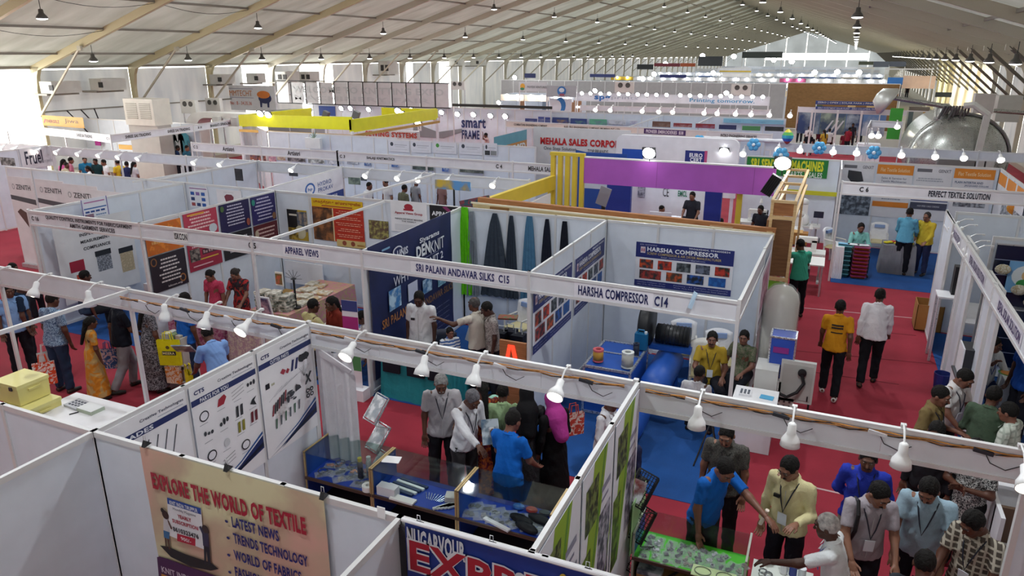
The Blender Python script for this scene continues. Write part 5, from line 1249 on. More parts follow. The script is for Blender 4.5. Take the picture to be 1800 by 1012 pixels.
backposter('white poster with a small maroon garment', Yd-.02, (380, 332), (427, 362), 'e8e6ea', [('g', [(.36, .1), (.62, .1), (.68, .55), (.6, .7), (.4, .7), (.3, .55)], '7c3444'), ('t', .3, .82, .7, .86, 'Finger Spreader', '6c6c74', 0)])
# ---- posters in the instrument stall and at the left
YI = 12.7
sideposter('white framed poster with a blue heading behind the instrument fascia', -13.97, (141, 352), (195, 395), 'e4e6ee', [('r', 0, 0, .03, 1, '5c50a0'), ('r', .97, 0, 1, 1, '5c50a0'), ('r', .1, .86, .9, .9, 'b878a8'), ('r', .06, .66, .94, .7, '3c6cac'), ('p', .06, .2, .4, .5, '8c6c7c', '3c4c8c')]+[('r', .1+.2*i, .54, .26+.2*i, .6, '24488c') for i in range(4)]+lines(4, .45, .92, .15, .48, '6c8cb4'))
pl = PX(-13.95, 9.3, 11.1, .5, 2.15)
board('display_board', 'white display panel listing inspection, measurement, compliance', 'panel', pl, 'dededf' , [('t', .3, .9, .68, .94, 'CALIBRATION', '2c2c34', .03), ('t', .3, .8, .62, .84, 'INSPECTION', '2c2c34', .03), ('t', .3, .71, .68, .75, 'MEASUREMENT', '2c2c34', .03), ('t', .32, .62, .67, .66, 'COMPLIANCE', '2c2c34', .03), ('r', .12, .38, .3, .52, '9c1c34'), ('r', .18, .28, .27, .34, 'c04c30'), ('r', .2, .2, .27, .26, '24508c'),
  ('r', .45, .5, .66, .57, '20242c'), ('p', .46, .3, .65, .5, '9ca0a8', '60646c', 30.), ('r', .76, .46, .96, .53, '20242c'), ('p', .77, .2, .95, .46, 'c8b898', 'b8a888', 20.)])
ZL = [((12, 309), (57, 313), 'brown', 1), ((60, 314), (104, 320), 'black', 1), ((108, 322), (154, 331), 'dark', 0), ((158, 333), (205, 342), 'dark', 0)]
for i, (a, b, c, roll) in enumerate(ZL):
 zt = 2.42
 x0, y0 = W(*a, zt); x1, y1 = W(*b, zt); y1 = y0
 t = thing('roll_up_banner', 'grey and white roll-up banner at the left, %s from the left' % ordn[i], 'banner', ((x0+x1)/2, y0, 0), 'grey and white roll-up banners')
 pl = Plane((x0, y0, .12), (1, 0, 0), (0, 0, 1), x1-x0, zt-.12)
 e = [('t', .3, .86, .88, .915, 'ZENITH', '34363c', .01), ('e', .14, .855, .24, .92, '9ca0a4'), ('e', .16, .865, .22, .91, 'e8e8ea'), ('g', [(0, .74), (1, .70), (1, .76), (0, .79)], '50545a')]
 if roll: e += [('g', [(.15, .6), (.3, .64), (.75, .56), (.78, .4), (.62, .38)], '5c4640' if c == 'brown' else '2c2a2c'), ('e', .62, .36, .9, .58, 'b0aaa8'), ('e', .7, .42, .82, .52, '70686a')]
 board('x', None, None, pl, 'e6e6e8', e, parent=t)
 MB().box(((x0+x1)/2, y0+.0, .06), (x1-x0+.04, .16, .1)).obj('base', ALU, t)
 MB().tube([((x0+x1)/2, y0+.03, .1), ((x0+x1)/2, y0+.03, zt)], .012, 6).obj('pole', ALU, t)
sideposter('white poster with dark cursive lettering at the left edge', -23.97, (33, 262), (100, 290), 'dcdce0', [('t', .12, .2, .62, .85, 'Fruel', '24283c', .02), ('t', .5, .15, .92, .4, 'Imitation Jewellery', 'a0a0a8', 0)])
backposter('grey photo strip poster at the very left edge', Yd-.0, (0, 276), (28, 292), '8c8c8e', [('p', 0, 0, 1, 1, '9c9c9c', '2c2c2e', 9.)])
def orange_sec():
 X0, z1 = onY(70, 219, 20.6); X1, z0 = onY(153, 223, 20.6)
 pl = Plane((X0, 20.75, z0-.05), (1, -.09, 0), (0, 0, 1), X1-X0, .42)
 board('stall_header', 'orange stall header with cursive lettering at far left', 'sign', pl, 'd8a024', [('t', .55, .3, .88, .8, 'Jiwa', '6c4820', 0), ('t', .1, .3, .42, .6, 'ENERGELZ', '8c3c34', .02), ('g', [(.02, .3), (.07, .65), (.1, .6), (.05, .25)], 'c03c3c')])
orange_sec()
def carton(name, label, cat, x0, y0, x1, y1, z0, z1, mat, group=None, extra=None):
 t = thing(name, label, cat, ((x0+x1)/2, (y0+y1)/2, z0), group)
 MB().b2((x0, y0, z0), (x1, y1, z1)).obj('body', mat, t)
 if extra: extra(t)
 return t
for i, (TLx, TLy, w, z0, z1, c, lb) in enumerate([(247, 357, .35, 1.9, 2.3, 'e8e8ea', 'large white equipment box on top of the partition'), (271, 360, .4, 1.8, 2.2, 'e4e4e8', 'second white equipment box beside the framed chart'), (240, 379, .3, 1.6, 1.85, 'e6e6e8', 'small white box left of the red lid box')]):
 X, _ = onY(TLx, TLy, 12.3)
 tt = carton('equipment_box', lb, 'box', X, 12.1, X+w, 12.5, z0-1.0, z1, M(c, .5))
 MB().b2((X+.08, 12.09, z1-.12), (X+.2, 12.1, z1-.08)).obj('handle', BLACK, tt)
X, _ = onY(250, 383, 12.0)
carton('equipment_box', 'small box with a red front near the white boxes', 'box', X, 11.9, X+.3, 12.2, .8, 1.72, M('8c2430', .5))
t = thing('workbench', 'white workbench with an L-shaped top in the instrument stall', 'table', (-12.0, 11.2, 0))
MB().b2((-12.1, 9.9, .8), (-11.4, 12.6, .86)).obj('tabletop', M('dcdce0', .4), t)
MB().b2((-14.0, 12.0, .8), (-12.1, 12.6, .86)).obj('tabletop', M('dcdce0', .4), t)
for x, y in ((-12.05, 9.95), (-11.45, 9.95), (-11.45, 12.5), (-13.9, 12.1)): MB().b2((x-.03, y-.03, 0), (x+.03, y+.03, .8)).obj('leg', ALUW, t)
MB().b2((-12.08, 9.92, .1), (-12.05, 11.9, .78)).obj('side_panel', M('b8bcc4', .5), t)
t = thing('strength_tester', 'chrome bench instrument with hand wheels and a yellow-green base', 'instrument', (-12.4, 11.6, 0))
X, Y_ = -12.35, 12.3
MB().lathe([(.12, .86), (.14, .9), (.1, 1.1), (.05, 1.2)], (X, Y_, 0), 12).obj('base', M('b8b424', .5), t, smooth=True)
MB().tube([(X, Y_, 1.15), (X, Y_, 1.9)], .05, 10).obj('column', M('b8bcc0', .25, .9, 'metal'), t)
MB().lathe([(.1, 1.85), (.13, 1.9), (.13, 2.0), (.06, 2.04)], (X, Y_, 0), 14).obj('dial_head', M('dcdee0', .3), t, smooth=True)
for k in range(3):
 a = k*2.1; MB().tube([(X, Y_, 1.5), (X+.22*cos(a), Y_-.1, 1.5+.16*sin(a))], .012, 6).obj('handle', ALU, t); MB().ball((X+.22*cos(a), Y_-.1, 1.5+.16*sin(a)), .028).obj('knob', BLACK, t)
t = thing('cup_tester', 'red and white bench instrument with small bottles on the workbench', 'instrument', (-11.8, 11.6, .86))
MB().b2((-12.0, 11.5, .86), (-11.75, 11.8, 1.2)).obj('body', M('d8d8dc', .4), t); MB().tube([(-11.9, 11.45, 1.05), (-11.9, 11.5, 1.3)], .08, 12).obj('drum', M('8c2030', .4), t); MB().b2((-11.7, 11.5, .86), (-11.5, 11.85, 1.1)).obj('side_box', M('c8ccd2', .4), t)
for i in range(4): MB().b2((-12.0+.16*i, 12.0, 1.05), (-11.9+.16*i, 12.02, 1.28)).obj('sample_card', M('dfe2e6', .4), t)
t = thing('lab_machine', 'grey cabinet with round dials under the workbench end', 'machine', (-11.65, 9.6, 0))
MB().b2((-11.95, 9.55, .1), (-11.45, 9.85, 1.15)).obj('cabinet', M('b4b8c0', .5), t)
for i, z in enumerate((.95, .7, .45)): MB().lathe([(.001, 0), (.06, 0), (.06, .02), (.001, .03)], (-11.7, 9.55, z), 14, R=Matrix.Rotation(pi/2, 3, 'X')).obj('dial', M('24282e', .3), t)
t = thing('bracket_shelf', 'white wall shelf holding small cards in the instrument stall', 'shelf', (-13.0, 12.4, 1.7))
MB().b2((-13.8, 12.3, 1.75), (-12.2, 12.7, 1.79)).obj('board', M('e0e0e4', .5), t)
for i in range(6): MB().b2((-13.6+.17*i, 12.5, 1.79), (-13.5+.17*i, 12.52, 1.9)).obj('small_card', M(['a03030', '30508c', 'c8a030'][i % 3], .5), t)
t = thing('bench_press', 'white sewing or press head on the left of the instrument stall', 'machine', (-15.2, 10.3, 0))
MB().b2((-15.6, 10.0, 0), (-14.8, 10.6, .75)).obj('cabinet', M('dcdce0', .5), t); MB().b2((-15.5, 10.1, .75), (-14.9, 10.4, 1.0)).obj('head', M('e4e4e8', .4), t); MB().tube([(-15.4, 10.2, 1.0), (-15.2, 10.25, 1.12), (-14.95, 10.2, .95)], .05, 8).obj('arm', M('e8e8ec', .4), t)
t = thing('round_table', 'green topped round table at the left edge', 'table', (-16.0, 11.4, 0))
MB().lathe([(.45, .74), (.45, .77)], (-16.0, 11.4, 0), 24).obj('tabletop', M('7cb85c', .5), t); MB().tube([(-16, 11.4, 0), (-16, 11.4, .75)], .04, 8).obj('column', ALU, t); MB().lathe([(.25, 0), (.25, .03)], (-16, 11.4, .0), 16).obj('base', ALU, t)
MB2 = MB().lathe([(.09, .77), (.12, .8), (.12, .83), (.1, .83), (.08, .79)], (-16.0, 11.4, 0), 16); tag(MB2.obj('dish', M('24282c', .4)), 'dark dish on the green table at the left edge', 'dish')
backposter('white notice with grey lines behind the green table', Yd-.02, (30, 390), (58, 448), 'e2e2e6', lines(6, .1, .9, .4, .9, 'a0a4ac')+[('r', 0, 0, 1, .14, '24282e')])
# ---- yellow crates, white table and papers in the near left stall
YEL = M('e6dc8a', .45)
for i, (x0, y0, s, z0, lb) in enumerate([(-10.04, 5.44, .5, .9, 'topmost pale yellow plastic box at the left edge'), (-9.92, 5.38, .56, .6, 'second pale yellow plastic box of the stack at the left edge'), (-9.95, 5.4, .54, .3, 'third pale yellow plastic box, below the upper two'), (-9.95, 5.4, .54, .012, 'lowest pale yellow plastic box on the floor')]):
 t = thing('plastic_box', lb, 'box', (x0+s/2, y0+s/2, z0), 'pale yellow boxes')
 h = .29
 c = (x0+s/2, y0+s/2, z0)
 mb = MB(); a = s/2*.94; b = s/2*.97
 mb.add([(c[0]+u*a, c[1]+v*a*.9, z0) for u, v in ((-1, -1), (1, -1), (1, 1), (-1, 1))]+[(c[0]+u*b, c[1]+v*b*.9, z0+h-.05) for u, v in ((-1, -1), (1, -1), (1, 1), (-1, 1))], [(3, 2, 1, 0), (0, 1, 5, 4), (1, 2, 6, 5), (2, 3, 7, 6), (3, 0, 4, 7), (4, 5, 6, 7)]).obj('body', YEL, t)
 MB().box((c[0], c[1], z0+h-.025), (s, s*.9, .05)).obj('lid', M('eae294', .4), t)
 for u in (-.13, .13): MB().box((c[0]+u, c[1]-s*.45-.008, z0+h-.05), (.05, .02, .05)).obj('latch', M('3a3c40', .4), t)
 MB().box((c[0]+s/2+.006, c[1], z0+h-.1), (.02, .16, .03)).obj('handle', YEL, t)
t = thing('white_table', 'white table behind the near left wall with a calculator on it', 'table', (-9.0, 6.0, 0))
MB().b2((-9.55, 5.6, .72), (-8.3, 6.26, .76)).obj('tabletop', M('f0eff2', .35), t)
MB().b2((-9.5, 5.65, .02), (-8.35, 5.68, .72)).obj('front_panel', M('e4e4e8', .5), t)
for x in (-9.52, -8.36): MB().b2((x, 5.65, 0), (x+.03, 6.22, .72)).obj('side_panel', M('e4e4e8', .5), t)
t = thing('calculator', 'silver desk calculator with dark keys on the white table', 'calculator', (-9.1, 5.95, .76))
Rz = Matrix.Rotation(radians(-20), 3, 'Z')
MB().box((-9.15, 5.98, .775), (.3, .22, .03), rz=-.1).obj('body', M('b8bac0', .3), t)
for i in range(4):
 for j in range(3): MB().box((-9.24+.06*i, 5.93+.05*j, .793), (.03, .022, .008), rz=-.1).obj('key', M('34384c', .4), t)
t = thing('brochure_stack', 'stack of white brochures with pale green edges on the white table', 'papers', (-8.8, 5.95, .76))
MB().box((-8.85, 5.95, .785), (.3, .2, .05), rz=-.05).obj('pages', M('b8c4b0', .6), t); MB().box((-8.85, 5.95, .812), (.3, .2, .006), rz=-.05).obj('cover', M('eceeee', .5), t)
tag(MB().tube([(-9.0, 5.74, .768), (-8.95, 5.84, .768)], .008, 6).obj('pen', BLACK), 'black pen on the white table between calculator and brochures', 'pen')
# ---- shopping bags
def bag(label, P, w, h, col, rz=0, col2=None, d=.06, txt=None, handles=True):
 t = thing('carrier_bag', label, 'bag', (P[0], P[1], P[2]), None)
 R = Matrix.Rotation(rz, 3, 'Z')
 def q(x, y, z): return tuple(Vector(P)+R@Vector((x, y, z)))
 mb = MB(); mb.add([q(-w/2, -d/2, 0), q(w/2, -d/2, 0), q(w/2, d/2, 0), q(-w/2, d/2, 0), q(-w/2*1.03, -d/2, h), q(w/2*1.03, -d/2, h), q(w/2*1.03, d/2, h), q(-w/2*1.03, d/2, h)], [(3, 2, 1, 0), (0, 1, 5, 4), (1, 2, 6, 5), (2, 3, 7, 6), (3, 0, 4, 7)])
 mb.obj('body', M(col, .6, 0, 'cloth' if not col2 else 'print', 0, col2, 14), t)
 if handles:
  for y in (-d/2, d/2): MB().tube([q(-w*.2, y, h), q(-w*.15, y, h+.13), q(w*.15, y, h+.13), q(w*.2, y, h)], .008, 5).obj('handle', M(col, .6), t)
 if txt:
  pl = Plane(q(-w/2, -d/2-.002, 0), R@Vector((1, 0, 0)), (0, 0, 1), w, h); draw(pl, txt, t, .002)
 return t
x, y = W(80, 660, .45); bag('orange and white shopping bag held by the man in the leaf-patterned shirt', (x, y, .3), .3, .38, 'd8481c', .9, 'e8e4e0')
x, y = W(75, 640, .55); bag('white paper bag beside the orange shopping bag', (x-.05, y+.1, .42), .22, .3, 'dcdad8', 1.2)
x, y = W(193, 635, .5); bag('blue and white printed bag carried beside the girl', (x, y, .38), .26, .34, '2c5c9c', .5, 'd8c0c8')
x, y = W(297, 612, 1.0); bag('bright yellow carrier bag with a dark label, held in the book stall aisle', (x, y, .72), .34, .42, 'e0d414', .35, txt=[('r', .2, .42, .85, .58, '24242c'), ('t', .23, .45, .8, .55, 'MEERA', 'e8e0a0', .03), ('e', .4, .66, .58, .8, '5c4c14')])
x, y = W(332, 660, .7); bag('second yellow bag held low by the bending man', (x, y, .42), .26, .34, 'd8c818', -.5)
x, y = W(312, 650, .45); bag('bag with an orange flame print at the foot of the bending man', (x-.1, y, .2), .26, .3, 'e8d8c0', .2, 'd8801c')
x, y = W(322, 607, 1.1)
t = thing('magazine', 'glossy magazine held over the yellow bag', 'magazine', (x, y, 1.0)); MB().box((x, y, 1.05), (.3, .02, .24), rz=.4, rot=Matrix.Rotation(.4, 3, 'Z')@Matrix.Rotation(.8, 3, 'X')).obj('cover', M('6c7c8c', .3, 0, 'picture', 0, 'dcdfe2', 6.), t)
x, y = W(1008, 735, .95); bag('red and white plastic bag hanging from the arm of the woman in the magenta scarf', (x, y, .72), .28, .3, 'b83c2c', .8, 'd8c8c0')
x, y = W(883, 705, 1.1); t = thing('mint_bag', 'mint green cloth bag behind the grey-haired man in white', 'bag', (x, y, .9)); MB().ball((x-.1, y, 1.0), (.14, .1, .17), 12, 8).obj('body', M('9cd0bc', .7, 0, 'cloth'), t, smooth=True)
x, y = W(862, 752, 1.15); t = thing('brochure', 'printed brochure in the hand of the grey-haired man in white', 'brochure', (x, y, 1.0)); MB().box((x, y, 1.1), (.21, .012, .3), rot=Matrix.Rotation(.6, 3, 'Z')@Matrix.Rotation(-.5, 3, 'X')).obj('pages', M('c4d0d8', .5, 0, 'picture', 0, '5c7890', 8.), t)
x, y = W(1339, 900, 1.15); tag(MB().tube([(x, y, 1.02), (x+.05, y-.05, 1.22)], .02, 10).obj('rolled_papers', M('e8dccc', .6)), 'rolled papers in the hand of the man in the cream shirt', 'papers')
# ================================================================ NEAR FURNITURE AND GOODS
GLASS = M('e8f0ee', .05, 0, 'glass')
GOLD = M('b8a070', .4, .4, 'metal')
def counter(label, x0, x1, y0, y1, zb, zt, side, liner, frame, glass_top=True):
 t = thing('display_counter', label, 'display case', ((x0+x1)/2, (y0+y1)/2, 0))
 MB().b2((x0, y0, zb-.03), (x1, y1, zb)).obj('shelf', liner, t)
 MB().b2((x0, y0+.01, 0), (x0+.025, y1, zb-.03)).obj('side_panel', side, t); MB().b2((x1-.025, y0+.01, 0), (x1, y1, zb-.03)).obj('side_panel', side, t)
 MB().b2((x0, y1-.02, 0), (x1, y1, zb-.03)).obj('front_panel', side, t)
 MB().b2((x0+.03, y0+.05, .3), (x1-.03, y1-.03, .32)).obj('lower_shelf', M('3a2c24', .6), t)
 MB().b2((x0+.0, y0, zb), (x0+.012, y1, zt)).obj('end_panel', M('2450a4', .4), t)
 MB().b2((x1-.008, y0, zb), (x1, y1, zt)).obj('end_glass', GLASS, t)
 MB().b2((x0, y1-.008, zb), (x1, y1, zt)).obj('front_glass', GLASS, t)
 if glass_top: MB().b2((x0, y0, zt), (x1, y1, zt+.008)).obj('top_glass', GLASS, t)
 for x in (x0+.008, x1-.008):
  MB().beam((x, y0, zt+.012), (x, y1, zt+.012), .02, .012).obj('edge_trim', frame, t)
  MB().beam((x, y0+.008, 0), (x, y0+.008, zt), .02, .02).obj('edge_post', frame, t)
 MB().beam((x0, y0, zb-.015), (x1, y0, zb-.015), .02, .035).obj('edge_trim', M('4a3428', .5), t)
 return t
BL = M('1c3c9c', .5)
CX = [(-5.15, -4.24), (-4.23, -3.17), (-3.16, -2.1)]
for i, (a, b) in enumerate(CX):
 counter(['glass counter nearest the poster wall, filled with plastic bags', 'middle glass counter with pens and white boxes', 'right glass counter with wrapped parts and black bags'][i], a, b, 5.84, 6.34, .72, 1.03, M('243c84', .5), BL, GOLD)
rg = random.Random(5)
PB = M('d0d4d8', .2, 0, 'plastic_bag')
def baggie(cx, cy, z, w, d, rz, inner, label, grp):
 t = thing('plastic_packet', label, 'packet', (cx, cy, z), grp)
 R = Matrix.Rotation(rz, 3, 'Z'); n = 5; vs = []; fs = []
 for j in range(n+1):
  for i in range(n+1):
   u, v = i/n-.5, j/n-.5; hgt = .028*(1-4*u*u)*(1-4*v*v)+.006*rg.random(); vs.append(Vector((cx, cy, z+.004+hgt))+R@Vector((u*w, v*d, 0)))
 k = len(vs); vs += [Vector((v.x, v.y, z+.001)) for v in vs]
 for j in range(n):
  for i in range(n): a = j*(n+1)+i; fs += [(a, a+1, a+n+2, a+n+1), (a+k+n+1, a+k+n+2, a+k+1, a+k)]
 MB().add(vs, fs).obj('film', PB, t, smooth=True)
 mb = MB()
 for q in range(3): mb.box(Vector((cx, cy, z+.012))+R@Vector(((rg.random()-.5)*w*.5, (rg.random()-.5)*d*.5, 0)), (w*.3, d*.22, .014), rz+rg.random())
 mb.obj('parts', M(inner, .4), t)
G_ = 'clear packets of parts in the glass counters'
for i in range(9):
 baggie(-5.0+.085*i, 5.93+.06*(i % 3)+.02*rg.random(), .722, .15, .13, rg.random(), ['6c6c74', '9c9ca4', '4c4c54', 'b0a8a0'][i % 4], 'clear packet in the first glass counter, front row, %s from the left' % ordn[i], G_)
for i in range(8):
 baggie(-5.02+.09*i, 6.14+.05*(i % 2), .722, .14, .12, rg.random(), ['c87850', '8c3c30', 'c4b4a8', '5c6068'][i % 4], 'clear packet in the first glass counter, back row, %s from the left' % ordn[i], G_)
for i in range(14):
 baggie(-3.06+.13*(i % 7), 5.95+.13*(i//7)+.03*rg.random(), .722, .17, .15, rg.random(), ['34383c', '8c8c94', '6c7480', '24262a'][i % 4], 'clear packet in the right glass counter, %s row, %s from the left' % (['front', 'back'][i//7], ordn[i % 7]), G_)
t = thing('tape_roll', 'white tape roll at the edge of the first glass counter', 'tape', (-4.32, 5.87, .74)); MB().lathe([(.028, 0), (.07, 0), (.07, .06), (.028, .06), (.028, 0)], (-4.32, 5.9, .722), 20).obj('roll', M('ecebe6', .6), t, smooth=False)
for i, (x, y, c, lb, r) in enumerate([(-4.45, 6.12, 'b8bcc0', 'silver spray can between the counters', .035), (-4.53, 6.06, '5c5c60', 'dark can with a yellow cap beside the silver can', .034)]):
 t = thing('spray_can', lb, 'can', (x, y, .722)); MB().lathe([(r, 0), (r, .2), (r*.6, .23)], (x, y, .722), 12).obj('body', M(c, .3, .6, 'metal'), t, smooth=True); MB().lathe([(r*.75, .225), (r*.75, .27)], (x, y, .722), 12).obj('cap', M('d8c028' if i else 'e8e8e8', .4), t)
for i, (x, y) in enumerate([(-4.98, 5.95), (-4.9, 6.18), (-4.72, 6.2)]):
 tag(MB().tube([(x+.055*cos(a*pi/8), y+.055*sin(a*pi/8), .775+.004*(a % 2)) for a in range(17)], .006, 5).obj('wire_coil', M('70747a', .3, .8, 'metal')), 'coil of grey wire in the first glass counter, %s' % ['near the left front', 'near the left back', 'beside the back packets'][i], 'wire coil')
for i in range(5): tag(MB().box((-3.98+.02*i, 6.0+.05*i, .737), (.38, .035, .022), rz=-.12).obj('blade_box', M('dfe4e2' if i % 2 else '2c3c5c', .4)), 'long slim blade box in the middle glass counter, %s from the front' % ordn[i], 'box', 'slim blade boxes in the middle counter')
t = thing('carton', 'white product box in the front of the middle glass counter', 'box', (-4.05, 5.93, .722)); MB().b2((-4.18, 5.86, .722), (-3.95, 5.97, .83)).obj('body', M('dedee2', .5), t)
tag(MB().box((-3.85, 5.875, .735), (.3, .1, .02), rz=-.03).obj('white_tray', M('ecece8', .5)), 'white flat box along the front edge of the middle glass counter', 'box')
tag(MB().box((-4.12, 6.1, 1.045), (.2, .14, .004), rz=.25).obj('price_card', M('f2f2f2', .5)), 'white card lying on the glass of the middle counter', 'card')
for i in range(9):
 a = -.55+.13*i; tag(MB().tube([(-3.62+.02*i, 6.0, .727), (-3.62+.02*i+.14*sin(a), 6.0+.14*cos(a)*.9, .727)], .004, 5).obj('needle', M('c8d0dc', .25, .8, 'metal')), 'silver blade fanned out in the middle glass counter, %s from the left' % ordn[i], 'blade', 'fanned blades in the middle counter')
for i in range(5): tag(MB().box((-3.4+.035*i, 5.93+.02*i, .735), (.2, .03, .02), rz=.9).obj('sleeve_box', M('d8dcd8', .4)), 'pale sleeve at the right front of the middle counter', 'box', 'pale sleeves in the middle counter')
tag(MB().box((-3.35, 6.1, .76), (.16, .13, .06), rz=.3).obj('parts_box', M('c8c0bc', .5)), 'whitish open box with copper parts at the right of the middle counter', 'box')
for i, (x, y, r) in enumerate([(-2.5, 6.02, -.25), (-2.4, 5.92, -.3), (-2.32, 6.1, -.2)]):
 t = thing('black_pouch', 'black zipped pouch in the right glass counter, %s' % ['the middle one', 'the nearest one', 'the farthest one'][i], 'pouch', (x, y, .722), 'black pouches in the right counter'); MB().ball((x, y, .765), (.15, .06, .045), 12, 8, 0, Matrix.Rotation(r, 3, 'Z')).obj('body', M('1c1c20', .5, 0, 'cloth'), t, smooth=True)
for i, c in enumerate(('3c78c8', 'b84038', '3c444c')): tag(MB().ball((-2.62+.15*i, 6.24, .75), (.07, .045, .035), 10, 6).obj('reel', M(c, .4)), ['blue', 'red', 'dark'][i]+' plastic reel at the back of the right glass counter', 'reel')
tag(MB().box((-2.72, 5.88, .735), (.34, .05, .02), rz=-.28).obj('long_white_box', M('e4e4e6', .5)), 'long white box across the front of the right glass counter', 'box')
t = thing('white_chair', 'white monobloc chair half under the right glass counter', 'chair', (-3.1, 5.6, 0)); MB().b2((-3.3, 5.5, .4), (-2.95, 5.75, .44)).obj('seat', M('e8e8ea', .4), t); MB().b2((-3.3, 5.42, .44), (-2.95, 5.48, .75)).obj('backrest', M('e8e8ea', .4), t)
for dx in (-3.28, -2.99):
 for dy in (5.5, 5.72): MB().b2((dx, dy, 0), (dx+.03, dy+.03, .42)).obj('leg', M('e8e8ea', .4), t)
t = thing('storage_box', 'dark box on the floor behind the middle glass counter', 'box', (-3.7, 5.6, 0)); MB().b2((-3.95, 5.45, .013), (-3.5, 5.75, .3)).obj('body', M('8c8c90', .6), t); MB().b2((-3.97, 5.43, .3), (-3.48, 5.77, .33)).obj('lid', M('9c9ca0', .6), t)
def zigzag(label, px, py, ztop, mat, page, n=3, mesh=False, yaw=.5, w=.24, step=.26):
 x, y = W(px, py, ztop)
 t = thing('brochure_stand', label, 'stand', (x, y, 0))
 R = Matrix.Rotation(yaw, 3, 'Z')
 z = ztop; k = 0
 for i in range(n):
  tilt = -.7
  c = Vector((x, y, z-.13)); q = R@Matrix.Rotation(tilt, 3, 'X')
  mb = MB()
  for u in (-w/2, w/2): mb.box(c+q@Vector((u, 0, 0)), (.014, .014, .34), rot=q)
  for v in (-.17, .17): mb.box(c+q@Vector((0, 0, v)), (w, .014, .014), rot=q)
  if mesh:
   for u in range(-3, 4): mb.box(c+q@Vector((u*w/7, 0, 0)), (.006, .006, .33), rot=q)
   for v in range(-4, 5): mb.box(c+q@Vector((0, 0, v*.037)), (w, .006, .006), rot=q)
  mb.obj('tray', mat, t)
  if page: MB().box(c+q@Vector((0, -.01, 0)), (w-.03, .006, .3), rot=q).obj('brochure', page, t)
  if i < n-1:
   for u in (-w/2-.01, w/2+.01):
    MB().tube([c+q@Vector((u, 0, .16)), c+q@Vector((u, 0, -.17))+Vector((0, 0, -.02)), Vector((0, 0, -step-.13))+c+q@Vector((u, 0, .17))], .007, 5).obj('link', mat, t)
  z -= step+.13
 MB().box((x, y, .03), (.34, .26, .03), yaw).obj('base', mat, t)
 for u in (-w/2, w/2): MB().tube([Vector((x, y, .04))+R@Vector((u, 0, 0)), Vector((x, y, z+.25))+R@Vector((u, -.05, 0))], .008, 5).obj('leg', mat, t)
zigzag('silver zigzag brochure stand with white leaflets behind the glass counters', 660, 700, 1.5, M('b4b8bc', .3, .8, 'metal'), M('e0e2e4', .4, 0, 'picture', 0, '9ca4ac', 9.), yaw=-.4)
zigzag('black mesh zigzag brochure stand beside the green counter', 1128, 838, 1.5, M('1c1c1e', .4, .3), None, mesh=True, yaw=-.5)
x, y = W(1118, 862, 1.35); tag(MB().box((x, y, 1.35), (.17, .01, .22), rot=Matrix.Rotation(-.3, 3, 'Z')@Matrix.Rotation(-.6, 3, 'X')).obj('leaflet', M('d8dce0', .4, 0, 'picture', 0, '7c3c3c', 7.)), 'white leaflet held in the top of the black mesh stand', 'leaflet')
x0 = onY(553, 620, 6.28)[0]; x1 = onY(621, 640, 6.28)[0]
n = 20; vs = []; fs = []
for j in range(8):
 v = j/7; z = 2.2-1.75*v
 for i in range(n+1):
  u = i/n; vs.append((x0+(x1-x0)*u*(1 if j else .95), 6.3+.035*sin(u*22)+.01*v, z-.12*u*(1-v)))
for j in range(7):
 for i in range(n): a = j*(n+1)+i; fs.append((a, a+1, a+n+2, a+n+1))
tag(MB().add(vs, fs).obj('curtain', M('dcdade', .8, 0, 'cloth'), smooth=True), 'white curtain hanging at the corner of the poster wall', 'curtain')
tag(MB().add([(x1-.42, 6.22, 2.2), (x1+.02, 6.22, 2.0), (x1-.02, 6.25, 1.94), (x1-.42, 6.25, 2.08), (x1-.42, 6.2, 2.2), (x1+.02, 6.2, 2.0), (x1-.02, 6.23, 1.94), (x1-.42, 6.23, 2.08)], [(0, 1, 2, 3), (7, 6, 5, 4), (0, 4, 5, 1), (2, 6, 7, 3)]).obj('cloth_flap', M('e4e2e6', .8, 0, 'cloth')), 'white cloth flap stretched below the fascia beside the curtain', 'cloth')
GR = M('4cc024', .5)
t = counter('green lined glass counter full of small packets beside the divider wall', -1.3, -.24, 5.96, 6.42, .72, .97, M('6c6c50', .5), GR, M('b0b4a8', .4), glass_top=False)
for i in range(38):
 baggie(-1.2+.1*(i % 10)+.03*rg.random(), 6.02+.09*(i//10)+.03*rg.random(), .722, .12, .1, rg.random()*2, ['2c3430', 'c8ccd0', '6c7074', '1c2420', '8c8468'][i % 5], 'small clear packet in the green lined counter, row %s, %s from the left' % (ordn[i//10], ordn[i % 10]), 'packets in the green counter')
tag(MB().add([(-1.31, 5.9, .75), (-1.29, 6.42, .75), (-1.3, 6.42, 1.3), (-1.32, 5.95, 1.3), (-1.32, 5.9, .75), (-1.3, 6.42, .74), (-1.31, 6.43, 1.3), (-1.33, 5.95, 1.3)], [(0, 1, 2, 3), (7, 6, 5, 4), (3, 2, 6, 7)]).obj('green_backing', M('9cc88c', .4)), 'pale green sheet standing against the divider at the green counter', 'sheet')
t = thing('carton', 'brown cardboard box with black scissors below the green counter', 'box', (-1.0, 6.1, .33)); MB().b2((-1.25, 5.98, .33), (-.78, 6.3, .55)).obj('body', M('a87c48', .8), t); MB().tube([(-.95, 6.0, .56), (-.86, 6.1, .58), (-.9, 6.05, .565)], .012, 5).obj('scissors', BLACK, t)
tag(MB().box((-1.12, 6.0, .58), (.24, .12, .05)).obj('label_box', M('b8c0c8', .5, 0, 'picture', 0, '4c5864', 9.)), 'printed box with dark labels below the green counter', 'box')
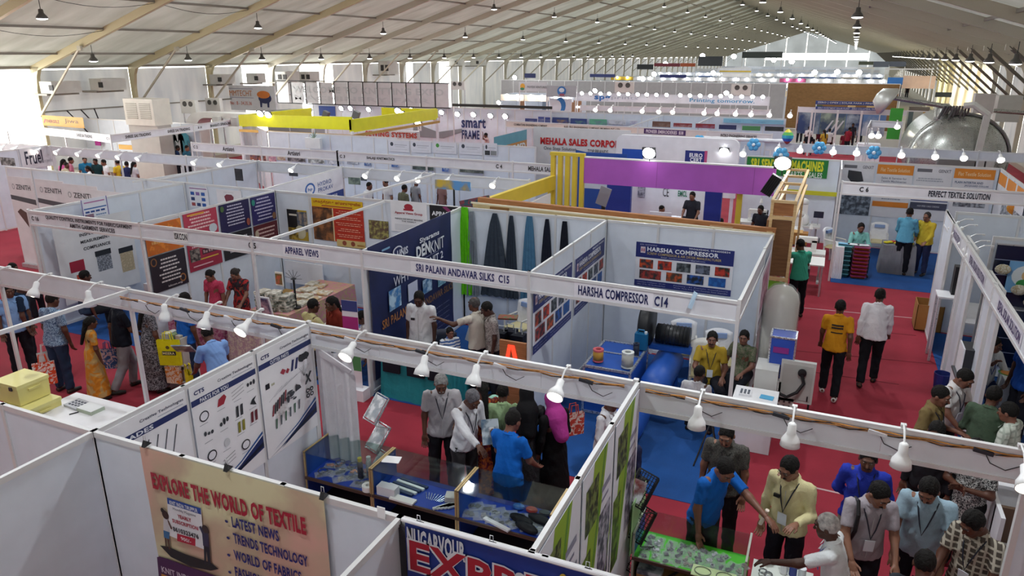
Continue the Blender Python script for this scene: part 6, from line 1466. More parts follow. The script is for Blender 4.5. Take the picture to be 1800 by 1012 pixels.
for i, x in enumerate((-.62, -.42)):
 t = thing('belt_card', 'pale green card with a coiled belt, %s of the two on the green counter edge' % ['left', 'right'][i], 'card', (x, 5.96, .76), 'belt cards'); MB().box((x, 5.95, .765), (.2, .16, .006)).obj('card', M('c4d8a0', .5), t)
 MB().tube([(x+.075*cos(a*pi/10), 5.95+.06*sin(a*pi/10), .775) for a in range(21)], .004, 5).obj('belt', M('6c7468', .5), t)
t = thing('side_table', 'small table with shiny tangled parts right of the green counter', 'table', (.05, 6.1, 0)); MB().b2((-.2, 5.9, .68), (.34, 6.4, .72)).obj('tabletop', M('dfe4dc', .5), t)
for x in (-.18, .3):
 for y in (5.92, 6.36): MB().b2((x, y, 0), (x+.03, y+.03, .68)).obj('leg', ALU, t)
for i in range(10): tag(MB().tube([(-.1+.05*(i % 4)+.035*cos(a*pi/4), 6.0+.1*(i//4)+.035*sin(a*pi/4), .735+.01*(i % 3)) for a in range(9)], .008, 5).obj('metal_ring', M('b0b4ba', .25, .8, 'metal')), 'shiny metal ring in the heap on the small table', 'ring', 'metal rings on the small table')
for i, c in enumerate(('e8e8ec', '2c3c8c', 'e0e4e8')): tag(MB().lathe([(.035, .0), (.035, .1)], (.08+.08*i, 6.3, .722), 12).obj('thread_cone', M(c, .5)), ['white', 'navy blue', 'pale grey'][i]+' thread cone on the small table right of the green counter', 'thread cone')
# ---- compressor stall
SIL = M('c8ccd0', .3, .7, 'metal')
CB = M('1e56b4', .5)
def framed_box(t, x0, y0, x1, y1, z0, z1, m, fm, r=.018):
 MB().b2((x0, y0, z0), (x1, y1, z1)).obj('casing', m, t)
 for a, b in (((x0, y0), (x1, y0)), ((x1, y0), (x1, y1)), ((x1, y1), (x0, y1)), ((x0, y1), (x0, y0))):
  for z in (z0+r, z1): MB().beam((*a, z), (*b, z), r*2, r*2).obj('frame_bar', fm, t)
 for a in ((x0, y0), (x1, y0), (x1, y1), (x0, y1)): MB().box((*a, (z0+z1)/2), (r*2, r*2, z1-z0)).obj('frame_bar', fm, t)
t = thing('screw_compressor', 'blue screw compressor cabinet with silver frame edges', 'machine', (-2.72, 10.5, 0))
framed_box(t, -3.1, 9.98, -2.37, 11.1, .02, .8, CB, SIL); MB().beam((-3.1, 10.62, .812), (-2.37, 10.62, .812), .03, .012).obj('top_seam', SIL, t)
def filt(label, px, py, z, r, h, c, cap):
 x, y = W(px, py, z+h); t = thing('filter', label, 'filter', (x, y, z))
 MB().lathe([(r*.97, .02), (r*.97, h-.03)], (x, y, z), 20).obj('element', M(c, .6), t, smooth=True)
 MB().lathe([(r, .0), (r, .025)], (x, y, z), 20).obj('end_cap', M(cap, .4), t); MB().lathe([(r*.5, h-.03), (r, h-.03), (r, h), (r*.5, h), (r*.5, h-.03)], (x, y, z), 20).obj('end_cap', M(cap, .4), t)
filt('orange ribbed filter with a pink cap on the blue cabinet', 1052, 613, .82, .085, .2, 'c09038', 'd8646c')
filt('silver mesh filter on the blue cabinet', 1104, 618, .82, .095, .25, 'b8b8b0', 'd8dcd8')
filt('dark blue oil filter on the blue cabinet', 1119, 603, .82, .05, .2, '20283c', '2c3448')
x, y = W(1127, 600, .95); t = thing('oil_can', 'blue-green plastic oil can behind the filters', 'can', (x, y, .82)); MB().box((x, y, .96), (.2, .12, .27)).obj('body', M('1c6c9c', .35), t); MB().tube([(x-.06, y, 1.09), (x-.05, y, 1.15), (x+.04, y, 1.15), (x+.05, y, 1.09)], .015, 6).obj('handle', M('1c6c9c', .35), t); MB().lathe([(.025, 0), (.025, .04)], (x+.07, y, 1.09), 10).obj('cap', M('e0e4e8', .4), t)
t = thing('piston_compressor', 'blue horizontal air receiver with a black belt guard and motor', 'machine', (-2.1, 11.4, 0))
R_ = Matrix.Rotation(pi/2, 3, 'X')
MB().lathe([(0, -.75), (.15, -.72), (.24, -.6), (.24, .6), (.15, .72), (0, .75)], (-2.08, 10.95, .45), 24, 0, R_).obj('receiver', CB, t, smooth=True)
for dy in (-.5, .5): MB().b2((-2.25, 10.95+dy-.04, .012), (-1.9, 10.95+dy+.04, .25)).obj('foot', CB, t)
X, Z = onY(1113, 600, 11.4)
MB().lathe([(.34, -.09), (.36, -.06), (.36, .06), (.34, .09)], (-2.45, 11.35, 1.12), 28, 0, Matrix.Rotation(pi/2, 3, 'Y')@Matrix.Rotation(0, 3, 'X')).obj('belt_guard', M('1c1e22', .5), t, smooth=True)
MB().b2((-2.5, 11.3, .7), (-1.7, 11.6, .78)).obj('mounting_plate', CB, t)
MB().tube([(-2.3, 11.45, .95), (-1.75, 11.45, .95)], .16, 18).obj('motor', M('24262a', .4), t, smooth=True)
for q in range(8): MB().lathe([(.16, -.006), (.175, 0), (.16, .006)], (-2.2+.06*q, 11.45, .95), 18, 0, Matrix.Rotation(pi/2, 3, 'Y')).obj('cooling_fin', M('2c2e32', .4), t)
def chair(label, x, y, face, seat='d8cc9c', cover=True, logo=True, group=None, mat=None):
 t = thing('plastic_chair', label, 'chair', (x, y, 0), group)
 R = Matrix.Rotation(-radians(face), 3, 'Z')
 def q(a, b, c): return Vector((x, y, 0))+R@Vector((a, b, c))
 m = mat or M('e4e2dc', .4); sm = M(seat, .5)
 MB().box(q(0, 0, .43), (.44, .42, .035), rot=R).obj('seat', sm, t)
 for a in (-.2, .2):
  for b in (-.19, .19): MB().tube([q(a*1.12, b*1.1, .012), q(a, b, .43)], [.02, .026], 6).obj('leg', m, t)
  MB().tube([q(a*1.05, -.2, .43), q(a*1.1, -.2, .64), q(a*1.1, .16, .63), q(a*1.05, .18, .43)], .018, 6).obj('armrest', m, t)
 bk = M('ececf0', .8, 0, 'cloth') if cover else m
 n = 8; vs = []; fs = []
 for j in range(6):
  for i in range(n+1):
   u = i/n*2-1; v = j/5; w = .23*(1-.0*v); z = .45+.47*v-(.05*u*u if j == 5 else 0)
   yy = -.2-.08*v+.05*(u*u-.5)
   vs.append(q(w*u, yy-.03, z))
  for i in range(n+1):
   u = i/n*2-1; v = j/5; z = .45+.47*v-(.05*u*u if j == 5 else 0); vs.append(q(.22*u, -.2-.08*v+.05*(u*u-.5)+.025, z))
 k = 2*(n+1)
 for j in range(5):
  for i in range(n): a = j*k+i; fs += [(a, a+1, a+1+k, a+k), (a+n+1, a+n+1+k, a+n+2+k, a+n+2)]
  fs += [(j*k, (j+1)*k, (j+1)*k+n+1, j*k+n+1), (j*k+n, j*k+2*n+1, (j+1)*k+2*n+1, (j+1)*k+n)]
 for i in range(n): a = 5*k+i; fs.append((a, a+1, a+n+2, a+n+1))
 MB().add(vs, fs).obj('chair_cover' if cover else 'backrest', bk, t, smooth=True)
 if logo:
  a, b = q(-.13, -.21, .8), q(.13, -.21, .8)
  MB().add([q(-.13, -.195, .78), q(.13, -.195, .78), q(.13, -.205, .86), q(-.13, -.205, .86)]+[q(-.13, -.235, .78), q(.13, -.235, .78), q(.13, -.245, .86), q(-.13, -.245, .86)], [(0, 1, 2, 3), (7, 6, 5, 4), (0, 4, 5, 1), (3, 2, 6, 7)]).obj('printed_label', M('8ca4d0', .6), t)
 return t
def chair_px(label, px, py, face, z=.92, **k): x, y = W(px, py, z); return chair(label, x, y, face, **k)
chair_px('empty white covered chair beside the air receiver', 1205, 570, 165)
chair_px('white covered chair behind the seated man in mustard yellow', 1268, 588, 165)
chair_px('chair under the seated man in mustard yellow', 1240, 608, 170, cover=False, logo=False, z=.9)
chair_px('white covered chair in the silk stall near the divider', 912, 532, 200)
chair_px('white plastic chair beside the pink table', 590, 545, 190, cover=False, logo=False)
chair_px('second white plastic chair near the stall post', 630, 560, 230, cover=False, logo=False)
t = thing('air_dryer', 'blue framed air dryer with a dark grille on a white crate', 'machine', (-.45, 10.6, 0))
x0, y0 = -.45, 11.1
framed_box(t, x0-.02, y0-.35, x0+.33, y0, .75, 1.42, M('2c50b4', .4), SIL, .012)
for i in range(9): MB().box((x0+.015+i*.035, y0-.356, .88), (.006, .01, .22)).obj('grille_bar', M('18264c', .5), t)
for i in range(6): MB().box((x0+.15, y0-.358, .78+i*.04), (.3, .008, .006)).obj('grille_bar', M('18264c', .5), t)
MB().b2((x0+.03, y0-.362, 1.18), (x0+.25, y0-.352, 1.27)).obj('nameplate', M('8c2c84', .5), t)
t = thing('ventilated_crate', 'white ventilated plastic stand under the blue air dryer', 'crate', (x0+.15, y0-.15, 0)); MB().b2((x0-.08, y0-.4, .013), (x0+.4, y0+.05, .74)).obj('body', M('dcdcd8', .5), t)
for i in range(6):
 for j in range(5): MB().box((x0-.03+i*.075, y0-.402, .2+j*.08), (.03, .008, .04)).obj('slot', M('5c5c60', .6), t)
t = thing('air_tank', 'tall white air tank wrapped in clear plastic beside the compressor stall', 'tank', (-.25, 11.9, 0))
tx, ty = W(1346, 690, 0); tx, ty = -.42, 11.8
MB().lathe([(.01, 1.93), (.15, 1.88), (.24, 1.78), (.27, 1.66), (.27, .3), (.24, .2), (.15, .12)], (tx, ty, 0), 28).obj('shell', M('d4d0c4', .3), t, smooth=True)
MB().lathe([(.02, 1.96), (.16, 1.91), (.26, 1.8), (.283, 1.66), (.288, 1.2), (.28, .8), (.288, .28)], (tx, ty, 0), 28).obj('plastic_wrap', PB, t, smooth=True)
for a in range(3): MB().tube([(tx+.22*cos(a*2.1), ty+.22*sin(a*2.1), .012), (tx+.22*cos(a*2.1), ty+.22*sin(a*2.1), .3)], .03, 6).obj('foot', M('d4d0c4', .5), t)
t = thing('reception_desk', 'white desk on the red carpet in front of the compressor stall', 'table', (-.5, 9.9, 0))
MB().b2((-.85, 9.72, .72), (-.25, 10.3, .76)).obj('tabletop', M('f0f0f2', .35), t); MB().b2((-.82, 9.75, .012), (-.28, 10.27, .72)).obj('skirt_panel', M('dcdce2', .5), t)
t = thing('calculator', 'white calculator on the desk before the compressor stall', 'calculator', (-.72, 10.05, .76)); MB().box((-.7, 10.05, .775), (.17, .2, .03), rz=.1).obj('body', M('e8e8ec', .4), t)
for i in range(3):
 for j in range(4): MB().box((-.75+.05*i, 9.99+.04*j, .793), (.03, .02, .008)).obj('key', M('3c4454', .4), t)
tag(MB().box((-.4, 10.02, .768), (.18, .12, .012), rz=-.1).obj('blue_notebook', M('5cb4e0', .5)), 'light blue notebook on the desk before the compressor stall', 'notebook')
t = thing('electrical_cabinet', 'open white control panel box with a black hose beside the white desk', 'cabinet', (-.15, 10.6, 0))
x, z = onY(1358, 608, 10.8)[0], 1.2
MB().b2((-.28, 10.7, .45), (.2, 10.78, 1.1)).obj('door', M('c8c8c4', .5), t); MB().b2((-.25, 10.69, .5), (.17, 10.7, 1.05)).obj('door_inset', M('b4b4b0', .6), t)
MB().tube([(.02, 10.66, .92), (.06, 10.64, .8), (-.02, 10.6, .66), (-.15, 10.6, .56), (-.3, 10.62, .6)], .025, 8).obj('hose', BLACK, t); MB().lathe([(.01, 0), (.06, 0), (.06, .03), (.01, .04)], (.02, 10.68, .95), 14, 0, Matrix.Rotation(pi/2, 3, 'X')).obj('socket', BLACK, t)
MB().b2((-.62, 10.45, .012), (-.3, 10.9, 1.0)).obj('cabinet', M('d0d0cc', .5), t); MB().b2((.12, 10.68, .5), (.14, 10.69, .58)).obj('latch', BLACK, t)
for q in (-.25, .16): MB().tube([(q, 10.74, .013), (q, 10.74, .46)], .015, 6).obj('leg', BLACK, t)
x, y = W(1043, 745, .35); t = thing('air_receiver', 'round blue vessel end near the white-clad sitter', 'tank', (-2.1, 8.9, 0)); MB().lathe([(0, -.45), (.2, -.4), (.3, -.25), (.3, .25), (.2, .4), (0, .45)], (-2.25, 9.35, .36), 20, 0, R_).obj('vessel', CB, t, smooth=True)
for dy in (-.2, .2): MB().b2((-2.4, 9.35+dy-.03, .012), (-2.1, 9.35+dy+.03, .12)).obj('foot', CB, t)
t = thing('black_tripod', 'thin black folded legs of a stand on the blue carpet', 'stand', (-.95, 9.1, 0))
for d in ((.2, -.35), (-.15, -.3), (.1, .2)): MB().tube([(-1.05, 9.35, .6), (-1.05+d[0], 9.35+d[1], .014)], .012, 6).obj('leg', BLACK, t)
MB().lathe([(.04, 0), (.04, .1)], (-1.05, 9.35, .55), 8).obj('hub', BLACK, t)
# ---- silk stall
def table(label, x0, y0, x1, y1, z, top, skirt=None, sk=.0, cat='table', name='table', frill=None, over=.0):
 t = thing(name, label, cat, ((x0+x1)/2, (y0+y1)/2, 0))
 MB().b2((x0, y0, z-.03), (x1, y1, z)).obj('tabletop', top, t)
 if skirt:
  n = 40; vs = []; fs = []; per = [(x0, y0), (x1, y0), (x1, y1), (x0, y1), (x0, y0)]; P_ = []
  for (a, b), (c, d) in zip(per[:-1], per[1:]):
   for i in range(14): P_.append((a+(c-a)*i/14, b+(d-b)*i/14))
  m = len(P_); cx, cy = (x0+x1)/2, (y0+y1)/2
  for j, (zz, o) in enumerate(((z+.004, .004), (z*.6, .02), (sk+.013, .045))):
   for i, (a, b) in enumerate(P_):
    f = o+(.018*sin(i*1.9) if j else 0); l = max(math.hypot(a-cx, b-cy), .01); vs.append((a+(a-cx)/l*f, b+(b-cy)/l*f, zz))
  for j in range(2):
   for i in range(m): fs.append((j*m+i, j*m+(i+1) % m, (j+1)*m+(i+1) % m, (j+1)*m+i))
  fs.append(tuple(range(m)))
  MB().add(vs, fs).obj('tablecloth', skirt, t, smooth=False)
  if frill:
   vs = [(a+(a-cx)*.035, b+(b-cy)*.035, zz) for zz in (.16, .02) for a, b in P_]; MB().add(vs, [(i, (i+1) % m, m+(i+1) % m, m+i) for i in range(m)]).obj('hem_band', frill, t)
 else:
  for x in (x0+.04, x1-.04):
   for y in (y0+.04, y1-.04): MB().b2((x-.02, y-.02, .012), (x+.02, y+.02, z-.03)).obj('leg', ALU, t)
 return t
table('front table of the silk stall covered in turquoise cloth with a white hem', -6.3, 9.2, -5.05, 9.85, .76, WHITE, M('2c8c94', .8, 0, 'cloth'), frill=M('e0dcdc', .8))
for i, (x0, x1) in enumerate(((-6.25, -5.9), (-5.8, -5.45), (-5.42, -5.1))):
 t = thing('folded_shirt', 'black garment hanging over the turquoise table, %s from the left' % ordn[i], 'clothes', ((x0+x1)/2, 9.3, .76), 'black garments on the turquoise table')
 MB().b2((x0, 9.22, .77), (x1, 9.7, .8)).obj('fold', M('1c1c26', .8, 0, 'cloth'), t); MB().b2((x0+.02, 9.12, .5), (x1-.02, 9.16, .79)).obj('front_fall', M('1c1c26', .8, 0, 'cloth'), t)
x, y = -6.62, 8.95
sh = thing('pink_poster_stand', 'standing board with pink, white and green bands beside the silk stall', 'board', (x, y, 0))
pl = Plane((x-.2, y, .2), (1, .1, 0), (0, 0, 1), .28, 1.5); board('x', None, None, pl, 'e4e0e4', [('r', 0, .55, 1, .82, 'a82c78'), ('r', 0, .2, 1, .5, '4c8c54'), ('r', 0, .88, 1, 1, '34407c')], parent=sh); MB().box((x, y+.02, .1), (.3, .2, .2)).obj('base', WHITE, sh)
for i, xx in enumerate((-6.4, -6.33)):
 pass
t = thing('letter_sign', 'glowing red letter A standing in the silk stall', 'sign', (-4.05, 9.6, 0))
x, z = onY(898, 632, 9.7)
MB().add([(x-.16, 9.7, z-.35), (x-.08, 9.7, z-.35), (x+.02, 9.7, z+.12), (x-.02, 9.7, z+.2), (x+.0, 9.7, z+.2), (x+.12, 9.7, z-.35), (x+.2, 9.7, z-.35), (x+.06, 9.7, z+.25), (x-.05, 9.7, z+.25)]+[(x-.1, 9.69, z-.2), (x+.15, 9.69, z-.2), (x+.13, 9.69, z-.12), (x-.07, 9.69, z-.12)], [(0, 1, 4, 8), (4, 5, 6, 7), (4, 7, 8), (9, 10, 11, 12)]).obj('glyph', M('e83c24', .4, emit=.9), t)
MB().b2((x-.2, 9.71, .013), (x+.25, 9.76, z+.3)).obj('backing', M('b87c4c', .6, 0, 'wood', 0, '9c6438'), t)
t = thing('plywood_display', 'plywood display shelf with orange panels beside the divider', 'shelf', (-3.85, 9.6, 0))
for i in range(3): MB().b2((-4.0+.11*i, 9.95, .013), (-3.92+.11*i, 10.0, 1.25-.03*i)).obj('plank', M('b8824c', .6, 0, 'wood', 0, '9c6a3c'), t)
MB().b2((-4.02, 9.94, .2), (-3.66, 10.02, .26)).obj('crossbar', M('a8743c', .6), t)
for i, (px, py, c) in enumerate([(880, 575, '20222a'), (897, 572, '262834'), (912, 580, '1c1e28')]):
 x, y = W(px, py, .95); t = thing('trolley_bag', 'black travel bag standing in the silk stall, %s from the left' % ordn[i], 'bag', (x, y, 0), 'black bags in the silk stall')
 MB().box((x, y, .45), (.22, .2, .85)).obj('body', M(c, .6, 0, 'cloth'), t); MB().tube([(x-.06, y, .88), (x-.06, y, .98), (x+.06, y, .98), (x+.06, y, .88)], .01, 5).obj('handle', M('c8ccd0', .4), t)
x, y = W(893, 556, 1.0); tag(MB().box((x, y, .985), (.34, .2, .03), rz=.3).obj('folded_cloth', M('a84c44', .8, 0, 'print', 0, '5c7c54', 20)), 'folded red and green cloth on the black bags', 'cloth')
x, y = W(815, 580, .95); t = thing('clipboard', 'pale board leaning behind the boy in the striped T-shirt', 'board', (x, y, .6)); MB().box((x+.1, y+.2, .85), (.25, .02, .4), rot=Matrix.Rotation(.3, 3, 'Y')).obj('sheet', M('c4c8d4', .5), t)
chair_px('dark chair behind the boy in the striped T-shirt', 775, 590, 160, cover=False, logo=False, seat='24283c', mat=M('24283c', .5))
# ---- magazine and book stalls
table('long pink patterned table with magazines in the magazine stall', -9.75, 10.0, -8.85, 12.1, .78, M('c89098', .8), M('c4848c', .85, 0, 'print', 0, 'b8a078', 12))
table('table with white top near the post in the magazine stall', -9.6, 9.25, -8.7, 9.9, .78, M('d8d4d0', .6), M('b0929a', .85, 0, 'print', 0, 'c8b8a8', 16))
table('book table with a purple patterned cloth in the book stall', -11.0, 9.2, -9.7, 9.8, .76, M('c8a8b0', .8), M('a87888', .85, 0, 'print', 0, '8c3c64', 10), frill=M('8c2c5c', .8))
def books(label, x, y, z, n, cols, w=.2, d=.27, group=None, h=.03, yaw=0):
 for i in range(n):
  t = MB().box((x+rg.uniform(-.012, .012), y+rg.uniform(-.012, .012), z+h*(i+.5)), (w, d, h*.94), yaw+rg.uniform(-.12, .12))
  tag(t.obj('book', M(cols[i % len(cols)], .5, 0, 'picture', 0, 'dcd8cc', 12.)), label if n < 5 else label+', '+ordn[n-1-i]+' from the top', 'book', group)
x, y = W(483, 505, 1.15)
for k, (dx, dy) in enumerate(((-.12, 0), (.12, .02), (.33, .1))): books('magazine in the %s tall pile of the magazine stall' % ['left', 'middle', 'right'][k], -9.4+dx, 10.15+dy, .79, 12 if k < 2 else 10, ['6c7468', '8c8878', '4c5448', 'a8a090'], group='magazine pile %s' % ['left', 'middle', 'right'][k])
for i in range(14): books('magazine lying flat on the pink table, row %s, %s in its row' % (ordn[i//4], ordn[i % 4]), -9.6+.2*(i % 4), 10.6+.36*(i//4), .79, 1 if i % 3 else 2, ['c0a070', 'b8b098', '9c7c54', '9ca890'], group='flat magazines on the pink table', yaw=.1)
for i in range(22): books('small paperback on the book stall table, row %s, %s from the left' % (ordn[i//8], ordn[i % 8]), -10.9+.155*(i % 8), 9.28+.17*(i//8), .77, 1+i % 2, ['c8bc9c', '9c6848', 'b8c0b8', 'a85848', '6c7888'], .14, .2, 'paperbacks on the book stall table', .025)
t = thing('framed_picture', 'white framed picture standing at the end of the book table', 'picture', (-8.75, 9.3, .76))
x, z = onY(465, 538, 9.35); MB().box((x, 9.35, z), (.3, .02, .38), rot=Matrix.Rotation(.2, 3, 'X')).obj('frame', M('e8e8ea', .5), t); MB().box((x, 9.338, z), (.24, .02, .32), rot=Matrix.Rotation(.2, 3, 'X')).obj('picture', M('c8a8b4', .5, 0, 'picture', 0, '3c3c64', 6.), t)
x, z = onY(491, 490, 10.0); t = thing('framed_picture', 'small colourful picture on top of the magazine piles', 'picture', (x, 10.0, z-.12)); MB().box((x, 10.0, z), (.17, .02, .26)).obj('frame', M('e8e4d8', .5), t); MB().box((x, 9.988, z), (.14, .02, .2)).obj('picture', M('b85c3c', .5, 0, 'picture', 0, '5c6c3c', 9.), t)
x, z = onY(516, 490, 10.4); t = thing('cable_tree', 'black stand with thin spokes behind the magazine piles', 'stand', (x, 10.4, .78)); MB().tube([(x, 10.4, .79), (x, 10.4, z)], .02, 6).obj('pole', BLACK, t); MB().lathe([(.09, .79), (.09, .82)], (x, 10.4, 0), 12).obj('base', BLACK, t); MB().lathe([(.02, z-.02), (.06, z), (.02, z+.02)], (x, 10.4, 0), 10).obj('hub', BLACK, t)
for k in range(7): MB().tube([(x, 10.4, z), (x+.2*cos(k*.52), 10.4, z+.16*sin(k*.52)+.02)], .004, 4).obj('spoke', BLACK, t)
X0, z1 = onY(499, 457, 12.5); X1, z0 = onY(568, 498, 12.5)
t = thing('whiteboard', 'blank white board leaning on the back wall of the magazine stall', 'board', ((X0+X1)/2, 12.5, 0)); MB().b2((X0, 12.5, z0-.1), (X1, 12.53, z1)).obj('panel', M('f2f2f6', .3), t)
for xx in (X0+.1, X1-.1): MB().b2((xx, 12.5, .013), (xx+.03, 12.53, z0-.1)).obj('leg', ALU, t)
t = thing('cardboard_box', 'brown box on the floor behind the magazine piles', 'box', (-9.4, 11.8, 0)); MB().b2((-10.6, 11.5, .013), (-10.0, 12.0, .5)).obj('body', M('b08c50', .8), t)
x, y = W(285, 610, .9); t = thing('book_rack', 'low rack of white and green books beside the yellow bag', 'rack', (x, y+.3, 0))
for z in (.2, .5, .8): MB().b2((x-.25, y+.2, z), (x+.2, y+.5, z+.02)).obj('shelf', M('c0c0b8', .5), t)
for dx in (-.25, .18): MB().b2((x+dx, y+.2, .013), (x+dx+.02, y+.5, 1.0)).obj('side', M('c0c0b8', .5), t)
for k in range(9): tag(MB().b2((x-.22+.13*(k % 3), y+.24, .22+.3*(k//3)), (x-.12+.13*(k % 3), y+.44, .42+.3*(k//3))).obj('book', M(['dcdcd0', '8ca070', 'c8c0b0'][k % 3], .6)), 'upright book in the low rack beside the yellow bag', 'book', 'books in the low rack')
# ================================================================ RIGHT HAND AISLE, PURPLE STAND, TEXTILE SOLUTION STALL
t = thing('carton', 'open brown cardboard box standing on the red carpet by the solar stall', 'box', (2.28, 16.4, 0))
CBD = M('a8783c', .85, 0, 'plain', 0, '946430')
x0, x1, y0, y1, h = 2.05, 2.5, 16.2, 16.75, .56
x0, x1, y0, y1 = 2.02, 2.5, 16.1, 16.65
MB().b2((x0, y0, .014), (x1, y1, .03)).obj('bottom', CBD, t)
for a, b in (((x0, y0), (x1, y0+.012)), ((x0, y1-.012), (x1, y1)), ((x0, y0), (x0+.012, y1)), ((x1-.012, y0), (x1, y1))): MB().b2((*a, .014), (*b, h)).obj('side', CBD, t)
for k in range(2): MB().box((2.28+.02*k, y0-.004, .28-.07*k), (.08-.02*k+.03, .006, .06)).obj('shipping_label', M('d8d8d4', .6), t)
for s_, (px, w, c, c2, lb) in enumerate([(1480, .3, '3c7c88', '2c5c6c', 'teal'), (1510, .34, 'd8641c', '8c2c5c', 'orange and magenta')]):
 x = onY(px, 470, 19.7)[0]
 for k in range(9 if s_ else 7):
  hh = .092 if s_ else .118
  t = thing('stacking_tray', '%s stacking tray, %s from the top of its pile' % (lb, ordn[(8 if s_ else 6)-k]), 'tray', (x, 19.7, .013+hh*k), '%s trays' % lb)
  MB().add([(x+u*w*q, 19.7+v*.2*q, .014+hh*k+z) for z, q in ((0, .45), (hh*.9, .53)) for u, v in ((-1, -1), (1, -1), (1, 1), (-1, 1))], [(3, 2, 1, 0), (0, 1, 5, 4), (1, 2, 6, 5), (2, 3, 7, 6), (3, 0, 4, 7), (4, 5, 6, 7)]).obj('tray_body', M(c, .5), t)
  MB().box((x, 19.7, .014+hh*k+hh*.82), (w*1.08, .43, .02)).obj('rim', M(c2 if s_ else '4c8c98', .5), t)
x = onY(1495, 430, 19.7)[0]
for k in range(3): tag(MB().box((x-.15+.22*k, 19.68, .86), (.26, .18, .008), rz=.2*k-.2).obj('paper', M(['7cb8dc', 'e8ecf0', 'dfe4ea'][k], .6)), ['light blue paper', 'white paper', 'printed white sheet'][k]+' lying on the tray piles', 'paper')
table('white side counter beside the teal tray pile', .42, 19.4, .62, 20.0, .82, WHITE, WHITE)
table('table with yellow and red samples in the textile solution stall', 1.55, 20.4, 2.3, 21.0, .75, M('b8b8b8', .8), M('84848a', .8, 0, 'cloth'))
for k in range(8): tag(MB().ball((1.62+.08*k, 20.55+.07*(k % 3), .79), (.08, .06, .03), 8, 5).obj('sample', M(['d8c81c', 'e0d028', 'b83020', 'c8b818'][k % 4], .6)), 'yellow or red knitted sample on the grey table', 'sample', 'samples on the grey table')
chair_px('white covered chair against the textile posters', 1548, 395, 180, z=.9)
chair_px('white covered chair beside the left post of the textile stall', 1472, 404, 120, z=.9)
def tposter(label, x0, x1, y_top, head, hc, low, extra=()):
 X0, z1 = onY(x0, y_top, Yg-.02); X1, _ = onY(x1, y_top+3, Yg-.02)
 pl = Plane((X0, Yg-.02, .95), (1, 0, 0), (0, 0, 1), X1-X0, 2.44-.95)
 board('poster', label, 'poster', pl, 'dedee4', list(extra), 'posters of the textile solution stall')
tposter('poster with a blue garment printer heading', 1482, 1540, 285, 0, 0, 0, [('r', .05, .9, .45, .96, '6c6c74'), ('t', .62, .9, .95, .96, 'GENXT', '6c6c78'), ('g', [(.2, .72), (.35, .62), (.7, .66), (.6, .84), (.2, .86)], '34363c'), ('r', .0, .42, 1, .6, '2c4484'), ('t', .25, .52, .7, .57, 'GENXT', 'd8dce8'), ('t', .05, .45, .95, .49, 'DIGITAL GARMENT PRINTER', 'd8dce8', .03), ('p', 0, .0, 1, .4, '8c98a8', '3c4450', 8.)])
tposter('poster with an orange band, left one', 1544, 1608, 286, 0, 0, 0, [('r', 0, .82, 1, 1, 'e08a2c'), ('t', .1, .87, .9, .94, 'Flat Textile Solution', 'f0d0a0', .02), ('t', .15, .73, .85, .77, 'Sales & Service for', '8c90a0'), ('t', .15, .67, .85, .71, 'Textile Machineries', '8c90a0'), ('r', .3, .5, .7, .53, '4c6ca4')]+lines(3, .1, .9, .33, .47, 'a0a4b0')+[('r', 0, .2, 1, .3, 'd8822c')])
tposter('poster with a blue multi-head heading', 1611, 1677, 290, 0, 0, 0, [('r', .05, .9, .45, .96, '6c6c74'), ('t', .62, .9, .95, .96, 'GENXT', '6c6c78')]+lines(2, .05, .8, .72, .8, 'a8acb8')+[('r', 0, .36, 1, .55, '2c4484'), ('t', .3, .48, .65, .53, 'GENXT', 'd8dce8'), ('t', .12, .4, .85, .46, 'VIJETA (10-HEAD)', 'd8dce8', .03), ('r', 0, .2, 1, .33, '44485c'), ('t', .2, .25, .8, .28, 'HIGH SPEED CABLE CORDING', 'b8bcc8')])
tposter('poster with an orange band, right one', 1680, 1752, 292, 0, 0, 0, [('r', 0, .82, 1, 1, 'e08a2c'), ('t', .1, .87, .9, .94, 'Flat Textile Solution', 'f0d0a0', .02), ('t', .05, .73, .75, .77, 'PLAIN INTERTIA AND', '4c6484', .02), ('t', .3, .67, .9, .71, 'JACQUARD COLLAR', '4c6484', .02), ('p', .1, .3, .9, .62, 'a8acb4', '4c4c54', 9.)])
pl = PX(4.2, 19.6, 22.8, 1.0, 2.44, face=-1); board('poster', 'orange topped posters on the right inner side wall', 'poster', pl, 'dedee4', [('r', 0, .8, .3, 1, 'e08a2c'), ('r', .35, .8, .65, 1, 'e08a2c'), ('r', .7, .8, 1, 1, 'e08a2c'), ('p', .3, .1, .95, .6, 'c8ccd4', '5c6068', 9.)])
partition('side wall at the right of the textile solution stall', 4.25, 19.3, 4.25, Yg, 4)
X, Z = onY(1795, 366, 20.5); tag(MB().ball((X, 20.5, Z), (.3, .02, .2), 16, 8).obj('orange_roundel', M('d8882c', .5, 0, 'picture', 0, 'e8b04c', 5.)), 'orange rounded emblem at the right edge below the fascia', 'emblem')
table('narrow shelf along the white side wall near the carton', 2.5, 14.2, 3.0, 15.5, .9, WHITE)
backposter('green sign with yellow capitals above the sewing machines', Yg-.03, (1314, 275), (1453, 314), '1c7c34', lambda pl: [TT(pl, (1320, 287), (1448, 293), .3, 'SRI SENTHUR MACHINES', 'd8dc2c', .05), TT(pl, (1385, 305), (1445, 309), .16, 'PARTS & SALES', 'dce8dc', .02)])
tag(MB().box((*onY(1428, 339, 22.9)[:1], 22.9, onY(1428, 339, 22.9)[1]), (1.4, .05, .12)).obj('yellow_shelf', M('c8c424', .5)), 'yellow shelf edge on the wall of the sewing machine stall', 'shelf')
